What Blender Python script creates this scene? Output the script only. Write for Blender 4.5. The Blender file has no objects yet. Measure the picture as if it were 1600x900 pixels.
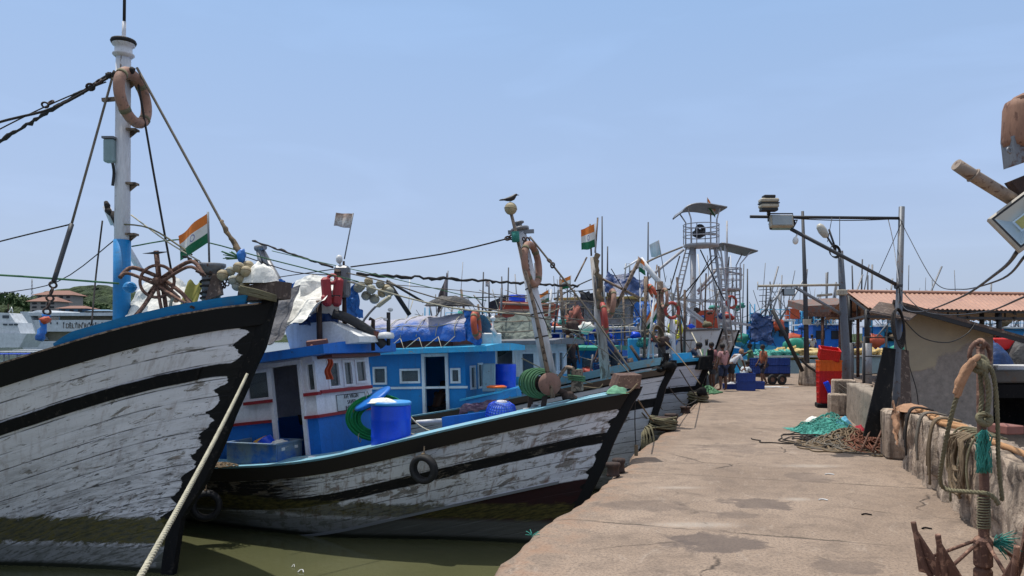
import bpy, bmesh, math, random
from mathutils import Vector, Matrix, noise as mnoise
R = math.radians
random.seed(11)
SC = bpy.context.scene
COL = SC.collection
V = Vector

# ---------------------------------------------------------------- camera, sky, sun
EYE = 1.8
cam_d = bpy.data.cameras.new("camera"); cam = bpy.data.objects.new("camera", cam_d); COL.objects.link(cam)
cam.location = (0, 0, EYE); cam.rotation_euler = (R(90), 0, 0)
cam_d.sensor_width = 36; cam_d.lens = 36 * 1150 / 1600; cam_d.shift_y = 82 / 1600
cam_d.clip_start = 0.1; cam_d.clip_end = 9000
SC.camera = cam
SUN_AZ, SUN_EL = R(-50), R(74)
w = bpy.data.worlds.new("World"); SC.world = w; w.use_nodes = True
nt = w.node_tree; bg = nt.nodes["Background"]
sky = nt.nodes.new("ShaderNodeTexSky"); sky.sky_type = 'NISHITA'; sky.sun_disc = False
sky.sun_elevation = SUN_EL; sky.sun_rotation = SUN_AZ
sky.altitude = 0; sky.air_density = 1.0; sky.dust_density = 2.8; sky.ozone_density = 4.0
tint = nt.nodes.new('ShaderNodeMix'); tint.data_type = 'RGBA'; tint.blend_type = 'MULTIPLY'; tint.inputs[0].default_value = 1; tint.inputs[7].default_value = (.93, .975, .975, 1)
nt.links.new(sky.outputs[0], tint.inputs[6])
# milky coastal haze over the clear sky; unseen zenith added brighter as fill
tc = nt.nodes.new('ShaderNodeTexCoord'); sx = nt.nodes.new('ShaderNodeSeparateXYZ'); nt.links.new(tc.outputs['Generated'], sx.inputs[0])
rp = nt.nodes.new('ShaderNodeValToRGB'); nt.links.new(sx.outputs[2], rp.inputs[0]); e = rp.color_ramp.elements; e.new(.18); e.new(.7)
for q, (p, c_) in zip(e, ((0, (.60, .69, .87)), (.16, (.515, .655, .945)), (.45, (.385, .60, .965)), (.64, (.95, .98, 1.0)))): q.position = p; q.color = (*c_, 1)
wn = nt.nodes.new('ShaderNodeTexNoise'); wn.inputs['Scale'].default_value = 3.0; wn.inputs['Detail'].default_value = 6; wn.inputs['Distortion'].default_value = .6
wm_ = nt.nodes.new('ShaderNodeVectorMath'); wm_.operation = 'MULTIPLY'; wm_.inputs[1].default_value = (1, 1, 5); nt.links.new(tc.outputs['Generated'], wm_.inputs[0]); nt.links.new(wm_.outputs[0], wn.inputs['Vector'])
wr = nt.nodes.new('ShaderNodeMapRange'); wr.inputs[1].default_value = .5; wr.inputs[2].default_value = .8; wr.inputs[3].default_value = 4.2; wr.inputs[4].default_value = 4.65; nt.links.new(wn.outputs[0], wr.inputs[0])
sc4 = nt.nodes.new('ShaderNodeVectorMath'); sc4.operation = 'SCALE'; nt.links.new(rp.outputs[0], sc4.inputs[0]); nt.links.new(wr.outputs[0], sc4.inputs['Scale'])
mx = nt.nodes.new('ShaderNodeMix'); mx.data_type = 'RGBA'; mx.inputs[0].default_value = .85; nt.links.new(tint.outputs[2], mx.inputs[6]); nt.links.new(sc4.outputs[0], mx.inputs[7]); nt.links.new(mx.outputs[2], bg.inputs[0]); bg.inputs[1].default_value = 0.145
sd = bpy.data.lights.new("sun", 'SUN'); so = bpy.data.objects.new("sun", sd); COL.objects.link(so)
sd.energy = 3.0; sd.angle = R(0.6); sd.color = (1, 0.95, 0.87)
sv = V((math.sin(SUN_AZ) * math.cos(SUN_EL), math.cos(SUN_AZ) * math.cos(SUN_EL), math.sin(SUN_EL)))
so.rotation_euler = sv.to_track_quat('Z', 'Y').to_euler(); so.location = (0, 0, 60)
vs = SC.view_settings; SC.display_settings.display_device = 'sRGB'
vs.view_transform = 'Standard'; vs.look = 'None'; vs.exposure = 0.45; vs.gamma = 1.0; vs.use_curve_mapping = False
SC.cycles.max_bounces = 6; SC.cycles.diffuse_bounces = 3; SC.cycles.glossy_bounces = 3
SC.cycles.transmission_bounces = 5; SC.cycles.transparent_max_bounces = 12
SC.cycles.caustics_reflective = False; SC.cycles.caustics_refractive = False
try: SC.cycles.use_denoising = True
except Exception: pass

# ---------------------------------------------------------------- helpers
WZ = -1.35      # water level, the quay surface is z = 0
def P(px, py, D):
    "the point at depth D that stands at (px, py) in a 1600 x 900 view"
    return V(((px - 800) / 1150 * D, D, EYE - (py - 532) / 1150 * D))
def G(px, py, z=0.0):
    D = (EYE - z) * 1150 / (py - 532); return V(((px - 800) / 1150 * D, D, z))
WM = {}
def wm_of(o): return WM.get(o.name, Matrix.Identity(4))

class MB:
    def __init__(s, m=None): s.v = []; s.f = []; s.sm = []; s.mi = []; s.uv = {}; s.m = m or Matrix.Identity(4); s.cur = 0
    def pt(s, p): s.v.append(s.m @ V(p)); return len(s.v) - 1
    def face(s, ids, smooth=False, uv=None):
        s.f.append(tuple(ids)); s.sm.append(smooth); s.mi.append(s.cur)
        if uv: s.uv[len(s.f) - 1] = uv
    def box(s, c, size, rot=None, bev=0.0, sk=None):
        c = V(c); hx, hy, hz = [q / 2 for q in size]; M3 = rot if rot is not None else Matrix.Identity(3)
        b = min(bev, hx * .9, hy * .9, hz * .9)
        if b <= 0:
            ids = [s.pt(c + M3 @ V((x * hx, y * hy, z * hz))) for z in (-1, 1) for y in (-1, 1) for x in (-1, 1)]
            for q in ((0, 2, 3, 1), (4, 5, 7, 6), (0, 1, 5, 4), (2, 6, 7, 3), (0, 4, 6, 2), (1, 3, 7, 5)): s.face([ids[i] for i in q])
            return
        idx = {}
        for x in (-1, 1):
            for y in (-1, 1):
                for z in (-1, 1):
                    idx[x, y, z, 0] = s.pt(c + M3 @ V((x * hx, y * (hy - b), z * (hz - b))))
                    idx[x, y, z, 1] = s.pt(c + M3 @ V((x * (hx - b), y * hy, z * (hz - b))))
                    idx[x, y, z, 2] = s.pt(c + M3 @ V((x * (hx - b), y * (hy - b), z * hz)))
        q4 = [(-1, -1), (1, -1), (1, 1), (-1, 1)]
        for sg in (-1, 1):
            for ax in range(3):
                ids = []
                for a, b2 in (q4 if (sg > 0) else q4[::-1]):
                    k = {0: (sg, a, b2), 1: (b2, sg, a), 2: (a, b2, sg)}[ax]
                    ids.append(idx[k + (ax,)])
                s.face(ids)
        for a in (-1, 1):
            for b2 in (-1, 1):
                s.face([idx[-1, a, b2, 1], idx[1, a, b2, 1], idx[1, a, b2, 2], idx[-1, a, b2, 2]])
                s.face([idx[a, -1, b2, 0], idx[a, 1, b2, 0], idx[a, 1, b2, 2], idx[a, -1, b2, 2]])
                s.face([idx[a, b2, -1, 0], idx[a, b2, 1, 0], idx[a, b2, 1, 1], idx[a, b2, -1, 1]])
        for x in (-1, 1):
            for y in (-1, 1):
                for z in (-1, 1): s.face([idx[x, y, z, k] for k in range(3)])
    def beam(s, a, b, w, h, up=(0, 0, 1), bev=0.0):
        a = V(a); b = V(b); d = (b - a); L = d.length
        if L < 1e-6: return
        d.normalize(); u = V(up)
        if abs(d.dot(u)) > .98: u = V((0, 1, 0))
        sx = d.cross(u).normalized(); uz = sx.cross(d).normalized()
        s.box((a + b) / 2, (L, w, h), Matrix((d, -sx, uz)).transposed(), bev)
    def ring(s, c, x, y, r, n, rf=None):
        out = []
        for i in range(n):
            t = 2 * math.pi * i / n; k = r * (rf(t) if rf else 1)
            out.append(s.pt(c + x * math.cos(t) * k + y * math.sin(t) * k))
        return out
    def tube(s, pts, r, n=8, closed=False, cap=True, smooth=True):
        pts = [V(p) for p in pts]; m = len(pts)
        if m < 2: return
        rr = r if isinstance(r, (list, tuple)) else [r] * m
        rings = []; prev = None
        for i, p in enumerate(pts):
            if closed: d = pts[(i + 1) % m] - pts[i - 1]
            else: d = pts[min(i + 1, m - 1)] - pts[max(i - 1, 0)]
            if d.length < 1e-9: d = V((0, 0, 1))
            d.normalize()
            if prev is None:
                u = V((0, 0, 1)) if abs(d.z) < .9 else V((1, 0, 0)); x = d.cross(u).normalized()
            else:
                x = prev - d * prev.dot(d)
                x = x.normalized() if x.length > 1e-6 else d.orthogonal().normalized()
            prev = x; rings.append(s.ring(p, x, d.cross(x), rr[i], n))
        for i in range(m if closed else m - 1):
            a = rings[i]; b = rings[(i + 1) % m]
            for k in range(n): s.face((a[k], a[(k + 1) % n], b[(k + 1) % n], b[k]), smooth)
        if cap and not closed: s.face(rings[0][::-1]); s.face(rings[-1])
    def cyl(s, a, b, r, r2=None, n=12): s.tube([a, b], [r, r if r2 is None else r2], n)
    def lathe(s, prof, base, axis=(0, 0, 1), n=20, smooth=True, squash=None):
        ax = V(axis).normalized(); x = ax.orthogonal().normalized(); y = ax.cross(x); base = V(base)
        rg = [s.ring(base + ax * z, x, y, max(r, 1e-4), n) for r, z in prof]
        for a, b in zip(rg, rg[1:]):
            for k in range(n): s.face((a[k], a[(k + 1) % n], b[(k + 1) % n], b[k]), smooth)
        s.face(rg[0][::-1]); s.face(rg[-1])
    def torus(s, c, R_, r, nrm, n=28, k=10, a0=0, a1=360, sx=1, sy=1):
        c = V(c); nz = V(nrm).normalized(); x = nz.orthogonal().normalized()
        if abs(nz.z) < .95: x = nz.cross(V((0, 0, 1))).normalized()
        y = nz.cross(x); full = abs(a1 - a0) >= 360
        pts = [c + x * math.cos(R(a0 + (a1 - a0) * i / n)) * R_ * sx + y * math.sin(R(a0 + (a1 - a0) * i / n)) * R_ * sy for i in range(n if full else n + 1)]
        s.tube(pts, r, k, closed=full)
    def ball(s, c, r, n=14, m=9, sc=(1, 1, 1), rot=None, lump=0, seed=0):
        c = V(c); rows = []
        for j in range(m + 1):
            ph = math.pi * j / m
            row = []
            for i in range(n):
                t = 2 * math.pi * i / n
                p = V((math.sin(ph) * math.cos(t), math.sin(ph) * math.sin(t), math.cos(ph)))
                k = 1 + (lump * mnoise.noise(p * 1.7 + V((seed, 0, 0))) if lump else 0)
                p = V((p.x * r * sc[0] * k, p.y * r * sc[1] * k, p.z * r * sc[2] * k))
                if rot is not None: p = rot @ p
                row.append(s.pt(c + p))
            rows.append(row)
        for a, b in zip(rows, rows[1:]):
            for k in range(n): s.face((a[k], b[k], b[(k + 1) % n], a[(k + 1) % n]), True)
    def grid(s, fn, nu, nv, smooth=True, uv=True, flip=False):
        ids = [[s.pt(fn(i / nu, j / nv)) for j in range(nv + 1)] for i in range(nu + 1)]
        for i in range(nu):
            for j in range(nv):
                q = [ids[i][j], ids[i + 1][j], ids[i + 1][j + 1], ids[i][j + 1]]
                w_ = [(i / nu, j / nv), ((i + 1) / nu, j / nv), ((i + 1) / nu, (j + 1) / nv), (i / nu, (j + 1) / nv)]
                if flip: q.reverse(); w_.reverse()
                s.face(q, smooth, w_ if uv else None)
    def prism(s, pts, d, smooth=False):
        "closed outline pts extruded by the vector d"
        pts = [V(p) for p in pts]; d = V(d); a = [s.pt(p) for p in pts]; b = [s.pt(p + d) for p in pts]; n = len(a)
        s.face(a[::-1]); s.face(b)
        for i in range(n): s.face((a[i], a[(i + 1) % n], b[(i + 1) % n], b[i]), smooth)
    def build(s, name, mat, parent=None, label=None, cat=None, group=None, kind=None, origin=None):
        if not s.v: return None
        me = bpy.data.meshes.new(name)
        if parent is not None: inv = wm_of(parent).inverted(); vv = [inv @ p for p in s.v]; org = None
        else:
            if origin is None:
                xs = [p.x for p in s.v]; ys = [p.y for p in s.v]; zs = [p.z for p in s.v]
                origin = V(((min(xs) + max(xs)) / 2, (min(ys) + max(ys)) / 2, min(zs)))
            org = V(origin); vv = [p - org for p in s.v]
        me.from_pydata([tuple(p) for p in vv], [], s.f)
        me.polygons.foreach_set("use_smooth", s.sm)
        mats = mat if isinstance(mat, (list, tuple)) else [mat]
        for m_ in mats: me.materials.append(m_)
        if len(mats) > 1: me.polygons.foreach_set("material_index", s.mi)
        if s.uv:
            L = me.uv_layers.new(name="UVMap")
            for i, po in enumerate(me.polygons):
                w_ = s.uv.get(i)
                if w_:
                    for k, li in enumerate(po.loop_indices): L.data[li].uv = w_[k]
        me.update()
        bm = bmesh.new(); bm.from_mesh(me); bmesh.ops.recalc_face_normals(bm, faces=bm.faces) if getattr(s, 'recalc', True) else None
        bm.to_mesh(me); bm.free()
        o = bpy.data.objects.new(name, me); COL.objects.link(o)
        if parent is not None: o.parent = parent; WM[o.name] = wm_of(parent)
        else: o.location = org; WM[o.name] = Matrix.Translation(org)
        if label: o['label'] = label
        if cat: o['category'] = cat
        if group: o['group'] = group
        if kind: o['kind'] = kind
        return o

def thing(name, label, cat, m=None, group=None):
    o = bpy.data.objects.new(name, None); COL.objects.link(o)
    if m is None: m = Matrix.Identity(4)
    if isinstance(m, Vector): m = Matrix.Translation(m)
    o.location = m.to_translation(); o.rotation_euler = m.to_euler(); o.empty_display_size = .2
    WM[o.name] = m.copy(); o['label'] = label; o['category'] = cat
    if group: o['group'] = group
    return o
def dup(root_, loc, rz=None, label=None, group=None, scale=None):
    r = root_.copy(); COL.objects.link(r); r.location = loc
    if rz is not None: r.rotation_euler = (0, 0, rz)
    if scale: r.scale = (scale,) * 3
    if label: r['label'] = label
    if group: r['group'] = group
    for ch in list(root_.children):
        c = ch.copy(); COL.objects.link(c); c.parent = r
        for g in ch.children:
            d = g.copy(); COL.objects.link(d); d.parent = c
    return r
def sag(a, b, s=0.0, n=14, wob=0.0):
    a = V(a); b = V(b); out = []
    for i in range(n + 1):
        t = i / n; p = a.lerp(b, t); p.z -= 4 * s * t * (1 - t)
        if wob and 0 < i < n: p += V((random.uniform(-1, 1), random.uniform(-1, 1), random.uniform(-1, 1))) * wob
        out.append(p)
    return out
def fbm(p, o=3):
    v = 0; a = 1
    for _ in range(o): v += a * mnoise.noise(p); p = p * 2.03; a *= .5
    return v
def frameM(x, y, ax, ay):
    L = math.hypot(ax, ay); ax /= L; ay /= L
    return Matrix(((ax, -ay, 0, x), (ay, ax, 0, y), (0, 0, 1, WZ), (0, 0, 0, 1)))

# ---------------------------------------------------------------- materials
class NT:
    def __init__(s, name):
        s.mat = bpy.data.materials.new(name); s.mat.use_nodes = True
        s.t = s.mat.node_tree.nodes; s.l = s.mat.node_tree.links; s.b = s.t["Principled BSDF"]
        s._uv = s._ob = None
    def setv(s, inp, v):
        if isinstance(v, bpy.types.NodeSocket): s.l.new(v, inp)
        elif isinstance(v, (tuple, list)) and len(v) == 3 and inp.type == 'RGBA': inp.default_value = (*v, 1)
        else: inp.default_value = v
    def m(s, op, a, b=0.0, c=0.0, clamp=False):
        n = s.t.new("ShaderNodeMath"); n.operation = op; n.use_clamp = clamp
        for i, q in enumerate((a, b, c)): s.setv(n.inputs[i], q)
        return n.outputs[0]
    def mix(s, f, a, b, bl='MIX'):
        n = s.t.new("ShaderNodeMix"); n.data_type = 'RGBA'; n.blend_type = bl
        s.setv(n.inputs[0], f); s.setv(n.inputs[6], a); s.setv(n.inputs[7], b); return n.outputs[2]
    def noise(s, vec, scale, det=4, rough=.6, dist=0.0):
        n = s.t.new("ShaderNodeTexNoise"); n.inputs['Scale'].default_value = scale; n.inputs['Detail'].default_value = det
        n.inputs['Roughness'].default_value = rough; n.inputs['Distortion'].default_value = dist
        if vec is not None: s.l.new(vec, n.inputs['Vector'])
        return n.outputs[0]
    def vor(s, vec, scale, feat='DISTANCE_TO_EDGE'):
        n = s.t.new("ShaderNodeTexVoronoi"); n.feature = feat; n.inputs['Scale'].default_value = scale
        s.l.new(vec, n.inputs['Vector']); return n.outputs['Distance']
    def ramp(s, f, stops, interp='LINEAR'):
        n = s.t.new("ShaderNodeValToRGB"); n.color_ramp.interpolation = interp; e = n.color_ramp.elements
        while len(e) < len(stops): e.new(.5)
        for q, (p, c) in zip(e, stops): q.position = p; q.color = (*c, 1) if isinstance(c, (tuple, list)) else (c, c, c, 1)
        s.l.new(f, n.inputs[0]); return n.outputs[0]
    def step(s, x, e, wd=.02):  # smooth 0..1 as x passes e
        return s.m('MULTIPLY_ADD', s.m('SUBTRACT', x, e), 1 / wd, .5, clamp=True)
    def band(s, x, a, b, wd=.02): return s.m('MULTIPLY', s.step(x, a, wd), s.m('SUBTRACT', 1.0, s.step(x, b, wd)))
    @property
    def obj(s):
        if not s._ob: s._ob = s.t.new("ShaderNodeTexCoord").outputs['Object']
        return s._ob
    @property
    def uv(s):
        if not s._uv: s._uv = s.t.new("ShaderNodeTexCoord").outputs['UV']
        return s._uv
    def pos(s): return s.t.new("ShaderNodeNewGeometry").outputs['Position']
    def sep(s, v):
        n = s.t.new("ShaderNodeSeparateXYZ"); s.l.new(v, n.inputs[0]); return n.outputs
    def comb(s, x, y, z=0.0):
        n = s.t.new("ShaderNodeCombineXYZ")
        for i, q in enumerate((x, y, z)): s.setv(n.inputs[i], q)
        return n.outputs[0]
    def scale(s, v, sc):
        n = s.t.new("ShaderNodeVectorMath"); n.operation = 'MULTIPLY'; s.l.new(v, n.inputs[0]); n.inputs[1].default_value = sc; return n.outputs[0]
    def bump(s, h, st=.3, dist=.01):
        n = s.t.new("ShaderNodeBump"); n.inputs['Strength'].default_value = st; n.inputs['Distance'].default_value = dist
        s.l.new(h, n.inputs['Height']); s.l.new(n.outputs[0], s.b.inputs['Normal'])
    def out(s, col, rough=.6, metal=0.0, spec=.4):
        s.setv(s.b.inputs['Base Color'], col); s.setv(s.b.inputs['Roughness'], rough); s.setv(s.b.inputs['Metallic'], metal)
        s.b.inputs['Specular IOR Level'].default_value = spec; return s.mat

def mul(c, k): return tuple(min(1, q * k) for q in c)
_pc = {}
def paint(name, col, rough=.55, wear=.12, wearcol=(.16, .12, .09), sc=1.0, metal=0.0, bump=.15, var=.25, spec=.4, streak=(1, 1, 1)):
    "worn paint or any other weathered plain material"
    if name in _pc: return _pc[name]
    n = NT(name); v = n.scale(n.obj, streak)
    big = n.noise(v, 1.3 * sc, 5, .62); fine = n.noise(v, 26 * sc, 4, .7); mid = n.noise(v, 6 * sc, 6, .7, .4)
    c = n.mix(n.ramp(big, [(.3, 0), (.7, 1)]), mul(col, 1 - var), mul(col, 1 + var * .35))
    c = n.mix(n.ramp(fine, [(.35, .35), (.6, 0)]), c, mul(col, .6))
    gr = n.noise(n.scale(n.obj, (7 * sc, 7 * sc, .9 * sc)), 1.0, 5, .65); c = n.mix(n.ramp(gr, [(.52, 0), (.72, min(.55, .2 + wear * 2))]), c, mul(wearcol, .8))
    if wear > 0:
        f = n.ramp(mid, [(.62 - wear * .8, 0), (.66 - wear * .8 + .02, 1)])
        f = n.m('SUBTRACT', 1.0, n.ramp(mid, [(.26 + wear, 1), (.30 + wear, 0)])) if False else n.ramp(mid, [(.24 + wear, 1), (.29 + wear, 0)])
        c = n.mix(f, c, wearcol)
    n.bump(n.m('ADD', mid, n.m('MULTIPLY', fine, .4)), bump, .01)
    _pc[name] = n.out(c, rough, metal, spec); return _pc[name]
def cloth(name, col, col2=None, rough=.8, sc=1.0, bump=.6, dirt=.3):
    if name in _pc: return _pc[name]
    n = NT(name); a = n.noise(n.obj, 3.5 * sc, 5, .6, 1.0); f = n.noise(n.obj, 40 * sc, 3)
    c = n.mix(n.ramp(a, [(.38, 0), (.62, 1)]), col, col2 or mul(col, .72))
    c = n.mix(n.ramp(n.noise(n.obj, 9 * sc, 5, .7), [(.5, 0), (.75, dirt)]), c, (.12, .09, .06))
    n.bump(n.m('ADD', n.noise(n.obj, 7 * sc, 3, .5, 1.5), n.m('MULTIPLY', f, .15)), bump, .03)
    _pc[name] = n.out(c, rough); return _pc[name]
def ropem(name, col, sc=1.0):
    if name in _pc: return _pc[name]
    n = NT(name); a = n.noise(n.obj, 60 * sc, 3, .7, 1.0); b = n.noise(n.obj, 4, 3)
    c = n.mix(a, mul(col, .55), mul(col, 1.3)); c = n.mix(n.ramp(b, [(.4, 0), (.7, .5)]), c, mul(col, .45))
    n.bump(a, .8, .01); _pc[name] = n.out(c, .9); return _pc[name]

def hull_mat(name, white=(.42, .43, .45), bands=(), stem=(.5, .16, .25), red_v=None, alg=None, plank=.17, wear=.5, rust=0.0, black=(.012, .012, .013), boot=None):
    n = NT(name); s3 = n.sep(n.uv); u, v = s3[0], s3[1]
    pz = n.sep(n.pos())[2]
    def st(a, b, sc, det=6, rough=.65, dist=0.0): return n.noise(n.comb(n.m('MULTIPLY', u, a), n.m('MULTIPLY', v, b)), sc, det, rough, dist)
    big = st(.6, 1.4, 1.6, 4); grain = st(1.6, 22, 1.0, 6, .7, .3); spots = st(5, 18, 1.4, 4, .6); fine = st(20, 60, 1, 4, .7); mid = st(2.0, 5.0, 1.5, 6, .72, .6)
    c = n.mix(n.ramp(big, [(.3, 0), (.7, 1)]), mul(white, .86), white)
    c = n.mix(n.ramp(grain, [(.26, .25 + .4 * wear), (.42, 0)]), c, mul(white, .52))
    # bare, greyed wood where the paint has gone
    f = n.ramp(mid, [(.28 + .16 * wear, 1), (.33 + .16 * wear, 0)])
    wood = n.mix(n.ramp(grain, [(.35, 0), (.65, 1)]), (.07, .058, .048), (.32, .27, .22))
    c = n.mix(n.m('MULTIPLY', f, .85), c, wood)
    # long scrapes and small black flecks
    sc = n.m('MULTIPLY', n.ramp(grain, [(.63 - .06 * wear, 0), (.68 - .06 * wear, 1)]), n.ramp(big, [(.42, 0), (.58, 1)]))
    c = n.mix(n.m('MULTIPLY', sc, .8), c, (.035, .032, .03))
    sp2 = n.m('ADD', spots, n.m('MULTIPLY', n.m('MULTIPLY', n.m('SUBTRACT', v, .9), .06, clamp=True), 1.0)); c = n.mix(n.ramp(sp2, [(.66, 0), (.70, .85)]), c, (.03, .027, .027))
    low_ = n.m('MULTIPLY', n.step(v, 1.5, 1.6), n.ramp(st(1.2, 6, 1.6, 6, .75, .5), [(.46, 0), (.62, .65)])); c = n.mix(low_, c, (.12, .11, .105))
    if rust:
        rs = n.noise(n.comb(n.m('MULTIPLY', u, 7), n.m('MULTIPLY', v, 1.6)), 1.6, 6, .7)
        c = n.mix(n.m('MULTIPLY', n.ramp(rs, [(.52, 0), (.66, 1)]), rust), c, (.17, .075, .035))
    # plank seams
    wv = n.m('ADD', v, n.m('MULTIPLY', n.m('SUBTRACT', st(.35, .25, 1.2, 2), .5), .10))
    fr = n.m('FRACT', n.m('DIVIDE', wv, plank))
    seam = n.m('MULTIPLY', n.m('SUBTRACT', 1.0, n.step(fr, .075, .06)), n.ramp(st(.8, 2.5, 2.2, 3), [(.40, .15), (.55, 1)]))
    c = n.mix(n.m('MULTIPLY', seam, .9), c, (.02, .018, .016))
    pl = n.m('FRACT', n.m('MULTIPLY', n.m('SINE', n.m('MULTIPLY', n.m('FLOOR', n.m('DIVIDE', wv, plank)), 12.99)), 43.7))
    c = n.mix(n.m('MULTIPLY', pl, .13), c, mul(white, .45))
    jit = n.m('MULTIPLY', n.m('SUBTRACT', st(2.2, 2.2, 1.5, 5), .5), .05)
    vj = n.m('ADD', v, jit)
    if red_v is not None:
        f = n.step(vj, red_v, .02); c = n.mix(f, c, n.mix(mid, (.05, .012, .012), (.022, .02, .022)))
        c = n.mix(n.m('MULTIPLY', n.band(vj, red_v - .055, red_v, .015), .8), c, mul(white, .95))
    for (v0, v1, u0, u1, keep) in bands:
        f = n.band(vj, v0, v1, .018)
        if u1 < 90: f = n.m('MULTIPLY', f, n.m('SUBTRACT', 1.0, n.step(n.m('ADD', u, n.m('MULTIPLY', n.m('SUBTRACT', grain, .5), 3.0)), u1, .6)))
        if u0 > 0: f = n.m('MULTIPLY', f, n.step(n.m('ADD', u, n.m('MULTIPLY', n.m('SUBTRACT', grain, .5), 3.0)), u0, .8))
        hole = n.ramp(n.m('ADD', n.m('MULTIPLY', grain, .5), n.m('MULTIPLY', mid, .5)), [(keep - .03, 1 - 0), (keep + .02, 0)])
        bc = n.mix(n.ramp(mid, [(.5, 0), (.8, .5)]), black, (.05, .042, .038))
        bc = n.mix(hole, bc, wood); c = n.mix(f, c, bc)
    if stem:
        tri = n.m('PINGPONG', n.m('ADD', n.m('MULTIPLY', v, 1 / stem[2]), n.m('MULTIPLY', st(1.2, 1.2, 1.5, 3), 1.3)), 1.0)
        us = n.m('ADD', u, n.m('MULTIPLY', tri, n.m('MULTIPLY', n.ramp(n.noise(n.comb(0.0, v), 2.3, 3), [(.35, .25), (.65, 1)]), stem[1] * 1.5))); us = n.m('ADD', us, n.m('MULTIPLY', n.m('SUBTRACT', st(4, 6, 2, 5), .5), .14))
        f = n.m('SUBTRACT', 1.0, n.step(us, stem[0], .012))
        c = n.mix(f, c, n.mix(n.ramp(mid, [(.5, 0), (.8, .5)]), black, (.05, .045, .045)))
    if alg:
        z0, z1, st_ = alg
        a = n.m('ADD', pz, n.m('MULTIPLY', n.m('SUBTRACT', mid, .5), .35))
        f = n.m('MULTIPLY', n.band(a, z0, z1, .06), st_)
        ac = n.mix(n.ramp(spots, [(.35, 0), (.7, 1)]), (.03, .032, .014), (.15, .125, .035)); ac = n.mix(n.ramp(fine, [(.55, 0), (.7, .6)]), ac, (.008, .009, .008))
        c = n.mix(f, c, ac)
        f = n.m('SUBTRACT', 1.0, n.step(pz, z0 - .02, .08)); c = n.mix(n.m('MULTIPLY', f, .8), c, n.mix(grain, (.06, .065, .05), (.20, .20, .18)))
        f = n.m('SUBTRACT', 1.0, n.step(pz, WZ - .02, .06)); c = n.mix(f, c, (.02, .022, .014))
    h = n.m('ADD', n.m('MULTIPLY', grain, .5), n.m('MULTIPLY', mid, .7)); h = n.m('SUBTRACT', h, n.m('MULTIPLY', seam, .8)); h = n.m('ADD', h, n.m('MULTIPLY', pl, .35))
    n.bump(h, .55, .016)
    return n.out(c, n.ramp(big, [(.3, .6), (.7, .8)]), 0.0, .16)

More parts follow.
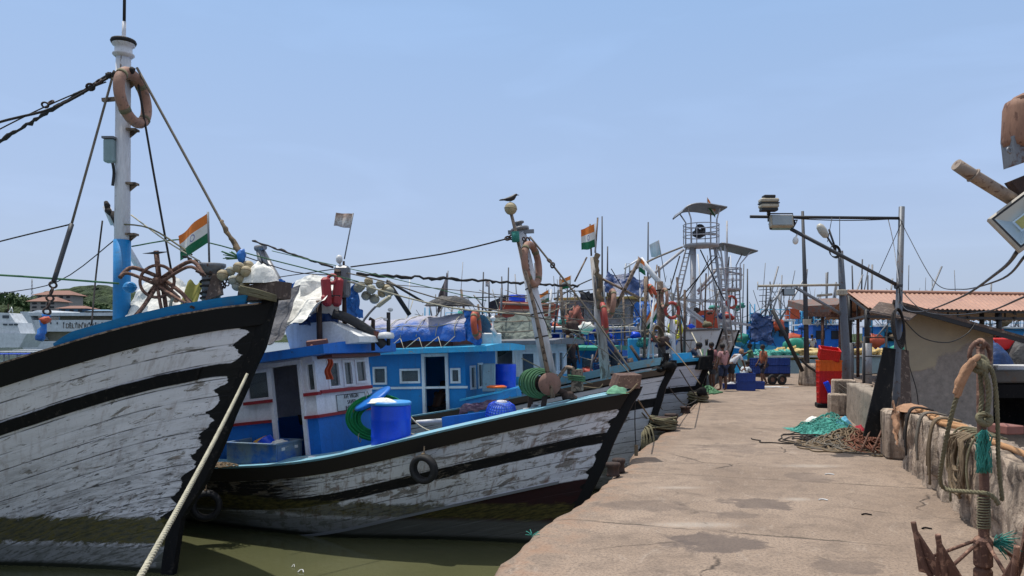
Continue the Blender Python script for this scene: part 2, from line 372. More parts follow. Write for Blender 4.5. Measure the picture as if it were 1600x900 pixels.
M = {}
def mk():
    M['rust'] = paint('rusty_iron', (.13, .066, .048), .8, .18, (.28, .16, .11), 3, bump=.6)
    M['darkrust'] = paint('dark_rusty_iron', (.045, .028, .024), .8, .12, (.12, .06, .04), 3, bump=.6)
    M['steel'] = paint('grey_steel', (.22, .23, .25), .45, .12, (.11, .06, .04), 2, metal=.3)
    M['galv'] = paint('galvanised_pole', (.13, .145, .17), .5, .13, (.09, .055, .04), 2, metal=.2)
    M['darkpole'] = paint('dark_pole', (.05, .055, .065), .6, .12, (.1, .06, .04), 2)
    M['mastwhite'] = paint('mast_white', (.66, .67, .71), .5, .08, (.2, .15, .12), 1.5, streak=(1, 1, .25))
    M['whitep'] = paint('white_paint', (.76, .77, .78), .5, .05, (.25, .2, .17))
    M['lilac'] = paint('house_white_paint', (.88, .86, .92), .45, .04, (.3, .25, .22))
    M['blue'] = paint('deep_blue_paint', (.012, .17, .62), .45, .06, (.03, .06, .12))
    M['blue2'] = paint('bright_blue_paint', (.015, .22, .54), .45, .08, (.06, .12, .2))
    M['bulwark'] = paint('bulwark_blue_paint', (.012, .24, .58), .5, .08, (.12, .14, .14), streak=(.5, .5, 2))
    M['cyan'] = paint('gunwale_light_blue', (.22, .47, .60), .5, .13, (.35, .33, .28), streak=(.6, .6, 1))
    M['sky'] = paint('sky_blue_paint', (.05, .44, .76), .45, .09, (.25, .3, .3))
    M['redtrim'] = paint('dark_red_trim', (.34, .02, .028), .5, .08, (.1, .04, .03))
    M['brown'] = paint('brown_board', (.20, .07, .05), .6, .1, (.06, .03, .02))
    M['green'] = paint('green_paint', (.02, .28, .20), .5, .08, (.1, .1, .08))
    M['dark'] = paint('black_tar', (.010, .010, .011), .75, .12, (.04, .034, .03), 2, bump=.4, spec=.15)
    M['wood'] = paint('weathered_wood', (.27, .20, .15), .85, .2, (.06, .045, .035), 2, streak=(1, 1, 1), bump=.6)
    M['darkwood'] = paint('dark_wood', (.09, .062, .05), .8, .16, (.2, .15, .12), 2, bump=.6)
    M['plank'] = paint('light_plank_edge', (.36, .26, .19), .8, .22, (.1, .07, .05), 2, bump=.5)
    M['rubber'] = paint('tyre_rubber', (.016, .016, .018), .7, .1, (.05, .048, .045), 4, bump=.3)
    M['drum'] = paint('blue_plastic', (.006, .075, .72), .32, .03, (.03, .1, .4), 1.5, bump=.05, var=.15)
    M['drumlid'] = paint('light_blue_plastic', (.05, .30, .72), .4, .04, (.3, .4, .5))
    M['crateb'] = paint('navy_crate_plastic', (.014, .05, .26), .45, .04, (.05, .08, .2))
    M['crater'] = paint('red_crate_plastic', (.62, .015, .012), .4, .03, (.3, .02, .02))
    M['crateo'] = paint('orange_crate_plastic', (.75, .13, .01), .4, .03, (.4, .08, .02))
    M['buoy'] = paint('faded_lifering', (.36, .20, .145), .7, .14, (.16, .10, .08), 2)
    M['buoyo'] = paint('orange_lifering', (.55, .10, .045), .55, .06, (.35, .1, .06), 2)
    M['buoyr'] = paint('red_lifering', (.42, .06, .045), .55, .08, (.3, .08, .06), 2)
    M['float'] = paint('old_float', (.42, .35, .22), .6, .12, (.16, .13, .07), 4)
    M['floatg'] = paint('grey_float', (.33, .34, .29), .6, .12, (.14, .13, .08), 4)
    M['tarpw'] = cloth('white_tarpaulin', (.82, .81, .76), (.62, .62, .58), .8, 1.0, .5, .15)
    M['tarpb'] = cloth('bright_blue_tarpaulin', (.02, .17, .55), (.015, .09, .33), .45)
    M['tarpg'] = cloth('faded_blue_tarpaulin', (.30, .33, .42), (.19, .23, .34), .6, 1.0, .9)
    M['tarpd'] = cloth('dark_blue_tarpaulin', (.015, .05, .17), (.01, .03, .10), .5)
    M['tarpn'] = cloth('grey_green_net_cover', (.17, .20, .18), (.09, .11, .10), .9)
    M['tarpk'] = cloth('black_tarpaulin', (.02, .022, .026), (.04, .04, .045), .6)
    M['felt'] = cloth('grey_roof_felt', (.15, .15, .165), (.08, .08, .09))
    M['sack'] = cloth('tan_cloth', (.38, .21, .12), (.26, .14, .08))
    M['ropew'] = ropem('pale_rope', (.50, .47, .36)); M['ropeb'] = ropem('brown_rope', (.20, .145, .09)); M['ropeo'] = ropem('olive_rope', (.20, .18, .11))
    M['roped'] = ropem('dark_rope', (.035, .03, .028)); M['ropeg'] = ropem('green_hose', (.02, .30, .09)); M['ropet'] = ropem('turquoise_net', (.05, .30, .25))
    M['ropeor'] = ropem('tan_hose', (.46, .25, .12)); M['ropegr'] = ropem('grey_rope', (.19, .165, .135)); M['ropegb'] = ropem('green_rope', (.08, .20, .10))
    n = NT('window_glass'); n.b.inputs['Transmission Weight'].default_value = .55; M['glass'] = n.out(n.mix(n.noise(n.obj, 3, 4), (.06, .08, .09), (.24, .27, .27)), .07, 0, .7)
    n = NT('lamp_glass'); M['lampglass'] = n.out(n.mix(n.noise(n.obj, 5), (.20, .24, .26), (.32, .36, .38)), .12, 0, .6)
    M['black'] = paint('black_metal', (.02, .02, .022), .5, .05, (.05, .04, .04))
    M['lampbox'] = paint('lamp_housing_cream', (.42, .38, .30), .5, .12, (.2, .12, .08), 3)
    n = NT('indian_flag'); s3 = n.sep(n.uv); c = n.mix(n.step(s3[1], .34, .01), (.01, .14, .06), (.72, .72, .70)); c = n.mix(n.step(s3[1], .67, .01), c, (.72, .20, .035))
    dx = n.m('MULTIPLY', n.m('SUBTRACT', s3[0], .5), 1.5); dy = n.m('SUBTRACT', s3[1], .505); rr = n.m('SQRT', n.m('ADD', n.m('MULTIPLY', dx, dx), n.m('MULTIPLY', dy, dy)))
    c = n.mix(n.m('MULTIPLY', n.band(rr, .085, .12, .01), .8), c, (.03, .04, .3))
    c = n.mix(n.ramp(n.noise(n.uv, 4, 5), [(.5, 0), (.8, .35)]), c, (.2, .15, .12)); M['flag'] = n.out(c, .8)
    n = NT('faded_flag'); c = n.ramp(n.sep(n.uv)[1], [(0, (.35, .33, .35)), (.4, (.62, .60, .58)), (1, (.55, .35, .25))]); c = n.mix(n.ramp(n.noise(n.uv, 6, 5), [(.45, 0), (.6, .6)]), c, (.2, .14, .12)); M['flagf'] = n.out(c, .8)
    n = NT('pale_flag'); c = n.ramp(n.sep(n.uv)[1], [(0, (.35, .5, .55)), (.5, (.55, .66, .72)), (1, (.6, .62, .62))]); M['flagp'] = n.out(c, .8)
    M['skin'] = paint('brown_skin', (.12, .055, .034), .55, 0, var=.15, bump=.05)
    M['hair'] = paint('black_hair', (.012, .010, .010), .7, 0)
mk()
# ---------------------------------------------------------------- setting: water, quay, far shore
def smooth_path(pts, k=6):
    out = []; n = len(pts)
    for i in range(n - 1):
        p0 = pts[max(i - 1, 0)]; p1 = pts[i]; p2 = pts[i + 1]; p3 = pts[min(i + 2, n - 1)]
        for j in range(k):
            t = j / k; out.append(0.5 * ((2 * p1) + (p2 - p0) * t + (2 * p0 - 5 * p1 + 4 * p2 - p3) * t * t + (3 * p1 - p0 - 3 * p2 + p3) * t ** 3))
    out.append(pts[-1]); return out
def PP(l, k=6): return smooth_path([P(*q) for q in l], k)
def twist(mb, pts, r, pitch=None, n=3, step_=None):
    "a laid rope: n strands wound round the path"
    pts = [V(p) for p in pts]; step_ = step_ or r * .8; pitch = pitch or r * 6; rs = [pts[0]]; acc = 0
    for a, b in zip(pts, pts[1:]):
        L = (b - a).length; k = max(1, int(L / step_)); rs += [a.lerp(b, (i + 1) / k) for i in range(k)]
    xs = None; fr = []; d0 = None; s_ = 0; out = [[] for _ in range(n)]
    for i, p in enumerate(rs):
        d = (rs[min(i + 1, len(rs) - 1)] - rs[max(i - 1, 0)]).normalized()
        if xs is None: xs = d.orthogonal().normalized()
        else: q = xs - d * xs.dot(d); xs = q.normalized() if q.length > 1e-6 else d.orthogonal().normalized()
        y = d.cross(xs)
        if i: s_ += (p - rs[i - 1]).length
        for k in range(n): a = 2 * math.pi * (s_ / pitch + k / n); out[k].append(p + (xs * math.cos(a) + y * math.sin(a)) * r * .5)
    for o in out: mb.tube(o, r * .56, 6)
def line(name, pts, r, mat, label, cat='rope', group=None, n=6, parent=None):
    mb = MB(); mb.tube(pts, r, n)
    if parent is not None: return mb.build(name, mat, parent)
    return mb.build(name, mat, None, label, cat, group)

n = NT('harbour_water'); p_ = n.pos()
w1 = n.noise(n.scale(p_, (1, 1.6, 1)), 1.6, 4, .55, .5); w2 = n.noise(p_, 9, 3, .6); lg = n.noise(p_, .35, 3)
d_ = n.sep(p_)[1]
near = n.m('SUBTRACT', 1.0, n.step(d_, 60.0, 80.0))
n.bump(n.m('ADD', w1, n.m('MULTIPLY', w2, .25)), .12, .05)
cw = n.mix(n.ramp(lg, [(.35, 0), (.65, 1)]), (.072, .077, .036), (.10, .102, .052))
M['water'] = n.out(n.mix(near, (.07, .10, .09), cw), .12, 0, .5)
mb = MB(); mb.grid(lambda u, v: V((-2500 + 5000 * u, -60 + 3000 * v * v, WZ - .1)), 20, 30, False, False)
mb.build('water', M['water'], kind='structure', origin=(0, 0, WZ - .1))
mb = MB(); mb.grid(lambda u, v: V((-2600 + 5200 * u, -80 + 6500 * v, WZ - 3.0)), 4, 4, False, False)
mb.build('seabed', paint('mud', (.06, .055, .03), .9), kind='structure')

def XL(Y): return .345 * Y - 2.12
def XR(Y): return .33 * Y + 2.1
n = NT('quay_concrete'); p_ = n.pos(); s3 = n.sep(p_)
rotv = n.comb(n.m('SUBTRACT', n.m('MULTIPLY', s3[0], .945), n.m('MULTIPLY', s3[1], .326)), n.m('ADD', n.m('MULTIPLY', s3[1], .945), n.m('MULTIPLY', s3[0], .326)), s3[2])
big = n.noise(rotv, .55, 5, .6, .4); mid = n.noise(rotv, 3.2, 7, .68, .5); fine = n.noise(rotv, 38, 5, .75); grit = n.noise(rotv, 150, 2, .8)
str_ = n.noise(n.scale(rotv, (2.4, .8, 1)), 2.6, 6, .7, .8)
c = n.mix(n.ramp(big, [(.32, 0), (.68, 1)]), (.225, .168, .128), (.345, .265, .205))
c = n.mix(n.ramp(mid, [(.32, .75), (.52, 0)]), c, (.16, .122, .098))
c = n.mix(n.ramp(str_, [(.58, 0), (.74, .55)]), c, (.44, .37, .31))
c = n.mix(n.ramp(fine, [(.40, .65), (.52, 0)]), c, (.11, .085, .07)); c = n.mix(n.ramp(fine, [(.60, 0), (.75, .5)]), c, (.46, .40, .34))
c = n.mix(n.ramp(grit, [(.3, .35), (.5, 0)]), c, (.08, .065, .055))
for (px, py, rx, ry, st) in ((1125, 848, .42, .34, .75), (1065, 850, .22, .14, .5), (1185, 787, .40, .30, .65), (1150, 805, .22, .2, .4), (1010, 790, .5, .25, .35), (1260, 745, .3, .35, .35), (1330, 885, .3, .2, .4), (1150, 700, .5, .6, .3)):
    g = G(px, py); dx = n.m('MULTIPLY', n.m('SUBTRACT', s3[0], g.x), 1 / rx); dy = n.m('MULTIPLY', n.m('SUBTRACT', s3[1], g.y), 1 / ry)
    rr = n.m('ADD', n.m('SQRT', n.m('ADD', n.m('MULTIPLY', dx, dx), n.m('MULTIPLY', dy, dy))), n.m('MULTIPLY', n.m('SUBTRACT', mid, .5), 2.6))
    c = n.mix(n.m('MULTIPLY', n.m('SUBTRACT', 1.0, n.step(rr, .95, .22)), st), c, (.095, .075, .068))
for (px, py, rx, ry, st) in ((1085, 820, .5, .13, .3), (1265, 728, .5, .16, .28), (1245, 780, .2, .1, .3), (1060, 762, .35, .1, .25)):
    g = G(px, py); dx = n.m('MULTIPLY', n.m('SUBTRACT', s3[0], g.x), 1 / rx); dy = n.m('MULTIPLY', n.m('SUBTRACT', s3[1], g.y), 1 / ry)
    rr = n.m('ADD', n.m('SQRT', n.m('ADD', n.m('MULTIPLY', dx, dx), n.m('MULTIPLY', dy, dy))), n.m('MULTIPLY', n.m('SUBTRACT', fine, .5), 5))
    c = n.mix(n.m('MULTIPLY', n.m('SUBTRACT', 1.0, n.step(rr, .7, .3)), st), c, (.52, .48, .43))
wob = n.t.new("ShaderNodeVectorMath"); wob.operation = 'ADD'; n.l.new(rotv, wob.inputs[0])
nn = n.t.new("ShaderNodeTexNoise"); nn.inputs['Scale'].default_value = 1.6; nn.inputs['Detail'].default_value = 6; n.l.new(rotv, nn.inputs['Vector'])
sc_ = n.scale(nn.outputs['Color'], (.55, .55, 0)); n.l.new(sc_, wob.inputs[1])
cr = n.vor(wob.outputs[0], .42); gate = n.ramp(n.noise(rotv, .6, 3), [(.52, 0), (.58, 1)])
crk = n.m('MULTIPLY', n.m('SUBTRACT', 1.0, n.step(cr, .004, .006)), gate)
c = n.mix(n.m('MULTIPLY', crk, .85), c, (.04, .032, .028))
jt = n.m('FRACT', n.m('DIVIDE', n.m('ADD', n.sep(rotv)[1], n.m('MULTIPLY', mid, .12)), 2.9)); jl = n.m('MULTIPLY', n.m('SUBTRACT', 1.0, n.step(n.m('ABSOLUTE', n.m('SUBTRACT', jt, .5)), .006, .005)), n.ramp(n.noise(rotv, 1.1, 3), [(.40, 0), (.55, .8)]))
c = n.mix(jl, c, (.05, .04, .033))
dt = n.noise(rotv, 1.7, 8, .78, .9); c = n.mix(n.ramp(dt, [(.54, 0), (.70, .5)]), c, (.12, .095, .08)); c = n.mix(n.ramp(n.noise(rotv, 90, 3, .8), [(.66, 0), (.72, .55)]), c, (.05, .042, .036))
edge = n.m('SUBTRACT', 1.0, n.step(n.m('SUBTRACT', s3[0], n.m('MULTIPLY_ADD', s3[1], .345, -2.12)), .35, .5))
c = n.mix(n.m('MULTIPLY', n.m('MULTIPLY', edge, n.ramp(mid, [(.45, 0), (.6, 1)])), .6), c, (.26, .15, .095))
lowz = n.m('SUBTRACT', 1.0, n.step(n.m('ADD', s3[2], n.m('MULTIPLY', mid, .5)), -.25, .5)); c = n.mix(lowz, c, (.045, .04, .03))
h = n.m('ADD', n.m('MULTIPLY', dt, .9), n.m('ADD', n.m('MULTIPLY', fine, .3), n.m('MULTIPLY', grit, .1))); h = n.m('SUBTRACT', h, n.m('MULTIPLY', crk, 1.2))
n.bump(h, .5, .02); M['quay'] = n.out(c, .88, 0, .25)

def quay_edge(Y): return XL(Y) + .13 * mnoise.noise(V((Y * .9, 3.1, 0))) + .07 * mnoise.noise(V((Y * 3.7, 1.1, 0))) - (.16 * max(0, 1 - abs(Y - 7.2) / 1.5))
cols = [(-.10, -3.4), (-.06, -.9), (-.02, -.28), (.0, -.13), (.05, -.05), (.13, -.012), (.28, 0), (.7, 0), (1.6, 0), (3.0, 0), (5, 0), (70, 0)]
Ys = [-9 + .1 * i for i in range(200)] + [11 + .25 * i for i in range(117)]
mb = MB(); ids = []
for Y in Ys:
    e = quay_edge(Y); row = []
    for k, (dx, z) in enumerate(cols):
        q = mnoise.noise(V((Y * 2.3, k * 1.7, 5))) * (.05 if 1 < k < 6 else (.0 if k > 7 else .012))
        zz = z + (q * .6 if k not in (0, 11) else 0); row.append(mb.pt((e + dx + (q if k < 6 else 0), Y, min(zz, .012))))
    ids.append(row)
for a, b in zip(ids, ids[1:]):
    for k in range(len(cols) - 1): mb.face((a[k], a[k + 1], b[k + 1], b[k]), True)
last = ids[-1]; low = [mb.pt((quay_edge(Ys[-1]) + cols[k][0], Ys[-1] + .1, -3.4)) for k in range(1, len(cols))]
for k in range(1, len(cols) - 1): mb.face((last[k], last[k + 1], low[k], low[k - 1]))
mb.recalc = False
mb.build('quay', M['quay'], kind='structure', origin=(0, 0, 0))

# far hills with woodland, buildings and the white ferry
n = NT('wooded_hill'); a = n.noise(n.obj, .06, 6, .75); b = n.noise(n.obj, .22, 4, .7)
c = n.mix(n.ramp(a, [(.35, 0), (.65, 1)]), (.026, .05, .02), (.07, .105, .038)); c = n.mix(n.ramp(b, [(.35, .6), (.55, 0)]), c, (.012, .022, .012))
n.bump(n.m('ADD', a, b), 1.0, 6.0); M['hill'] = n.out(c, .95)
def hill(px0, px1, prof, D, label, depth=260):
    mb = MB()
    def fn(u, v):
        px = px0 + (px1 - px0) * u; i = u * (len(prof) - 1); k = int(min(i, len(prof) - 2)); t = i - k
        y = prof[k] * (1 - t) + prof[k + 1] * t
        H = (EYE - WZ) + (532 - y) / 1150 * D - EYE
        prf = math.sin(math.pi * min(1, v * 1.0)) ** .7
        X = (px - 800) / 1150 * D; p = V((X * .1, v * 8, 0))
        z = WZ + 1.0 + (H + 2.5 * fbm(p * 1.3) * (D / 700) + 2.2 * abs(mnoise.noise(p * 3.0))) * prf
        return V((X * (1 + (v - .5) * .0), D + (v - .5) * depth + 12 * mnoise.noise(p * 2), z if v not in (0, 1) else WZ - 1))
    mb.grid(fn, 120, 26, False, False); mb.build('hill', M['hill'], kind='structure', label=label)
hill(-240, 60, [470, 462, 458, 452, 449, 453, 462, 472, 486], 720, 'dark wooded hill at the shore')
hill(60, 330, [480, 462, 452, 447, 449, 455, 463, 474, 484, 490], 760, 'dark wooded hill behind the old buildings')
hill(-900, 4000, [523] * 24, 1500, 'low far shore')
def crown(mb, c, r, n_, seed, leaf=.5, fl=.7):
    rnd = random.Random(seed)
    for _ in range(n_):
        th = rnd.uniform(0, 6.283); ph = math.acos(rnd.uniform(-.6, 1)); k = rnd.uniform(.55, 1.0)
        p = V(c) + V((math.sin(ph) * math.cos(th) * r * k, math.sin(ph) * math.sin(th) * r * k, math.cos(ph) * r * fl * k)) * (1 + .35 * mnoise.noise(V((th * 1.3, ph * 2, seed))))
        u = V((rnd.gauss(0, 1), rnd.gauss(0, 1), rnd.gauss(0, 1))).normalized(); w_ = u.orthogonal().normalized(); s_ = leaf * rnd.uniform(.6, 1.4)
        a = mb.pt(p + u * s_); b = mb.pt(p + w_ * s_ * .6); c2 = mb.pt(p - u * s_); d = mb.pt(p - w_ * s_ * .6); mb.face((a, b, c2, d))
n = NT('tree_leaves'); c = n.mix(n.noise(n.obj, 1.2, 3), (.022, .05, .016), (.07, .11, .035)); M['leaf'] = n.out(c, .8)
M['bark'] = paint('bark', (.09, .065, .045), .9, .1)
tl = ['round dark tree on the shore left of the tower', 'broad tree above the ferry bow', 'tree beside the red roofed building', 'small tree below the hill crest', 'tree at the foot of the wooded hill', 'low tree nearest the blue mast on the far shore', 'bushy tree on the far shore by the water', 'pale green tree at the water line']
for i, (px, py, r) in enumerate(((-20, 474, 9), (12, 470, 11), (36, 474, 9), (52, 480, 7), (118, 476, 8), (140, 482, 8), (158, 484, 7), (128, 488, 6))):
    b = P(px, py, 640); t = thing('shore_tree', tl[i], 'tree', Matrix.Translation((b.x, b.y, 0)), 'trees on the far shore')
    mb = MB(); mb.tube([(b.x, b.y, -1), (b.x + .5, b.y, b.z)], [.9, .4], 6); mb.build('trunk', M['bark'], t)
    mb = MB(); crown(mb, b, r, 420, i, 1.5); mb.build('crown', M['leaf'], t)
def far_building(px0, px1, yb, yt, yr, D, wall, roofc, label, rows=2, dep=16):
    a = P(px0, yb, D); b = P(px1, yt, D); t = thing('shore_building', label, 'building', Matrix.Translation(((a.x + b.x) / 2, D, a.z)), 'buildings on the far shore')
    L = b.x - a.x; H = b.z - a.z; cx = (a.x + b.x) / 2; zr = P(0, yr, D).z
    mb = MB(); mb.box((cx, D + dep / 2, a.z + H / 2 - 3), (L, dep, H + 6)); mb.build('wall', wall, t)
    e = L * .06 + 1; mb = MB(); q = [V((a.x - e, D - e, b.z)), V((b.x + e, D - e, b.z)), V((b.x + e, D + dep + e, b.z)), V((a.x - e, D + dep + e, b.z))]
    r0 = V((a.x + L * .22, D + dep / 2, zr)); r1 = V((b.x - L * .22, D + dep / 2, zr)); i = [mb.pt(p) for p in q + [r0, r1]]
    for f in ((0, 1, 5, 4), (1, 2, 5), (2, 3, 4, 5), (3, 0, 4), (3, 2, 1, 0)): mb.face([i[k] for k in f])
    mb.build('roof', roofc, t)
    nw = max(3, int(L / 5))
    for r_ in range(rows):
        for k in range(nw):
            mb = MB(); mb.box((a.x + L * (k + .5) / nw, D - .15, a.z + H * (r_ + .5) / rows), (L / nw * .5, .2, H / rows * .5)); mb.build('window', M['black'], t)
M['farwall'] = paint('far_cream_wall', (.33, .29, .27), .8, .05); M['farroof'] = paint('far_red_roof', (.24, .12, .09), .8, .1); M['farblue'] = paint('far_blue_wall', (.12, .22, .34), .8, .05)
far_building(57, 112, 474, 461, 453, 600, M['farwall'], M['farroof'], 'large old house with a hipped red roof on the hillside', 2)
far_building(47, 88, 489, 471, 463, 560, M['farwall'], M['farroof'], 'lower red roofed house in front of the large one', 3)
far_building(92, 132, 489, 482, 477, 540, M['farblue'], M['farroof'], 'small blue walled house near the water under the hill', 1)
far_building(132, 168, 492, 486, 483, 540, M['farwall'], M['farblue'], 'low shed at the water right of the blue walled house', 1)
mb = MB(); b = P(50, 488, 620)
for s_ in (-1, 1): mb.tube([(b.x + s_ * 1.2, b.y, b.z), (b.x + s_ * .3, b.y, b.z + 28)], .22, 4)
for k in range(9): mb.tube([(b.x - 1.2 + .1 * k, b.y, b.z + 3 * k), (b.x + 1.1 - .1 * k, b.y, b.z + 3 * k + 3)], .16, 4)
mb.build('lattice_tower', M['steel'], None, 'thin lattice radio tower standing on the far hill', 'tower')

# the white ferry
def ferry():
    D = 185; s = D / 1150
    def q(px, py, d=0): return P(px, py, D + d)
    t = thing('ferry', 'large white passenger ship with cream deck openings and name lettering', 'ship', Matrix.Translation((q(60, 545).x, D, WZ)))
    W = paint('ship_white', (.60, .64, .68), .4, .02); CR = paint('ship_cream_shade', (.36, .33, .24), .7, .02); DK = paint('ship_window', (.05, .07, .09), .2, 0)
    x0 = q(20, 0).x; x1 = q(330, 0).x; zb = WZ - .5
    def zz(y): return q(0, y).z
    mb = MB(); mb.prism([(x0 + 4, D, zb), (x1, D, zb), (x1, D, zz(533)), (x0 + 1, D, zz(533))], (0, 22, 0)); mb.build('hull', W, t)
    mb = MB(); mb.prism([(q(48, 0).x, D - .1, zz(518)), (x1, D - .1, zz(518)), (x1, D - .1, zz(500)), (q(44, 0).x, D - .1, zz(500))], (0, 22.1, 0)); mb.build('upper_side', W, t)
    mb = MB(); mb.box(((x0 + x1) / 2 + 2, D + 12, zz(525)), (x1 - x0 - 6, 18, 2.6)); mb.box(((x0 + x1) / 2 + 4, D + 12, zz(496)), (x1 - x0 - 12, 18, 1.6)); mb.build('open_deck', CR, t)
    mb = MB(); mb.box(((x0 + x1) / 2 + 2, D + 11, zz(491)), (x1 - x0 - 4, 23, .8)); mb.build('top_deck', W, t)
    mb = MB(); mb.prism([(q(33, 0).x, D - .4, zz(487)), (q(46, 0).x, D - .4, zz(487)), (q(60, 0).x, D - .4, zz(520)), (q(66, 0).x, D - .4, zz(531)), (q(46, 0).x, D - .4, zz(531))], (0, 3, 0)); mb.build('slanted_fin', W, t)
    mb = MB(); mb.prism([(q(35, 0).x, D + 2, zz(489)), (q(50, 0).x, D + 2, zz(484)), (q(66, 0).x, D + 2, zz(484)), (q(75, 0).x, D + 2, zz(490))], (0, 14, 0)); mb.build('canopy', W, t)
    for k in range(26):
        px = 70 + k * 10; mb = MB(); mb.box((q(px, 0).x, D - .13, zz(505)), (.25, .2, .5)); mb.build('porthole', DK, t)
    return t
tf = ferry()
def text_mesh(s, size, name, mat, M4, parent=None, sx=1.0, ext=.004):
    cu = bpy.data.curves.new(name + '_curve', 'FONT'); cu.body = s; cu.size = size; cu.align_x = 'CENTER'; cu.align_y = 'CENTER'; cu.extrude = ext; cu.space_line = .95
    o = bpy.data.objects.new(name + '_tmp', cu); COL.objects.link(o); bpy.context.view_layer.update()
    me = o.evaluated_get(bpy.context.evaluated_depsgraph_get()).to_mesh()
    mb = MB(M4); base = [mb.pt((v.co.x * sx, v.co.y, v.co.z)) for v in me.vertices]
    for p in me.polygons: mb.face([base[i] for i in p.vertices])
    bpy.data.objects.remove(o); bpy.data.curves.remove(cu)
    return mb.build(name, mat, parent)
def face_cam(p, ang=0):
    "text plane looking toward -Y turned by ang"
    return Matrix.Translation(p) @ Matrix.Rotation(ang, 4, 'Z') @ Matrix.Rotation(R(90), 4, 'X')
text_mesh("I DELTIN ROYALE", 1.75, 'lettering', paint('lettering_brown', (.10, .07, .05), .6, 0), face_cam(P(129, 509.5, 184.8)), tf, .72, .02)
# white motor yacht lying in front of the ferry's stern
def yacht():
    D = 150
    def q(px, py, d=0): return P(px, py, D + d)
    t = thing('motor_yacht', 'white cabin cruiser with dark window strips in front of the ship', 'boat', Matrix.Translation((q(0, 545).x, D, WZ)))
    W = paint('yacht_white', (.66, .69, .72), .35, .02); DK = _pc['ship_window']
    mb = MB(); mb.prism([q(-70, 543), q(30, 543), q(42, 521), q(-70, 519)], (0, 6, 0)); mb.build('hull', W, t)
    mb = MB(); mb.prism([q(-70, 519, .6), q(32, 521, .6), q(26, 504, .6), q(-70, 502, .6)], (0, 4.8, 0)); mb.build('cabin', W, t)
    mb = MB(); mb.prism([q(-70, 502, 1), q(24, 504, 1), q(14, 489, 1), q(-70, 486, 1)], (0, 4, 0)); mb.build('upper_cabin', W, t)
    for i, (a, b) in enumerate(((-20, -6), (0, 10))):
        mb = MB(); mb.box(q((a + b) / 2 + 4, 495, .95), ((b - a) * D / 1150, .12, .6)); mb.build('window', DK, t)
    for a in (8, 17, 25): mb = MB(); mb.box(q(a, 507, .5), (.8, .12, .35)); mb.build('window', DK, t)
    mb = MB(); mb.tube([q(14, 488, 2), q(18, 480, 2), q(20, 488, 2)], .12, 5); mb.tube([q(-4, 487, 2), q(-4, 481, 2)], .1, 5); mb.build('radar_arch', W, t)
yacht()
# small jetty boats near the frame's left edge
for i, (px, py, D, w_, lab) in enumerate(((-5, 548, 60, 5, 'pale open launch behind the near hull at the frame edge'), (22, 545, 72, 5, 'small white launch with awning posts in front of the cruiser'), (48, 543, 84, 5, 'little launch with a blue stripe beyond the near gunwale'))):
    t = thing('launch', lab, 'boat', Matrix.Translation((P(px, py, D).x, D, WZ)), 'launches on the open water'); x = P(px, py, D).x
    mb = MB(); mb.prism([(x - w_ / 2, D, WZ - .2), (x + w_ / 2, D, WZ - .2), (x + w_ / 2 + .8, D, WZ + .8), (x - w_ / 2, D, WZ + .7)], (0, 1.8, 0)); mb.build('hull', [M['whitep'], M['cyan'], M['whitep']][i], t)
    mb = MB()
    for k in range(4): mb.beam((x - w_ * .35 + k * w_ * .22, D + .2, WZ + .7), (x - w_ * .35 + k * w_ * .22, D + .2, WZ + 2.0), .08, .08)
    mb.build('awning_post', M['steel'], t)
    mb = MB(); mb.box((x - .1, D + .9, WZ + 2.05), (w_ * .8, 1.8, .08)); mb.build('awning', M['whitep'] if i else M['drum'], t)
# ---------------------------------------------------------------- right-hand side of the quay
n = NT('ruined_wall'); p_ = n.pos(); s3 = n.sep(p_)
big = n.noise(p_, 1.1, 5, .6); mid = n.noise(p_, 4.5, 7, .7, .6); fine = n.noise(p_, 30, 4, .75); drip = n.noise(n.scale(p_, (6, 6, .8)), 1.0, 5, .65)
c = n.mix(n.ramp(mid, [(.32, 0), (.62, 1)]), (.26, .20, .155), (.58, .47, .37)); c = n.mix(n.ramp(drip, [(.44, 0), (.62, .8)]), c, (.06, .05, .044))
c = n.mix(n.ramp(fine, [(.58, 0), (.75, .5)]), c, (.48, .43, .37)); c = n.mix(n.ramp(big, [(.5, 0), (.75, .5)]), c, (.24, .15, .10)); c = n.mix(n.m('MULTIPLY', n.ramp(fine, [(.3, .8), (.45, 0)]), 1.0), c, (.05, .04, .035))
n.bump(n.m('ADD', mid, n.m('MULTIPLY', fine, .4)), 1.0, .03); M['wall'] = n.out(c, .9, 0, .2)
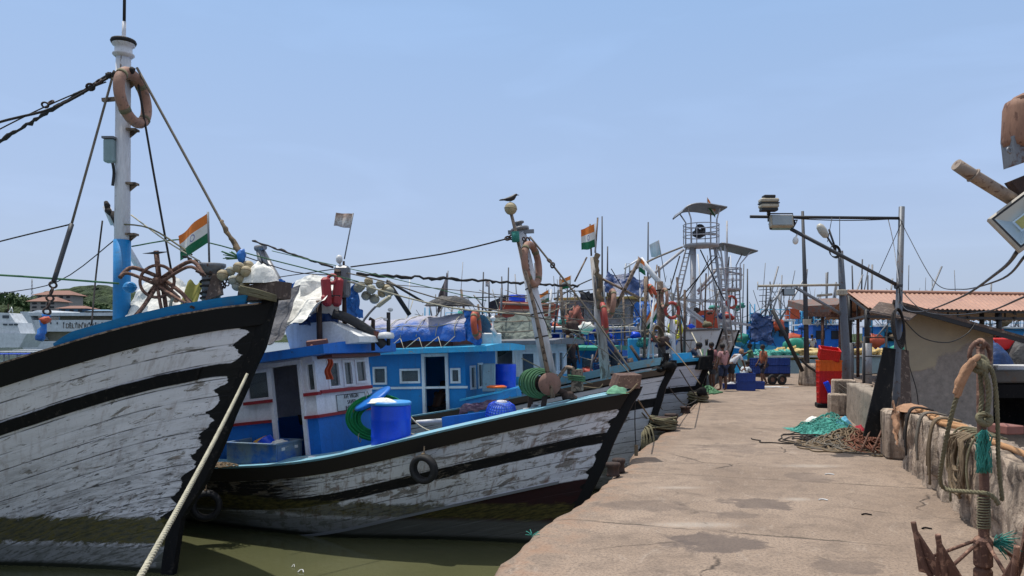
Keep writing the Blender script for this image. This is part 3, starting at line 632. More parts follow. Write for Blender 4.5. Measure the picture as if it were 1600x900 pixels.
def wall_strip(Y0, Y1, h, th, amp, seed, off=0.0, step_=.05, pil=True):
    mb = MB(); nrm = V((-.95, .313, 0)); loop = []
    nz = 14
    prof = [(0, h * k / nz) for k in range(nz + 1)] + [(-th * k / 4, h) for k in range(1, 5)] + [(-th, h * (1 - k / 4)) for k in range(1, 5)]
    rows = []; m = int((Y1 - Y0) / step_)
    for i in range(m + 1):
        Y = Y0 + (Y1 - Y0) * i / m; row = []
        for (o, z) in prof:
            base = V((XR(Y) + off, Y, 0)) + nrm * o; q = V((Y * 1.6, z * 2.2, seed + o)); d = fbm(q * 1.6, 4) * amp + .4 * amp * mnoise.noise(q * 9)
            if pil and o == 0:
                ph = (Y + seed) % .95
                if ph < .14: d -= .07 * (1 - abs(ph - .07) / .07) ** .5
                if z < .22 and mnoise.noise(V((Y * 1.9, seed, 2))) > .05: d -= .16 * min(1, (.22 - z) / .1)
            zt = z + (mnoise.noise(V((Y * 1.3, o * 3, seed))) * .05 + .03 * mnoise.noise(V((Y * 6, o * 5, seed)))) * (1 if z > h * .9 else 0)
            row.append(mb.pt(base + nrm * d + V((0, 0, zt))))
        rows.append(row)
    for a, b in zip(rows, rows[1:]):
        for k in range(len(prof) - 1): mb.face((a[k], a[k + 1], b[k + 1], b[k]), True)
    mb.face(rows[0]); mb.face(rows[-1][::-1]); return mb
wall_strip(2.2, 10.9, .80, .40, .05, 1).build('parapet_wall', M['wall'], None, 'crumbling concrete parapet wall with ropes hanging over it beside the anchor', 'wall')
wall_strip(13.0, 17.3, .82, .3, .015, 5, .05, .1, False).build('parapet_wall', paint('smooth_parapet', (.30, .25, .20), .85, .15, (.12, .10, .08), 2, bump=.5), None, 'smoother farther parapet wall beyond the leaning black board', 'wall')
mb = MB(); b_ = P(1384, 700, 11.5); mb.box((6.0, 11.35, .36), (.5, .62, .74), Matrix.Rotation(R(-18), 3, 'Z'), .04)
mb.build('concrete_block', M['wall'], None, 'grey concrete block at the broken end of the near parapet', 'block')
# lean-to hut
n = NT('hut_plaster'); p_ = n.pos(); s3 = n.sep(p_); a = n.noise(p_, 1.4, 5, .6, .6); b = n.noise(p_, 8, 6, .7); f = n.noise(p_, 45, 3)
lim = n.m('ADD', n.m('MULTIPLY', n.m('SUBTRACT', s3[0], 6.9), .42), n.m('MULTIPLY', a, .8))
up = n.step(s3[2], n.m('ADD', lim, .82), .06)
c = n.mix(up, n.mix(n.ramp(b, [(.35, 0), (.65, 1)]), (.20, .18, .16), (.31, .275, .245)), n.mix(n.ramp(a, [(.35, 0), (.65, 1)]), (.37, .32, .23), (.30, .265, .205)))
c = n.mix(n.ramp(b, [(.62, 0), (.68, .7)]), c, (.38, .33, .25)); c = n.mix(n.ramp(b, [(.30, .6), (.36, 0)]), c, (.07, .065, .055))
n.bump(n.m('ADD', n.m('ADD', b, n.m('MULTIPLY', up, .6)), n.m('MULTIPLY', f, .2)), .7, .02); M['plaster'] = n.out(c, .9, 0, .2)
t = thing('hut', 'small plastered hut with patched grey and yellow wall under a sloping black roof', 'hut', Matrix.Translation((7.7, 13, 0)))
mb = MB(); mb.prism([(6.93, 13, 0), (8.5, 13, 0), (8.5, 13, 1.93), (6.93, 13, 2.38)], (.64, 1.15, 0)); mb.build('wall', M['plaster'], t)
a_ = V((6.5, 12.55, 2.50)); b_ = V((9.3, 12.55, 1.72)); mb = MB(); mb.prism([a_, b_, b_ + V((0, 0, -.05)), a_ + V((0, 0, -.05))], (.75, 1.5, 0)); mb.build('roof', M['darkwood'], t)
mb = MB(); mb.beam((6.55, 12.58, 2.40), (9.25, 12.58, 1.65), .05, .07); mb.build('rafter', M['black'], t)
mb = MB(); q = [P(1358, 489, 12.1), P(1374, 473, 12.9), P(1442, 485, 12.9), P(1420, 502, 12.1)]; mb.prism(q, (0, 0, .02)); mb.build('roof_flap', M['darkwood'], t)
# tall dark board leaning
mb = MB(); A = [P(1381, 543, 12.0), P(1400, 546, 12.05), P(1388, 684, 11.6), P(1349, 682, 11.55)]; mb.prism(A, (.02, .06, .01)); t = mb.build('board', M['dark'], None, 'tall black board leaning against the lamp pole over the net heap', 'board')
mb = MB(); A = [P(1403, 545, 12.5), P(1420, 548, 12.6), P(1428, 690, 12.1), P(1404, 690, 12.0)]; mb.prism(A, (.0, .07, .01)); mb.build('board', M['darkwood'], None, 'dark brown plank standing right behind the lamp pole', 'board')
mb = MB()
for dx in (0, 18): mb.tube([P(1365 + dx, 660, 11.7), P(1345 + dx, 706, 11.4)], .018, 5)
mb.build('iron_bar', M['rust'], None, 'pair of thin rusty bars propped below the black board', 'bar')

# lamp gantries
def floodlight(parent, c, w_, h_, tilt=0, yaw=0, name='floodlight', mat=None):
    m4 = Matrix.Translation(c) @ Matrix.Rotation(yaw, 4, 'Z') @ Matrix.Rotation(tilt, 4, 'X')
    mb = MB(m4); mb.box((0, .05, 0), (w_, .10, h_), None, .01); mb.box((0, .12, 0), (w_ * .5, .06, h_ * .5), None, .01)
    for k in range(7): mb.box((-w_ * .42 + w_ * .14 * k, .13, 0), (.008, .05, h_ * .8))
    f = mb.build(name, mat or M['lampbox'], parent)
    mb = MB(m4); mb.box((0, -.004, 0), (w_ * .86, .012, h_ * .82)); mb.build('lens', M['lampglass'], f)
    mb = MB(m4); mb.tube([(-w_ * .55, .06, 0), (-w_ * .55, .06, h_ * .7), (w_ * .55, .06, h_ * .7), (w_ * .55, .06, 0)], .012, 5); mb.build('bracket', M['black'], f)
t = thing('lamp_gantry', 'tall grey pole with a braced arm carrying two floodlights over the quay', 'lamp post', Matrix.Translation((6.4, 12.3, 0)))
mb = MB(); mb.tube([P(1399, 700, 12.3).xy.to_3d(), P(1401, 600, 12.3), P(1409, 323, 12.3)], [.064, .060, .047], 14); mb.build('pole', M['galv'], t)
mb = MB(); mb.tube([P(1172, 338.5, 12.3), P(1406, 341, 12.3)], .026, 8); mb.build('arm', M['black'], t)
mb = MB(); mb.tube([P(1236, 358, 12.3), P(1403, 446, 12.3)], .032, 8); mb.tube([P(1399, 446, 12.3), P(1408, 447, 12.3)], .06, 8); mb.build('brace', M['darkpole'], t)
floodlight(t, P(1222, 344, 12.2), .38, .20, R(-12)); floodlight(t, P(1223, 355, 12.35), .40, .16, R(60), 0, 'floodlight', M['black'])
c0 = P(1201, 318, 12.2); mb = MB(); mb.tube([P(1201, 338, 12.3), P(1201, 322, 12.3)], .03, 6); mb.build('bracket', M['black'], t)
mb = MB(); mb.box(c0 + V((0, 0, .045)), (.30, .18, .07), None, .02); mb.box(c0 - V((0, 0, .045)), (.30, .18, .07), None, .02); q = mb.build('floodlight', M['lampbox'], t)
mb = MB(); mb.box(c0 + V((0, 0, .11)), (.19, .14, .05), None, .01); mb.box(c0 - V((0, 0, .105)), (.27, .16, .05), None, .01); mb.box(c0, (.31, .17, .02)); mb.build('heat_sink', M['black'], q)
mb = MB(); mb.ball(P(1243, 376, 12.2), .05, 10, 6, (1, 1, 1.3)); mb.tube([P(1243, 372, 12.25), P(1246, 366, 12.3)], .015, 5); mb.build('small_lamp', M['whitep'], t)
mb = MB(); mb.tube(sag(P(1238, 341, 12.28), P(1396, 342, 12.28), .03, 12), .008, 4)
for a in ((1410, 345, 1372, 430), (1300, 340, 1293, 378), (1312, 340, 1312, 384)): mb.tube([P(a[0], a[1], 12.25), P(a[2], a[3], 12.28)], .006, 4)
mb.build('cable', M['black'], t)
t = thing('lamp_gantry', 'second pole with a street lamp head and a coil of cable and low arm', 'lamp post', Matrix.Translation((9.5, 21, 0)))
D = 21.0
mb = MB(); mb.tube([V((P(1324, 600, D).x, D, 0)), P(1322, 560, D), P(1316, 450, D), P(1313, 392, D)], [.125, .12, .095, .075], 12); mb.build('pole', M['galv'], t)
mb = MB(); mb.tube([P(1184, 447, D), P(1314, 445, D)], .035, 8); mb.tube([P(1184, 440, D), P(1184, 453, D)], .012, 6); mb.build('arm', M['lampbox'], t)
mb = MB(); mb.tube([P(1243, 449, D), P(1316, 492, D)], .045, 8); mb.build('brace', M['steel'], t)
mb = MB(); mb.tube([P(1306, 392, D), P(1290, 366, D)], .03, 8); mb.tube([P(1306, 390, D), P(1295, 358, D)], .03, 8)
mb.build('lamp_arm', M['darkpole'], t)
mb = MB(); d = (P(1280, 352, D) - P(1291, 369, D)).normalized(); mb.lathe([(.04, 0), (.09, .05), (.12, .22), (.105, .37), (.05, .45)], P(1292, 371, D), d, 12); mb.build('lamp_head', paint('lamp_cover', (.5, .48, .42), .4, .04), t)
mb = MB()
for k in range(5): mb.torus(P(1303 + k * .6, 393, D - .1 - k * .02), .145 + .012 * k, .010, (.15 + k * .05, -1, .1), 22, 5)
mb.build('cable_coil', M['black'], t)
floodlight(t, P(1233, 456, D - .05), .33, .20, R(-5), 0, 'floodlight', M['black'])
mb = MB(); mb.box(P(1315, 457, D - .12), (.26, .16, .16), None, .02); mb.build('junction_box', M['lampbox'], t)
mb = MB(); mb.tube([P(1300, 460, D), P(1277, 462, D)], .04, 6); mb.build('lamp_head', M['lampbox'], t)
t = thing('utility_pole', 'slender dark pole rising from a round concrete footing on the quay', 'pole', Matrix.Translation((11.7, 29.6, 0))); D = 29.6
mb = MB(); mb.tube([P(1261, 575, D), P(1258, 450, D), P(1254, 330, D)], [.10, .085, .055], 10); mb.build('pole', M['darkpole'], t)
mb = MB(); mb.lathe([(.46, 0), (.48, .1), (.42, .75), (.36, .88)], (P(1267, 600, D).x, D, 0), (0, 0, 1), 16); mb.lathe([(.3, 0), (.3, .5), (.2, .62)], (P(1283, 600, D).x, D + .2, 0), (0, 0, 1), 12); mb.build('footing', M['wall'], t)
mb = MB(); mb.box(P(1261, 503, D - .15), (.28, .16, .22)); mb.build('junction_box', M['lampbox'], t)
mb = MB(); mb.tube([P(1254, 580, D - .4), P(1207, 484, D - .4)], .08, 8); mb.build('boom', M['black'], None, 'black iron boom slanting up beside the slender pole', 'boom')
mb = MB(); mb.tube(PP([(1250, 560, D - .6), (1262, 572, D - .6), (1278, 584, D - .6), (1287, 604, D - .8)]), .05, 6); mb.build('hose', M['roped'], None, 'thick black hose curving down beside the round footing', 'hose')

# near floodlight at the frame edge
t = thing('near_floodlight', 'square cream framed floodlight turned on its corner on a pipe close overhead', 'floodlight', Matrix.Translation((1.93, 2.75, 0)))
D = 2.7; A = P(1543, 342, D); B = P(1607, 294, D - .05); C = P(1660, 345, D - .13); E = P(1594, 393, D - .06); cc = (A + B + C + E) / 4
nrm = (B - A).cross(E - A).normalized(); nrm = nrm if nrm.y < 0 else -nrm
def qs(k, off=0): return [cc + (p - cc) * k + nrm * off for p in (A, B, C, E)]
def frame_ring(k0, k1, o0, o1, d=.0):
    mb = MB(); a = [mb.pt(p) for p in qs(k0, o0)]; b = [mb.pt(p) for p in qs(k1, o1)]
    for i in range(4): mb.face((a[i], a[(i + 1) % 4], b[(i + 1) % 4], b[i]))
    return mb
mb = frame_ring(1, .90, 0, .004)
a = [mb.pt(p) for p in qs(1, 0)]; b = [mb.pt(p) for p in qs(1, -.035)]; c2 = [mb.pt(p) for p in qs(.72, -.08)]
for i in range(4): mb.face((a[i], a[(i + 1) % 4], b[(i + 1) % 4], b[i])); mb.face((b[i], b[(i + 1) % 4], c2[(i + 1) % 4], c2[i]))
mb.face(c2); mb.build('housing', paint('cream_lamp_frame', (.50, .46, .40), .45, .05), t)
frame_ring(.90, .81, .0035, .002).build('gasket', M['black'], t)
n = NT('reflector'); rf = n.out((.50, .60, .66), .22, .5); 
mb = frame_ring(.81, .30, .001, -.035); i = [mb.pt(p) for p in qs(.30, -.035)]; mb.face(i); mb.build('reflector', rf, t)
mb = MB(); i = [mb.pt(p) for p in qs(.22, -.031)]; mb.face(i); mb.build('led_chip', paint('led_yellow', (.5, .48, .16), .4, 0), t)
mb = MB(); mb.tube([V((2.05, 2.75, 0)), V((2.05, 2.75, 2.2)), V((2.05, 2.75, 3.4))], .045, 12); mb.build('pole', M['darkpole'], t)
mb = MB(); mb.prism([P(1580, 283, 2.72), P(1612, 270, 2.72), P(1612, 305, 2.72), P(1600, 310, 2.72)], (0, .04, 0)); mb.build('bracket', M['darkrust'], t)
mb = MB(); mb.tube([P(1494, 257, 2.62), P(1515, 271, 2.63), P(1582, 312, 2.72)], [.021, .022, .023], 12)
mb.torus(P(1521, 274, 2.633), .024, .004, (.75, 0, -.55), 18, 6); mb.build('pipe', paint('dirty_pipe', (.34, .27, .22), .7, .16, (.12, .07, .05), 6), t)
mb = MB(); mb.lathe([(.05, -.098), (.070, -.09), (.076, -.07), (.076, .05), (.070, .075), (.045, .09), (.01, .094)], P(1603, 192, 2.72), (.05, 0, 1), 24); mb.box(P(1604, 155, 2.7), (.08, .07, .03), None, .01); mb.build('ballast_box', paint('rusty_box', (.28, .15, .10), .7, .16, (.13, .06, .04), 6, streak=(1, 1, .3)), t)
mb = MB(); mb.prism([P(1583, 212, 2.68), P(1612, 210, 2.68), P(1612, 250, 2.68), P(1588, 258, 2.68)], (0, .07, 0)); mb.build('lower_cover', M['steel'], t)
mb = MB(); mb.torus(P(1577, 235, 2.66), .010, .004, (.4, -1, .2), 12, 5); mb.build('shackle', M['steel'], t)

# cables across the right side
def cable(pts, r, label, mat='black'): mb = MB(); mb.tube(PP(pts, 8), r, 5); mb.build('cable', M[mat], None, label, 'cable')
cable([(1590, 393, 2.75), (1560, 425, 4.2), (1500, 465, 7), (1440, 487, 10), (1412, 480, 12), (1404, 446, 12.25)], .009, 'thick black cable from the near floodlight down to the tall pole')
cable([(1602, 400, 2.8), (1560, 438, 4.5), (1500, 452, 8), (1460, 440, 10), (1420, 370, 12), (1407, 343, 12.25)], .006, 'thin cable sagging from the near floodlight to the tall pole top')
cable([(1660, 440, 4), (1600, 464, 5.2), (1540, 487, 8), (1480, 492, 10.5), (1440, 484, 11.6), (1405, 450, 12.25)], .008, 'cable hanging across the pink roof and hut')
cable([(1411, 498, 12.2), (1440, 527, 12.3), (1480, 535, 12.4), (1510, 522, 12.5), (1524, 505, 12.55)], .010, 'black cable drooping in front of the hut wall')
cable([(1412, 500, 12.4), (1418, 560, 12.6), (1432, 610, 12.7), (1436, 650, 12.8)], .008, 'cable running down the hut corner')
cable([(1388, 343, 12.3), (1396, 380, 12.4), (1404, 440, 12.2)], .007, 'pale wire beside the tall pole', 'whitep')
mb = MB()
for k in range(6): mb.torus(P(1402 + k * .8, 508 + k, 12.1 - .02 * k), .17 + .01 * k, .012, (.3 + k * .08, -1, .1), 22, 5, sx=.7, sy=1.5)
mb.build('cable_coil', M['roped'], None, 'coil of black cable hanging on the tall pole by the hut roof', 'cable')

# pink roofed shed
M['pink'] = paint('pink_roof_sheet', (.42, .235, .165), .6, .10, (.24, .12, .1), .3, streak=(1, .3, 1))
t = thing('market_shed', 'long open shed with a pink corrugated roof on dark posts', 'shed', Matrix.Translation((18, 30, 0)))
e0 = P(1357, 481, 27); e1 = P(1900, 487, 33.0); r0 = P(1325, 457, 32.2); r1 = P(1900, 455, 36.0)
e1.z = e0.z; r1.z = r0.z
def rf(u, v):
    p = e0.lerp(e1, u).lerp(r0.lerp(r1, u), v); p.z += .022 * math.sin(u * 2 * math.pi * 84); return p
mb = MB(); mb.grid(rf, 84 * 8, 2, True, False); mb.build('roof_sheet', M['pink'], t)
mb = MB(); b0 = r0 + V((1.5, 6, -1.0)); b1 = r1 + V((1.5, 6, -1.0))
mb.grid(lambda u, v: r0.lerp(r1, u).lerp(b0.lerp(b1, u), v) + V((0, 0, .03 * math.sin(u * 390) - .02)), 300, 2, True, False); mb.build('rear_roof_sheet', M['pink'], t)
mb = MB(); mb.tube([r0 + V((0, 0, .05)), r1 + V((0, 0, .05))], .09, 6); mb.build('ridge_cap', M['pink'], t)
mb = MB()
for k in range(9):
    u = k / 8; a = e0.lerp(e1, u) + V((0, 0, -.14)); b = r0.lerp(r1, u) + V((0, 0, -.14)); mb.beam(a, b, .07, .09); cpt = b.copy(); cpt.z = a.z; mb.beam(a + V((0, 0, -.15)), cpt + V((0, 0, -.15)), .07, .09)
    mb.beam(cpt + V((0, 0, -.15)), b, .05, .06); mb.beam(a.lerp(cpt, .5) + V((0, 0, -.15)), a.lerp(b, .5), .05, .05)
for v in (0.04, .35, .7): mb.beam(e0.lerp(r0, v) + V((0, 0, -.1)), e1.lerp(r1, v) + V((0, 0, -.1)), .06, .08)
mb.beam(e0 + V((0, .1, -.32)), e1 + V((0, .1, -.32)), .06, .10)
mb.build('roof_truss', M['black'], t)
for k in range(7):
    u = k / 6
    for v in (.06, .9):
        p = e0.lerp(e1, u).lerp(r0.lerp(r1, u), v); q = mb = MB(); mb.tube([(p.x, p.y, 1.7), (p.x, p.y, p.z - .1)], .10, 8); po = mb.build('post', M['black'], t)
        mb = MB(); mb.tube([(p.x, p.y, 0), (p.x, p.y, 1.7)], .17, 10); mb.build('post_base', M['steel'], po)
# old low shed behind it
t = thing('old_shed', 'low old shed with a stained brown roof left of the pink roof', 'shed', Matrix.Translation((15, 36, 0)))
a = P(1262, 478, 37); b = P(1345, 474, 36); mb = MB(); mb.prism([a, b, b + V((0, 0, -.5)), a + V((0, 0, -.35))], (.5, 4, .5)); mb.build('roof', paint('old_sheet', (.15, .13, .12), .8, .2, (.2, .08, .05)), t)
mb = MB(); mb.beam(a + V((0, 0, -.42)), b + V((0, 0, -.6)), .15, .22); mb.build('fascia', M['rust'], t)
for k in range(4): p = a.lerp(b, k / 3); mb = MB(); mb.tube([(p.x, p.y + .3, 0), (p.x, p.y + .3, p.z - .3)], .08, 8); mb.build('post', M['rust'], t)
# railing under the roof
t = thing('railing', 'black iron railing along the yard edge under the pink roof', 'railing', Matrix.Translation((9.5, 19, 0)))
mb = MB(); A = V((8.9, 18.6, 0)); B = V((12.6, 20.4, 0))
for k in range(6): p = A.lerp(B, k / 5); mb.tube([p, p + V((0, 0, 1.9))], .03, 6)
mb.build('upright', M['black'], t); mb = MB()
for z in (.5, .95, 1.4, 1.88): mb.tube([A + V((0, 0, z)), B + V((0, 0, z))], .018, 6)
mb.build('rail', M['black'], t)
# raised platform right of the hut
t = thing('raised_platform', 'raised concrete landing on black piles right of the hut', 'platform', Matrix.Translation((11, 14.5, 0)))
mb = MB(); mb.box((12.4, 15.6, 1.12), (7.4, 3.6, .24), None, .03); mb.build('slab', paint('slab_concrete', (.16, .15, .135), .9, .15), t)
mb = MB(); mb.box((12.4, 13.85, .85), (7.4, .2, .25)); mb.box((12.4, 15.8, .45), (7.4, .15, 1.0)); mb.build('beam', M['dark'], t)  # rear box is a black panel put in for the dark void below
for k in range(7): mb = MB(); mb.tube([(8.9 + k * 1.1, 13.95, 0), (8.9 + k * 1.1, 13.95, .85)], .11, 8); mb.build('pile', M['dark'], t)
mb = MB(); mb.box((9.6, 14.2, 1.28), (.9, .5, .10), Matrix.Rotation(R(4), 3, 'Z'), .02); mb.build('step_block', M['whitep'], None, 'pale concrete slab lying on the raised landing', 'slab')
def heap(name, c, size, mat, label, cat, seed=0, nu=26, amp=.25, kind=None):
    c = V(c)
    def fn(u, v):
        x = (u - .5) * 2; y = (v - .5) * 2; r = min(1, math.hypot(x, y)); k = max(0, 1 - r * r) ** .6
        d = 1 + amp * fbm(V((x * 2 + seed, y * 2, seed)), 4)
        return c + V((x * size[0] / 2 * (1 + .15 * mnoise.noise(V((seed, x * 2, y * 2)))), y * size[1] / 2, size[2] * k * d))
    mb = MB(); mb.grid(fn, nu, nu); return mb.build(name, mat, None, label, cat, kind=kind)
heap('covered_pile', (9.55, 14.7, 1.24), (.85, .7, .5), M['tarpd'], 'dark blue covered bundle on the raised landing', 'bundle', 3)
heap('covered_pile', (10.4, 14.9, 1.24), (1.0, .8, .55), M['tarpk'], 'black covered bundle on the raised landing beside the blue one', 'bundle', 8)
mb = MB(); mb.box((9.95, 15.1, 1.73), (.5, .4, .25), Matrix.Rotation(R(12), 3, 'Z'), .03); mb.build('fish_crate', M['crater'], None, 'red crate on top of the bundles on the landing', 'crate')

# rubble and brick behind the parapet
t = None
mb = MB()
for k in range(26):
    Y = random.uniform(6.3, 9.2); mb.ball((XR(Y) + random.uniform(.45, 1.1), Y, random.uniform(.05, .62)), random.uniform(.09, .19), 9, 6, (1.3, 1, .8), Matrix.Rotation(random.uniform(0, 3), 3, 'Z'), .8, k)
for k in range(60): Y = random.uniform(6.0, 9.6); mb.ball((XR(Y) + random.uniform(.45, 1.2), Y, random.uniform(.0, .5)), random.uniform(.05, .12), 7, 5, (1.3, 1, .8), None, .8, k + 40)
mb.build('rubble', M['wall'], None, 'broken stones heaped behind the parapet', 'rubble', kind='stuff')
mb = MB(); mb.box(P(1571, 670, 7.6), (.20, .26, .09), Matrix.Rotation(R(10), 3, 'Z'), .01); mb.build('brick', paint('brick_red', (.26, .11, .09), .85, .1), None, 'reddish brick lying on the rubble behind the parapet', 'brick')
def ontop(Y, o=.15, z=.84): return V((XR(Y) + o, Y, z))
mb = MB(); mb.tube(smooth_path([ontop(10.2), ontop(9.3, .2), ontop(8.6, .05), ontop(7.9, .22), ontop(7.1, .12, .85), ontop(6.3, .18), ontop(5.4, .1), ontop(4.2, .15), ontop(3, .2)]), .028, 8)
mb.build('hose', M['ropeor'], None, 'tan plastic hose lying along the parapet top', 'hose')
mb = MB(); mb.tube(smooth_path([ontop(10.0, .25), ontop(9.1, .1), ontop(8.2, .25), ontop(7.6, .05), ontop(7.0, .2)]), .024, 8)
mb.build('hose', M['ropeor'], None, 'second shorter tan hose beside the long one on the parapet', 'hose')
def front(Y, z, o=.06): return V((XR(Y) - o * .95, Y + o * .31, z))
t = thing('rope_coil', 'tangled coil of brown rope hung over the parapet left of the anchor', 'rope', Matrix.Translation((XR(7.3), 7.3, 0)))
rnd = random.Random(4); mb = MB()
for k in range(9):
    Yc = 7.35 + rnd.uniform(-.12, .12); w_ = rnd.uniform(.16, .30); dz = rnd.uniform(.35, .62); pts = []
    for i in range(22):
        a = 2 * math.pi * i / 22; y = Yc + w_ * math.sin(a); z = .86 - dz * .5 + dz * .5 * math.cos(a) + rnd.uniform(-.01, .01); o = .07 + .03 * rnd.random()
        pts.append(front(y, z, o) if z < .83 else ontop(y, .02 + .1 * (z - .8), .87))
    mb.tube(pts, .013, 6, True)
mb.build('coil', M['ropeb'], t)
mb = MB()
for k in range(6):
    y = 7.0 + k * .13; mb.tube(smooth_path([ontop(y, .3, .86), ontop(y + .05, .03, .88), front(y + .06, .62), front(y + .02 + rnd.uniform(-.1, .1), rnd.uniform(.1, .4))]), .012, 6)
mb.build('hanging_end', M['ropeo'], t)
for j, (Y, z1, mt, lab) in enumerate(((9.9, .25, 'roped', 'dark rope end hanging down the parapet at its far end'), (9.2, .3, 'ropegr', 'grey rope end hanging down the middle of the parapet'), (8.55, .12, 'ropeb', 'brown rope hanging to the foot of the parapet'))):
    mb = MB()
    for k in range(3): mb.tube(smooth_path([ontop(Y + .04 * k, .3, .86), ontop(Y + .04 * k, .02, .88), front(Y + .04 * k, .6), front(Y + .07 * k, z1 + .1 * k)]), .014, 6)
    mb.build('hanging_rope', M[mt], None, lab, 'rope')
heap('sacking', ontop(10.5, .14, .80), (.46, .5, .09), M['sack'], 'crumpled tan sacking on the end of the parapet', 'cloth', 2)
mb = MB(); mb.grid(lambda u, v: front(10.15 + u * .5, .86 - v * .45 - .08 * math.sin(u * 5), .10 + .05 * fbm(V((u * 3, v * 3, 1)))), 14, 12); mb.build('hanging_cloth', M['sack'], None, 'tan cloth drooping over the front of the parapet end', 'cloth')

# grapnel anchor leaning at the wall
AN = 5.0
t = thing('grapnel_anchor', 'tall rusty grapnel anchor standing on its flukes wrapped in rope', 'anchor', Matrix.Translation((3.2, 5.0, 0)))
def A_(px, py, d=0): return P(px, py, AN + d)
mb = MB(); mb.tube([V((A_(1537, 0).x, AN, .06)), A_(1537, 850), A_(1538, 760), A_(1533, 640), A_(1532, 545)], [.036, .034, .031, .028, .024], 14)
mb.box((A_(1536, 0).x, AN, .36), (.105, .105, .22), Matrix.Rotation(R(20), 3, 'Z'), .025); mb.box((A_(1536, 0).x, AN, .16), (.10, .10, .2), Matrix.Rotation(R(20), 3, 'Z'), .02); mb.build('shank', M['rust'], t)
mb = MB(); mb.torus(A_(1531, 556, -.02), .085, .015, (.25, -1, .0), 26, 10, sy=1.15); mb.build('ring', M['rust'], t)
mb = MB(); mb.torus(A_(1532, 538, 0), .03, .014, (1, .2, 0), 14, 8); mb.build('eye', M['rust'], t)
bx = A_(1537, 0).x
for k, ang in enumerate((200, 152, 262, 20)):
    d = V((math.cos(R(ang)), math.sin(R(ang)), 0)); s_ = d.cross(V((0, 0, 1))) * .5 + d * (.86 if k < 2 else -.6); o = V((bx, AN, 0))
    pts = [o + V((0, 0, .10)), o + d * .10 + V((0, 0, .06)), o + d * .24 + V((0, 0, .08)), o + d * .34 + V((0, 0, .20)), o + d * .40 + V((0, 0, .42)), o + d * .42 + V((0, 0, .52))]
    mb = MB(); mb.tube(smooth_path(pts, 4), .018, 8); arm = mb.build('arm', M['rust'], t)
    mb = MB(); q = [o + d * .30 + V((0, 0, .16)) - s_ * .10, o + d * .30 + V((0, 0, .16)) + s_ * .10, o + d * .43 + V((0, 0, .50))]; mb.prism(q, d * -.012 + V((0, 0, .004))); mb.build('palm', M['rust'], arm)
    mb = MB(); mb.tube([o + V((0, 0, .44)) + d * .04, o + d * .34 + V((0, 0, .27))], .012, 8); mb.build('brace', M['rust'], t)
mb = MB(); pts = []
for i in range(150): a = i * .5; z = .52 + .22 * i / 150; pts.append(V((bx + (.040 + .005 * math.sin(i)) * math.cos(a), AN + .040 * math.sin(a), z)))
mb.tube(pts, .006, 5); mb.build('lashing', M['ropeo'], None, 'close turns of thin cord bound round the anchor shank', 'rope')
t2 = thing('mooring_rope', 'thick olive rope knotted through the anchor ring and hanging in loops', 'rope', Matrix.Translation((3.15, 4.95, 1.6)))
def strand(l, r=.021, m='ropeo', nm='strand'):
    mb = MB(); twist(mb, PP([(a, b, AN + d) for a, b, d in l], 14), r * .74); return mb.build(nm, M[m], t2)
strand([(1526, 556, -.08), (1514, 580, -.1), (1498, 612, -.08), (1484, 660, -.02), (1474, 710, .1), (1469, 750, .25), (1478, 764, .3), (1510, 768, .1), (1545, 772, -.06), (1560, 788, -.06)])
strand([(1530, 572, -.10), (1541, 590, -.12), (1545, 620, -.1), (1541, 650, -.09), (1534, 660, -.08)], .023)
strand([(1536, 568, -.1), (1549, 578, -.12), (1556, 612, -.1), (1559, 670, -.06), (1560, 720, -.03), (1566, 782, .02)], .020)
strand([(1531, 580, -.07), (1534, 620, -.07), (1532, 650, -.08), (1543, 658, -.11), (1548, 652, -.1), (1538, 646, -.12), (1529, 652, -.1)], .020)
mb = MB()
for (a, b, r, nx) in ((1533, 566, .04, .2), (1537, 572, .036, .9), (1530, 572, .034, -.6), (1535, 655, .030, .3), (1540, 657, .026, -.6)):
    if b == 655: mb.build('knot', M['ropeo'], t2); mb = MB()
    mb.torus(A_(a, b, -.09), r, .021, (nx, -1, .5), 16, 8)
mb.build('knot', M['ropeo'], t2)
mb = MB()
rnd = random.Random(5)
for k in range(46):
    x = rnd.uniform(1528, 1548); d = rnd.uniform(-.11, -.02); pts = [(1538 + (x - 1538) * .3, 672, d)]
    for q in range(1, 7): pts.append((x + rnd.uniform(-3, 3) + 3 * math.sin(q * 1.4 + k), 672 + q * 11 + rnd.uniform(-2, 2), d))
    mb.tube([A_(*q) for q in pts], .0035, 4)
mb.build('frayed_net_tassel', M['ropet'], None, 'turquoise frayed netting tassel tied below the rope knot on the anchor', 'netting')
mb = MB()
for k in range(60):
    a = rnd.uniform(-.5, .5); c0 = A_(1552, 852, -.02); d = V((math.cos(a) * rnd.uniform(.03, .16), rnd.uniform(-.08, .05), math.sin(a * 2) * .07 + rnd.uniform(-.04, .05))); mb.tube([c0, c0 + d * .5 + V((0, 0, .02)), c0 + d], .003, 4)
mb.build('frayed_net_tassel', M['ropet'], None, 'small green tuft of frayed netting at the anchor crown', 'netting')
mb = MB(); rp_ = PP([(1530, 556, AN - .1), (1516, 568, AN - .12), (1504, 588, AN - .12), (1497, 604, AN - .11), (1493, 616, AN - .1)], 6); mb.tube(rp_, [.013 + .017 * math.sin(math.pi * i / (len(rp_) - 1)) + .003 * math.sin(i * .9) for i in range(len(rp_))], 9); [mb.tube([p + V((.014 * math.sin(k * 2), -.012, .012 * k - .02)) for p in rp_[5:]], .016, 6) for k in range(4)]; mb.build('rag', M['sack'], None, 'brown rag tied round the anchor ring', 'cloth')

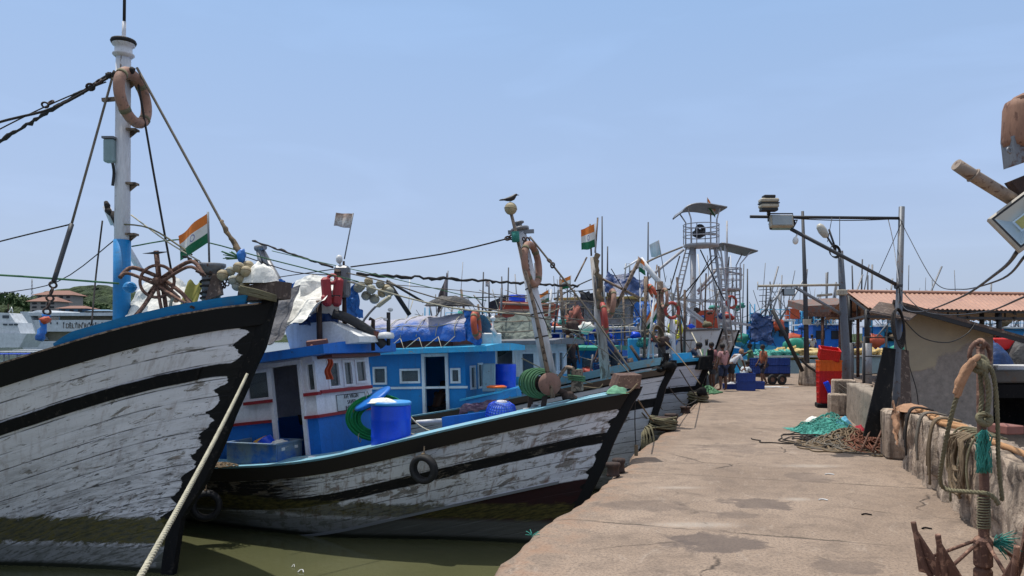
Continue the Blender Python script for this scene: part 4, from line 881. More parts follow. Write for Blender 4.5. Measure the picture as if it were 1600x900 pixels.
# net and rope pile on the ground
t = thing('rope_pile', 'spread heap of brown ropes and thin lines on the quay floor by the parapet', 'rope pile', Matrix.Translation((5.1, 12.4, 0)))
rnd = random.Random(9)
def pile(mb, cx, cy, rx, ry, h, n_, r, seed, wild=.5, pts_n=16):
    rnd = random.Random(seed)
    for k in range(n_):
        a0 = rnd.uniform(0, 6.28); x0 = cx + rnd.gauss(0, .35) * rx; y0 = cy + rnd.gauss(0, .35) * ry; w_ = rnd.uniform(.2, .7) * rx; q = rnd.uniform(.3, .9) * ry; pts = []
        el = rnd.uniform(2.5, 6.5)
        for i in range(pts_n):
            a = a0 + el * i / pts_n; x = x0 + w_ * math.cos(a) * (1 + wild * .4 * math.sin(i * 1.3 + k)); y = y0 + q * math.sin(a) + .05 * math.sin(i * 2.1 + k)
            rr = math.hypot((x - cx) / rx, (y - cy) / ry); z = r + h * max(0, 1 - rr) * rnd.uniform(.4, 1)
            pts.append(V((x, y, z)))
        mb.tube(smooth_path(pts, 2), r, 5)
mb = MB(); pile(mb, 5.80, 12.6, .70, .75, .36, 60, .013, 1); mb.build('brown_rope', M['ropeb'], t)
mb = MB(); pile(mb, 5.75, 12.6, .72, .80, .30, 40, .011, 2); mb.build('grey_rope', M['ropegr'], t)
mb = MB(); pile(mb, 5.85, 12.3, .5, .6, .34, 45, .012, 3); mb.build('rusty_rope', paint('rusty_rope', (.16, .06, .035), .9, .1), t)
mb = MB(); pile(mb, 5.7, 13.1, .8, 1.0, .10, 16, .011, 7); mb.build('loose_line', M['roped'], t)
def netheap(c, size, seed, mat, label, n_=240):
    rnd = random.Random(seed); mb = MB(); c = V(c)
    def hfun(x, y):
        r = math.hypot(x, y); return size[2] * max(0, 1 - r) ** .8 * (1 + .5 * fbm(V((x * 2, y * 2, seed)), 3))
    mb.grid(lambda u, v: c + V(((u - .5) * size[0], (v - .5) * size[1], max(.003, hfun((u - .5) * 2, (v - .5) * 2) * .8))), 34, 34)
    for k in range(n_):
        a = rnd.uniform(0, 6.28); r = rnd.random() ** .6 * .92; x = r * math.cos(a); y = r * math.sin(a); pts = []; d = rnd.uniform(0, 6.28)
        for i in range(7):
            x += .06 * math.cos(d); y += .06 * math.sin(d); d += rnd.uniform(-.9, .9)
            pts.append(c + V((x * size[0] / 2, y * size[1] / 2, max(.01, hfun(x, y)) + rnd.uniform(0, .03))))
        mb.tube(pts, .006, 4)
    return mb.build('fishing_net', mat, None, label, 'net')
n = NT('turquoise_net_mass'); a = n.noise(n.obj, 18, 5, .7, 1.5); c = n.mix(n.ramp(a, [(.38, 0), (.6, 1)]), (.015, .12, .11), (.10, .46, .38)); n.bump(a, 1, .03); M['netmass'] = n.out(c, .8)
netheap((6.15, 14.3, 0), (1.15, 1.8, .36), 3, M['netmass'], 'turquoise fishing net dumped on the quay next to the rope heap')
heap('cloth_scrap', (6.4, 13.6, 0), (.35, .4, .22), paint('crimson_cloth', (.35, .01, .03), .8, 0), 'crimson rag beside the foot of the black board', 'cloth', 4)
heap('cloth_scrap', (6.35, 14.1, .1), (.35, .35, .22), paint('sky_cloth', (.12, .42, .62), .8, 0), 'light blue rag between the net and the crimson rag', 'cloth', 6)
heap('cloth_scrap', (6.1, 14.9, .16), (.3, .25, .10), M['tarpw'], 'cream rag on top of the turquoise net', 'cloth', 7)
# concrete blocks and crates near the far parapet
mb = MB(); mb.box((8.15, 18.1, .42), (.5, .5, .84), Matrix.Rotation(R(-15), 3, 'Z'), .03); mb.build('concrete_block', M['wall'], None, 'tall grey concrete block at the start of the far parapet', 'block')
mb = MB(); mb.box((7.85, 17.75, .26), (.40, .4, .52), Matrix.Rotation(R(-15), 3, 'Z'), .03); mb.build('concrete_block', M['wall'], None, 'short concrete block left of the tall one by the crates', 'block')
mb = MB(); mb.box((8.65, 18.3, .62), (.5, .4, .2), Matrix.Rotation(R(-5), 3, 'Z'), .02); mb.build('concrete_block', M['wall'], None, 'flat stone slab on top of the far parapet end', 'block')
t2 = thing('twine_bundle', 'grey rope looped round the tall concrete block', 'rope', Matrix.Translation((8.1, 17.9, 0)))
mb = MB()
for k in range(4): mb.tube(smooth_path([V((7.9, 17.8, .75 - .1 * k)), V((8.15, 17.75, .6 - .12 * k)), V((8.4, 17.85, .72 - .08 * k)), V((8.5, 17.9, .4 - .08 * k))]), .016, 5)
mb.build('strand', M['ropegr'], t2)
def crate(m4, mat, name='fish_crate', label='', group=None, L=.58, W=.38, H=.30, slots=True, parent=None, cat='crate'):
    mb = MB(m4); t_ = .018
    mb.box((0, 0, t_ / 2), (L, W, t_))
    for s_ in (-1, 1):
        mb.box((0, s_ * (W / 2 - t_ / 2), H / 2), (L, t_, H)); mb.box((s_ * (L / 2 - t_ / 2), 0, H / 2), (t_, W - 2 * t_ - .002, H))
        mb.box((0, s_ * (W / 2 + .006), H - .02), (L + .02, .014, .035)); mb.box((s_ * (L / 2 + .006), 0, H - .02), (.014, W + .02, .035))
        mb.box((0, s_ * (W / 2 + .005), H * .5), (L, .012, .012)); mb.box((s_ * (L / 2 + .005), 0, H * .5), (.012, W, .012))
        for k in range(5): mb.box((-L * .42 + k * L * .21, s_ * (W / 2 + .006), H / 2), (.014, .014, H * .9))
        for k in range(3): mb.box((s_ * (L / 2 + .006), -W * .35 + k * W * .35, H / 2), (.014, .014, H * .9))
        if slots:
            for k in range(4): mb.box((-L * .315 + k * L * .21, s_ * (W / 2 + .002), H * .72), (.06, .006, .015))
    return mb.build(name, mat, parent, label, cat, group, origin=m4.to_translation())
def TM(x, y, z, rz=0, rx=0, ry=0): return Matrix.Translation((x, y, z)) @ Matrix.Rotation(R(rz), 4, 'Z') @ Matrix.Rotation(R(ry), 4, 'Y') @ Matrix.Rotation(R(rx), 4, 'X')
bx, by = 8.52, 19.8
mb = MB(TM(bx - .02, by, 0, -15)); mb.box((0, 0, .06), (.6, .55, .12), None, .02); mb.build('pallet', M['dark'], None, 'low black base under the red crates', 'pallet')
for k, (m_, lab) in enumerate((('crater', 'red crate at the bottom of the tall stack'), ('crater', 'second red crate from the bottom of the tall stack'), ('crater', 'red crate just under the orange one'), ('crateo', 'orange crate in the tall red stack'), ('crater', 'red crate topmost of the tall stack, tipped up'))):
    if k < 4: crate(TM(bx, by, .12 + k * .285, -15 + 2 * k), M[m_], label=lab, group='stacked crates by the far parapet', L=.55, W=.45)
    else: crate(TM(bx - .02, by, 1.30, -15, 12, 8), M[m_], label=lab, group='stacked crates by the far parapet', L=.5, W=.45)
crate(TM(8.42, 19.25, .05, -20, 0, 68) @ Matrix.Translation((-.3, 0, 0)), M['drum'], label='bright blue crate leaning against the red stack', L=.75, W=.42, H=.13)
# bollards along the quay edge
def bollard(x, y, h, r, label, wrap=False):
    t = thing('bollard', label, 'bollard', Matrix.Translation((x, y, 0)), 'iron bollards on the quay edge')
    mb = MB(); mb.lathe([(r * 1.1, 0), (r, .02), (r * .92, h * .6), (r * 1.05, h * .68), (r * 1.18, h * .85), (r * 1.1, h), (0.001, h + .01)], (x, y, 0), (0, 0, 1), 16); mb.build('post', M['darkrust'], t)
    if wrap:
        mb = MB(); rnd = random.Random(int(x * 100))
        for k in range(12): mb.torus((x + rnd.uniform(-.02, .02), y, .05 + k * h * .065), r * 1.25 + rnd.uniform(0, .06), .018, (rnd.uniform(-.2, .2), rnd.uniform(-.2, .2), 1), 20, 6)
        mb.build('coil', M['ropeo'], None, 'mooring rope wound round ' + label, 'rope', 'ropes wound on the bollards')
for i, (px, py, h, r, lab, wr) in enumerate(((958, 743, .17, .085, 'rusty bollard nearest the camera at the second bow', False), (967, 737, .18, .08, 'rusty bollard just behind the nearest one', False), (1036, 672, .26, .17, 'thick bollard heaped with rope at the third bow', True), (1049, 664, .24, .13, 'bare bollard beside the rope-heaped one', False), (1071, 645, .16, .12, 'low square-looking bollard half way to the men', False), (1091, 628, .3, .2, 'rope-covered bollard near the men', True))):
    g = G(px, py); bollard(g.x, g.y, h, r, lab, wr)
t3 = thing('hanging_coil', 'green and brown rope coil hanging over the quay edge at the third bow', 'rope', Matrix.Translation((3.3, 16, -.4))); mb = MB(); g = G(1018, 676)
for k in range(14): mb.torus(V((g.x - .12 + .01 * k, g.y + .15, -.25)), .22 + .012 * k, .014, (.9, -.5 + .05 * k, .1 * (k % 3)), 20, 5, sx=.7)
mb.build('coil', M['ropeo'], t3)
for (px, py, s_, lab) in ((470, 895, .04, 'curled pale leaf floating on the green water below the second hull'), (458, 887, .02, 'tiny white scrap floating beside the curled leaf')):
    g = G(px, py, WZ - .1); mb = MB(); mb.tube(smooth_path([g + V((-s_, 0, .01)), g + V((-s_ * .4, .04, .03)), g + V((s_ * .5, .03, .03)), g + V((s_, -.01, .01))]), s_ * .18, 5); mb.build('floating_litter', M['whitep'], None, lab, 'litter')
# small litter on the quay
for (px, py, w_, lab) in ((1296, 742, .12, 'white scrap on the quay centre'), (1354, 805, .1, 'dark curl of rubber on the quay'), (1448, 827, .09, 'bottle cap scrap by the anchor'), (1286, 782, .1, 'dried white splash flake on the quay')):
    g = G(px, py); mb = MB(); mb.tube(smooth_path([g + V((-w_ / 2, 0, .008)), g + V((0, .02, .012)), g + V((w_ / 2, -.01, .006))]), .008, 5); mb.build('litter', M['whitep'] if 'white' in lab else M['dark'], None, lab, 'litter')
mb = MB(); g = G(832, 838); rnd = random.Random(2)
for k in range(16): mb.tube([g + V((0, 0, .01)), g + V((rnd.uniform(-.07, .07), rnd.uniform(-.06, .06), rnd.uniform(0, .05)))], .003, 4)
mb.build('net_scrap', M['ropet'], None, 'green netting scrap caught on the broken quay edge', 'netting')
# ---------------------------------------------------------------- boats
def interp(tab, x):
    if x <= tab[0][0]: return tab[0][1]
    for (a, b), (c, d) in zip(tab, tab[1:]):
        if x <= c:
            t = (x - a) / (c - a); return b + (d - b) * t
    return tab[-1][1]
def smooth_tab(tab, x, w=.5):
    return (interp(tab, x - w) + 2 * interp(tab, x) + interp(tab, x + w)) / 4 if x > tab[0][0] + .02 else interp(tab, x)
def LB(M4, px, py, ax, val):
    "local point where the line of sight through (px, py) meets the plane local[ax] = val"
    inv = M4.inverted(); o = inv @ V((0, 0, EYE)); d = inv.to_3x3() @ (P(px, py, 1) - V((0, 0, EYE)))
    k = (val - o[ax]) / d[ax]; return o + d * k
class Boat:
    def __init__(s, label, x, y, ax, ay, L, B, Le, sheer, stem, mat, name='fishing_boat', group=None, zk=-.7, cat='boat', res=60):
        s.F = frameM(x, y, ax, ay); s.L = L; s.B = B; s.Le = Le; s.sheer = sheer; s.stem = stem; s.zk = zk
        s.root = thing(name, label, cat, s.F, group)
        ps = [L * (i / res) ** 1.35 for i in range(res + 1)]; s.ps = ps
        mb = MB(s.F); nz = 26
        for side in (1, -1):
            rows = []
            for p in ps:
                zs = s.zs(p); row = []
                for j in range(nz + 1):
                    Vd = (zs - zk) * (j / nz); q = s.hp(p, Vd, side); row.append((mb.pt(q), (p, Vd)))
                rows.append(row)
            for a, b in zip(rows, rows[1:]):
                for j in range(nz):
                    q = [a[j], b[j], b[j + 1], a[j + 1]]
                    if side < 0: q.reverse()
                    mb.face([k[0] for k in q], True, [k[1] for k in q])
        # transom
        a = [s.hp(L, (s.zs(L) - zk) * j / 6, 1) for j in range(7)]; b = [s.hp(L, (s.zs(L) - zk) * j / 6, -1) for j in range(7)]
        ia = [mb.pt(p) for p in a]; ib = [mb.pt(p) for p in b]
        for j in range(6): mb.face((ia[j], ib[j], ib[j + 1], ia[j + 1]), False, [(9, j * .3)] * 4)
        s.hull = mb.build('hull', mat, s.root)
    def zs(s, p): return smooth_tab(s.sheer, p)
    def hb(s, p):
        u = min(1, p / s.Le); b = s.B * (1 - (1 - u) ** 2)
        if p > .65 * s.L: b *= 1 - .22 * ((p - .65 * s.L) / (.35 * s.L)) ** 2
        return b
    def hp(s, p, Vd, side, out=0.0):
        zs = s.zs(p); z = zs - Vd; h = max(0, (z - s.zk) / (zs - s.zk)); k = min(1, p / (.5 * s.L)); k = k * k * (3 - 2 * k)
        e = 1.0 * (1 - k) + .42 * k; y = max(.004, s.hb(p) * h ** e + out)
        return V((p + interp(s.stem, z) * (1 - p / s.L), side * y, z))
    def deck(s, mat, drop=.32, p0=.25):
        mb = MB(s.F); ps = [p for p in s.ps if p >= p0]; rows = []
        for p in ps: a = s.hp(p, drop, 1, -.03); b = s.hp(p, drop, -1, -.03); rows.append((mb.pt(a), mb.pt(b)))
        for a, b in zip(rows, rows[1:]): mb.face((a[0], b[0], b[1], a[1]))
        mb.recalc = False
        return mb.build('deck', mat, s.root)
    def sweep(s, name, mat, sec, p0=0, p1=None, sides=(1, -1), mb=None):
        "sec: list of (V, out) corners, swept along the hull"
        own = mb is None; mb = mb or MB(s.F); ps = [p for p in s.ps if p0 <= p <= (p1 or s.L)]
        for side in sides:
            rows = [[mb.pt(s.hp(p, v_, side, o)) for v_, o in sec] for p in ps]
            for a, b in zip(rows, rows[1:]):
                for k in range(len(sec)): mb.face((a[k], a[(k + 1) % len(sec)], b[(k + 1) % len(sec)], b[k]))
            mb.face(rows[0]); mb.face(rows[-1])
        return mb.build(name, mat, s.root) if own else mb
    def stempost(s, mat, top=.15, w=.15, fwd=.08, aft=.16, z0=-.6):
        mb = MB(s.F); zt = s.zs(0) + top; rows = []
        for i in range(25):
            z = zt + (z0 - zt) * i / 24; x = interp(s.stem, min(z, s.zs(0))); j = .012 * mnoise.noise(V((z * 3, 1, 2)))
            rows.append([mb.pt((x - fwd + j, -w / 2 * .6, z)), mb.pt((x - fwd + j, w / 2 * .6, z)), mb.pt((x + aft, w / 2, z)), mb.pt((x + aft, -w / 2, z))])
        for a, b in zip(rows, rows[1:]):
            for k in range(4): mb.face((a[k], a[(k + 1) % 4], b[(k + 1) % 4], b[k]))
        mb.face(rows[0]); mb.face(rows[-1]); return mb.build('stem_post', mat, s.root)
    def W(s, x, y, z): return s.F @ V((x, y, z))
    def part(s, mb, name, mat): return mb.build(name, mat, s.root)

def wall_panel(mb, O, ux, uz, un, L, H, ops, th, zsplit=None, topfn=None):
    "a wall with real openings; faces above zsplit take material 1"
    xs = sorted({0, L} | {q for o in ops for q in (max(0, o[0]), min(L, o[1]))}); zs = sorted({0, H} | {q for o in ops for q in (o[2], min(H, o[3]))} | ({zsplit} if zsplit else set()))
    for a, b in zip(xs, xs[1:]):
        for c, d in zip(zs, zs[1:]):
            mx = (a + b) / 2; mz = (c + d) / 2
            if any(o[0] < mx < o[1] and o[2] < mz < o[3] for o in ops): continue
            mb.cur = 1 if (zsplit and mz > zsplit) else 0
            ctr = O + ux * mx + uz * mz - un * th / 2
            mb.box(ctr, (b - a, th, d - c), Matrix((ux, -un if ux.cross(-un).dot(uz) > 0 else un, uz)).transposed())
    mb.cur = 0
def window(parent, M4, O, ux, uz, un, o, frame, pane=True, fw=.045, sill=None, mull=0, open_=False):
    mb = MB(M4); a, b, c, d = o[:4]; pr = .025
    for (x0, x1, z0, z1) in ((a - fw * .3, b + fw * .3, c - fw * .3, c + fw * .7), (a - fw * .3, b + fw * .3, d - fw * .7, d + fw * .3), (a - fw * .3, a + fw * .7, c + fw * .7, d - fw * .7), (b - fw * .7, b + fw * .3, c + fw * .7, d - fw * .7)):
        mb.box(O + ux * (x0 + x1) / 2 + uz * (z0 + z1) / 2 + un * (pr / 2 - .02), (x1 - x0, pr + .04, z1 - z0), Matrix((ux, -un if ux.cross(-un).dot(uz) > 0 else un, uz)).transposed())
    for k in range(mull):
        x = a + (b - a) * (k + 1) / (mull + 1); mb.box(O + ux * x + uz * (c + d) / 2, (.03, .04, d - c - .06), Matrix((ux, -un if ux.cross(-un).dot(uz) > 0 else un, uz)).transposed())
    w_ = mb.build('window', frame, parent)
    if pane:
        mb = MB(M4); mb.box(O + ux * (a + b) / 2 + uz * (c + d) / 2 - un * .02, (b - a, .008, d - c), Matrix((ux, -un if ux.cross(-un).dot(uz) > 0 else un, uz)).transposed()); mb.build('pane', M['glass'], w_)
    if sill:
        mb = MB(M4); mb.box(O + ux * (a + b) / 2 + uz * (c - .04) + un * .03, (b - a + .12, .09, .055), Matrix((ux, -un if ux.cross(-un).dot(uz) > 0 else un, uz)).transposed()); mb.build('sill', sill, w_)
    return w_
def house(root_, M4, L, W, H, near, front, low, high, zsplit, roofm, frame=None, sill=None, over=(.3, .35), trim=None, roof_t=.13, far_ops=(), t0=0, door=None, camber=.06, floor=None, door_gap=None):
    "M4: frame with its origin at the middle of the front wall's foot; x aft, y towards the near side"
    X = V((1, 0, 0)); Y = V((0, 1, 0)); Z = V((0, 0, 1)); mb = MB(M4)
    wall_panel(mb, V((0, W, 0)), X, Z, Y, L, H, [o for o in near], .04, zsplit)
    wall_panel(mb, V((0, -W + .04, 0)), Y, Z, -X, 2 * W - .08, H, [(o[0] + W - .04, o[1] + W - .04, o[2], o[3]) for o in front], .04, zsplit)
    wall_panel(mb, V((0, -W, 0)), X, Z, -Y, L, H, [(L * .25, L * .55, H * .5, H * .85)] if not far_ops else far_ops, .04, zsplit)
    wall_panel(mb, V((L, -W + .04, 0)), Y, Z, X, 2 * W - .08, H, [(.3, .8, H * .5, H * .85)], .04, zsplit)
    wl = mb.build('wall', [low, high], root_)
    for o in near:
        if len(o) > 4 and o[4] == 'door':
            mb = MB(M4)
            for x in (o[0] - .03, o[1] + .03): mb.box((x, W + .012, (o[2] + o[3]) / 2), (.07, .06, o[3] - o[2] + .02))
            mb.box(((o[0] + o[1]) / 2, W + .012, o[3] + .035), (o[1] - o[0] + .13, .06, .07)); mb.build('door_frame', frame or high, root_)
        else: window(root_, M4, V((0, W, 0)), X, Z, Y, o, frame or high, True, .045, sill)
    for o in front: window(root_, M4, V((0, 0, 0)), Y, Z, -X, o, frame or high, True, .045, None)
    mb = MB(M4); n_ = 10; a, b = over
    prof = [(-W - b, 0), (-W - b, roof_t)] + [(-W - b + (2 * W + 2 * b) * k / n_, roof_t + camber * math.sin(math.pi * k / n_)) for k in range(1, n_)] + [(W + b, roof_t), (W + b, 0)]
    mb.prism([V((-a, y, H + z + .002)) for y, z in prof], (L + a + .3, 0, 0)); rf_ = mb.build('roof', roofm, root_)
    if trim:
        mb = MB(M4); g0, g1 = door_gap or (L / 2, L / 2); mb.box((g0 / 2, W + .02, zsplit), (g0 + .06, .045, .05)); mb.box(((g1 + L) / 2, W + .02, zsplit), (L - g1, .045, .05)); mb.box((-.02, 0, zsplit), (.045, 2 * W + .06, .05)); mb.build('trim_strip', trim, root_)
    if floor: mb = MB(M4); mb.box((L / 2, 0, .02), (L - .1, 2 * W - .1, .04)); mb.build('floor', floor, root_)
    return rf_
def boatmast(boat, px0, py0, px1, py1, r0, r1, mat, name='mast', t=0.0, pz=None, n_=14):
    a = boat.F @ LB(boat.F, px0, py0, 1, t); b = boat.F @ LB(boat.F, px1, py1, 1, t); mb = MB(); mb.tube([a, a.lerp(b, .5), b], [r0, (r0 + r1) / 2, r1], n_); mb.build(name, mat, boat.root); return a, b
def lifering(c, Rr, r, nrm, mat, label, group='life rings hung on the boats'):
    t = thing('life_ring', label, 'life ring', Matrix.Translation(V(c) - V((0, 0, Rr))), group)
    mb = MB(); mb.torus(c, Rr, r, nrm, 32, 12); mb.build('ring', mat, t)
    nz = V(nrm).normalized(); x = nz.cross(V((0, 0, 1))).normalized(); y = nz.cross(x)
    for a in (45, 135, 225, 315):
        d = x * math.cos(R(a)) + y * math.sin(R(a)); tg = nz.cross(d); mb = MB(); mb.tube([V(c) + d * Rr - tg * .03, V(c) + d * Rr + tg * .03], r * 1.07, 12); mb.build('strap', M['ropeo'], t)
    return t
def tyre(c, Rr, r, nrm, label, hang=None):
    t = thing('tyre', label, 'tyre', Matrix.Translation(V(c) - V((0, 0, Rr))), 'tyre fenders')
    nz = V(nrm).normalized(); mb = MB(); mb.lathe([(Rr * .62, -r * .8), (Rr * .75, -r * 1.0), (Rr * .93, -r * .85), (Rr, -r * .45), (Rr, r * .45), (Rr * .93, r * .85), (Rr * .75, r), (Rr * .62, r * .8), (Rr * .60, r * .3), (Rr * .60, -r * .3), (Rr * .62, -r * .8)], c, nz, 32); mb.f = mb.f[:-2]; mb.sm = mb.sm[:-2]; mb.mi = mb.mi[:-2]
    mb.build('casing', M['rubber'], t)
    if hang is not None: mb = MB(); mb.tube([V(c) + V((0, 0, Rr * .8)), V(hang)], .012, 6); mb.ball(V(c) + V((0, 0, Rr * .98)) + nz * .02, .03, 8, 6); mb.build('hanging_rope', M['ropeb'], t)
    return t
FN = [0]
def floats(pts, r, label, mats=('float', 'floatg'), group=None, D=0):
    mesh = {}
    for i, (p, k) in enumerate(pts):
        mk_ = mats[i % len(mats)]; t = thing('net_float', label, 'float', Matrix.Translation(V(p) - V((0, 0, r * k))), group or label)
        mb = MB(); mb.ball(p, r * k, 16, 11, (1, 1, 1), None, .05, i); mb.build('ball', M[mk_], t)
        mb = MB(); mb.torus(p, r * k * .995, r * .05, (.3 * math.sin(i), .4, 1), 20, 5); mb.build('seam', M['ropeb'], t)
def flag(pole0, pole1, size, mat, label, lean=0, droop=.3, dirx=-1, seed=0, ratio=1.5):
    t = thing('flag', label, 'flag', Matrix.Translation(pole0), 'flags flying on the boats'); pole0 = V(pole0); pole1 = V(pole1)
    mb = MB(); mb.tube([pole0, pole1], .014 if size > .3 else .012, 6); mb.build('staff', M['steel'], t)
    up = (pole1 - pole0).normalized(); h = size; Lf = size * ratio
    def fn(u, v):
        b = pole1 - up * h * (1 - v) - up * .01; f = Lf * u; w_ = math.sin(u * 7 + v * 1.6 + seed) * .09 * size * (u ** .6)
        return b + V((dirx * f * .93, .25 * f + w_ * 1.5, -droop * f + w_ * .6 * (1 - v) - .1 * size * u * (v - .5)))
    mb = MB(); mb.grid(fn, 26, 12); mb.build('cloth', mat, t); return t
def drape(name, mat, label, fn, nu=40, nv=30, amp=.05, sc=2.5, seed=0, cat='tarpaulin', parent=None, thick=True):
    def g(u, v):
        p = fn(u, v); q = V((p.x * sc, p.y * sc, p.z * sc)) + V((seed, 0, 0)); d = fbm(q, 4); e = fbm(q * 1.3 + V((9, 2, 4)), 3); return p + V((e * amp * .6, -abs(d) * amp * 1.2, d * amp + e * amp * .4))
    mb = MB(); mb.grid(g, nu * 2, nv * 2); return mb.build(name, mat, parent, None if parent else label, None if parent else cat)

# ===== boat nearest the camera
b1 = Boat('large nearest wooden fishing boat with chipped white planks and black bands', -3.12, 9.72, -.95, .31, 12.5, 2.15, 6.2,
          [(0, 3.66), (1, 3.46), (2, 3.11), (3, 2.72), (4.2, 2.36), (6, 2.15), (9, 1.9), (12.5, 2.1)],
          [(-.7, 1.72), (.0, 1.70), (.70, 1.56), (1.15, 1.22), (1.58, .97), (2.06, .74), (2.67, .44), (3.06, .23), (3.63, .05), (3.7, .0)],
          hull_mat('near_hull', (.90, .88, .94), [(-.01, .26, -1, 99, .26), (.74, .92, -1, 99, .22)], (.33, .15, .15), None, (-1.06, -.66, .95), .235, .55, .3))
b1.sweep('rub_rail', hull_mat('rail_black', (.05, .045, .04), [(-.1, .5, -1, 99, .27)], None, None, None, .4, .3), [(-.005, .0), (-.005, .055), (.27, .05), (.28, 0)], .0)
b1.sweep('rub_rail', M['dark'], [(.75, .0), (.755, .03), (.915, .03), (.92, 0)], .55)
b1.sweep('gunwale', M['plank'], [(-.03, .045), (-.03, -.16), (-.002, -.16), (-.002, .05)], .05)
b1.stempost(M['dark'], .12, .15, .06, .12)
# bulwark board, bow half only
mb = MB(b1.F)
for side in (1, -1):
    ps = [.30 + .10 * k for k in range(20)]; rows = []
    for i, p in enumerate(ps):
        hgt = .13 if i < 18 else (.10 if i == 18 else .05); o = -.03
        q = [b1.hp(p, -.03, side, o), b1.hp(p, -.03 - hgt, side, o + .02), b1.hp(p, -.03 - hgt, side, o - .05), b1.hp(p, -.03, side, o - .05)]
        for k in (1, 2): q[k] = q[k].copy()
        rows.append([mb.pt(k) for k in q])
    for a, b in zip(rows, rows[1:]):
        for k in range(4): mb.face((a[k], a[(k + 1) % 4], b[(k + 1) % 4], b[k]))
    mb.face(rows[0]); mb.face(rows[-1])
b1.part(mb, 'bulwark', M['bulwark'])
b1.deck(M['cyan'], .06, .3)
# bow head block
c = LB(b1.F, 412, 455, 1, 0); mb = MB(b1.F); mb.prism([V((c.x - .30, -.17, 3.70)), V((c.x + .30, -.17, 3.66)), V((c.x + .26, -.17, 3.86)), V((c.x - .32, -.17, 3.92))], (0, .34, 0)); b1.part(mb, 'bow_block', M['darkwood'])
A, T = boatmast(b1, 190, 512, 193, 80, .108, .10, M['mastwhite'])
a_ = A + (T - A) * .0; bb = A + (T - A) * (512 - 375) / 432
mb = MB(); mb.tube([a_, bb], .114, 18); b1.part(mb, 'painted_mast_foot', M['bulwark'])
mb = MB(); mb.lathe([(.10, 0), (.145, .04), (.145, .055), (.115, .07), (.115, .16), (.15, .18), (.155, .24), (.13, .26)], T + V((0, 0, -.10)), (0, 0, 1), 20); b1.part(mb, 'mast_cap', M['mastwhite'])
mb = MB(); mb.torus(T + V((0, 0, .13)), .135, .038, (0, 0, 1), 24, 8); b1.part(mb, 'cap_ring', M['rubber'])
mb = MB(); mb.tube([T + V((0, 0, .1)), T + V((0.01, 0, .42))], .028, 8); q = b1.part(mb, 'aerial', M['mastwhite'])
mb = MB(); mb.tube([T + V((0.01, 0, .42)), T + V((0.02, 0, 1.3))], .022, 8); mb.build('aerial_tip', M['black'], q)
for y in (205, 289, 368, 128):
    p = A + (T - A) * (512 - y) / 432; mb = MB(); mb.prism([p + V((.08, -.08, 0)), p + V((.21, -.06, 0)), p + V((.21, .06, 0)), p + V((.08, .08, 0))], (0, 0, .03)); mb.prism([p + V((.10, 0, -.09)), p + V((.21, 0, -.0)), p + V((.10, 0, 0))], (0, .02, 0)); b1.part(mb, 'mast_step', M['wood'])
p = A + (T - A) * (512 - 160) / 432; mb = MB(); mb.beam(p + V((-.24, -.1, 0)), p + V((-.02, -.1, .02)), .05, .05); b1.part(mb, 'cleat', M['wood'])
lb = T.copy(); lb = P(172, 236, T.y - .1); mb = MB(); mb.box(lb, (.15, .12, .33), None, .02); q = b1.part(mb, 'lamp', paint('lamp_lens', (.30, .42, .44), .25, .02)); mb = MB(); mb.box(lb + V((0, 0, .18)), (.17, .14, .03)); mb.beam(lb + V((0, 0, .17)), lb + V((.16, .1, .17)), .03, .03); mb.build('lamp_cover', M['steel'], q)
mb = MB(); mb.tube(PP([(176, 255, 10.3), (178, 270, 10.4), (176, 290, 10.4)]), .02, 6); b1.part(mb, 'lamp_cable', M['black'])
lifering(P(208, 153, 10.35), .345, .074, (1, -.04, .1), M['buoy'], 'faded pinkish life ring tied high on the tall near mast')
def stay(boat, pts, r, mat='roped', name='stay', k=5): mb = MB(); mb.tube(PP(pts, k), r, 6); return mb.build(name, M[mat], boat.root)
def rough(boat, a, b, r, n_, mat, name, wob=.02):
    mb = MB(); A_ = P(*a); B_ = P(*b); pts = []
    rr = []
    for i in range(n_ + 1): t = i / n_; pts.append(A_.lerp(B_, t) + V((random.uniform(-1, 1), random.uniform(-1, 1), random.uniform(-1, 1))) * wob); rr.append(r * random.uniform(.6, 1.3))
    mb.tube(pts, rr, 7); return mb.build(name, M[mat], boat.root)
def chain(boat, a, b, r, mat='darkrust', name='chain'):
    A_ = V(a); B_ = V(b); d = (B_ - A_); n_ = max(2, int(d.length / (r * 5))); d.normalize(); mb = MB(); x = d.orthogonal().normalized(); y = d.cross(x)
    for i in range(n_): mb.torus(A_.lerp(B_, (i + .5) / n_), r * 2.2, r * .75, (x if i % 2 else y), 12, 6, sx=1, sy=1)
    return mb.build(name, M[mat], boat.root)
stay(b1, [(214, 106, 10.5), (300, 263, 10.2), (372, 395, 9.9)], .018, 'ropegr')
rough(b1, (345, 345, 9.98), (379, 402, 9.85), .035, 14, 'ropeb', 'rag_wrapped_stay', .015)
mb = MB(); mb.ball(P(378, 400, 9.8), .06, 10, 7, (1, 1, 1.5), None, .5); b1.part(mb, 'blue_rag', M['tarpb'])
stay(b1, [(216, 130, 10.5), (240, 270, 10.45), (268, 425, 10.4)], .015, 'roped')
stay(b1, [(178, 112, 10.4), (112, 350, 9.9)], .016, 'ropegr'); stay(b1, [(112, 350, 9.9), (84, 440, 9.6)], .03, 'darkpole', 'shroud_bar')
chain(b1, P(84, 440, 9.6), P(72, 492, 9.4), .019)
rough(b1, (72, 492, 9.4), (62, 533, 9.3), .05, 8, 'tarpb', 'blue_wrapping', .01)
mb = MB(); mb.ball(P(72, 500, 9.35), .06, 10, 7, (1.1, 1, .7), None, .6); b1.part(mb, 'orange_rag', M['buoyo'])
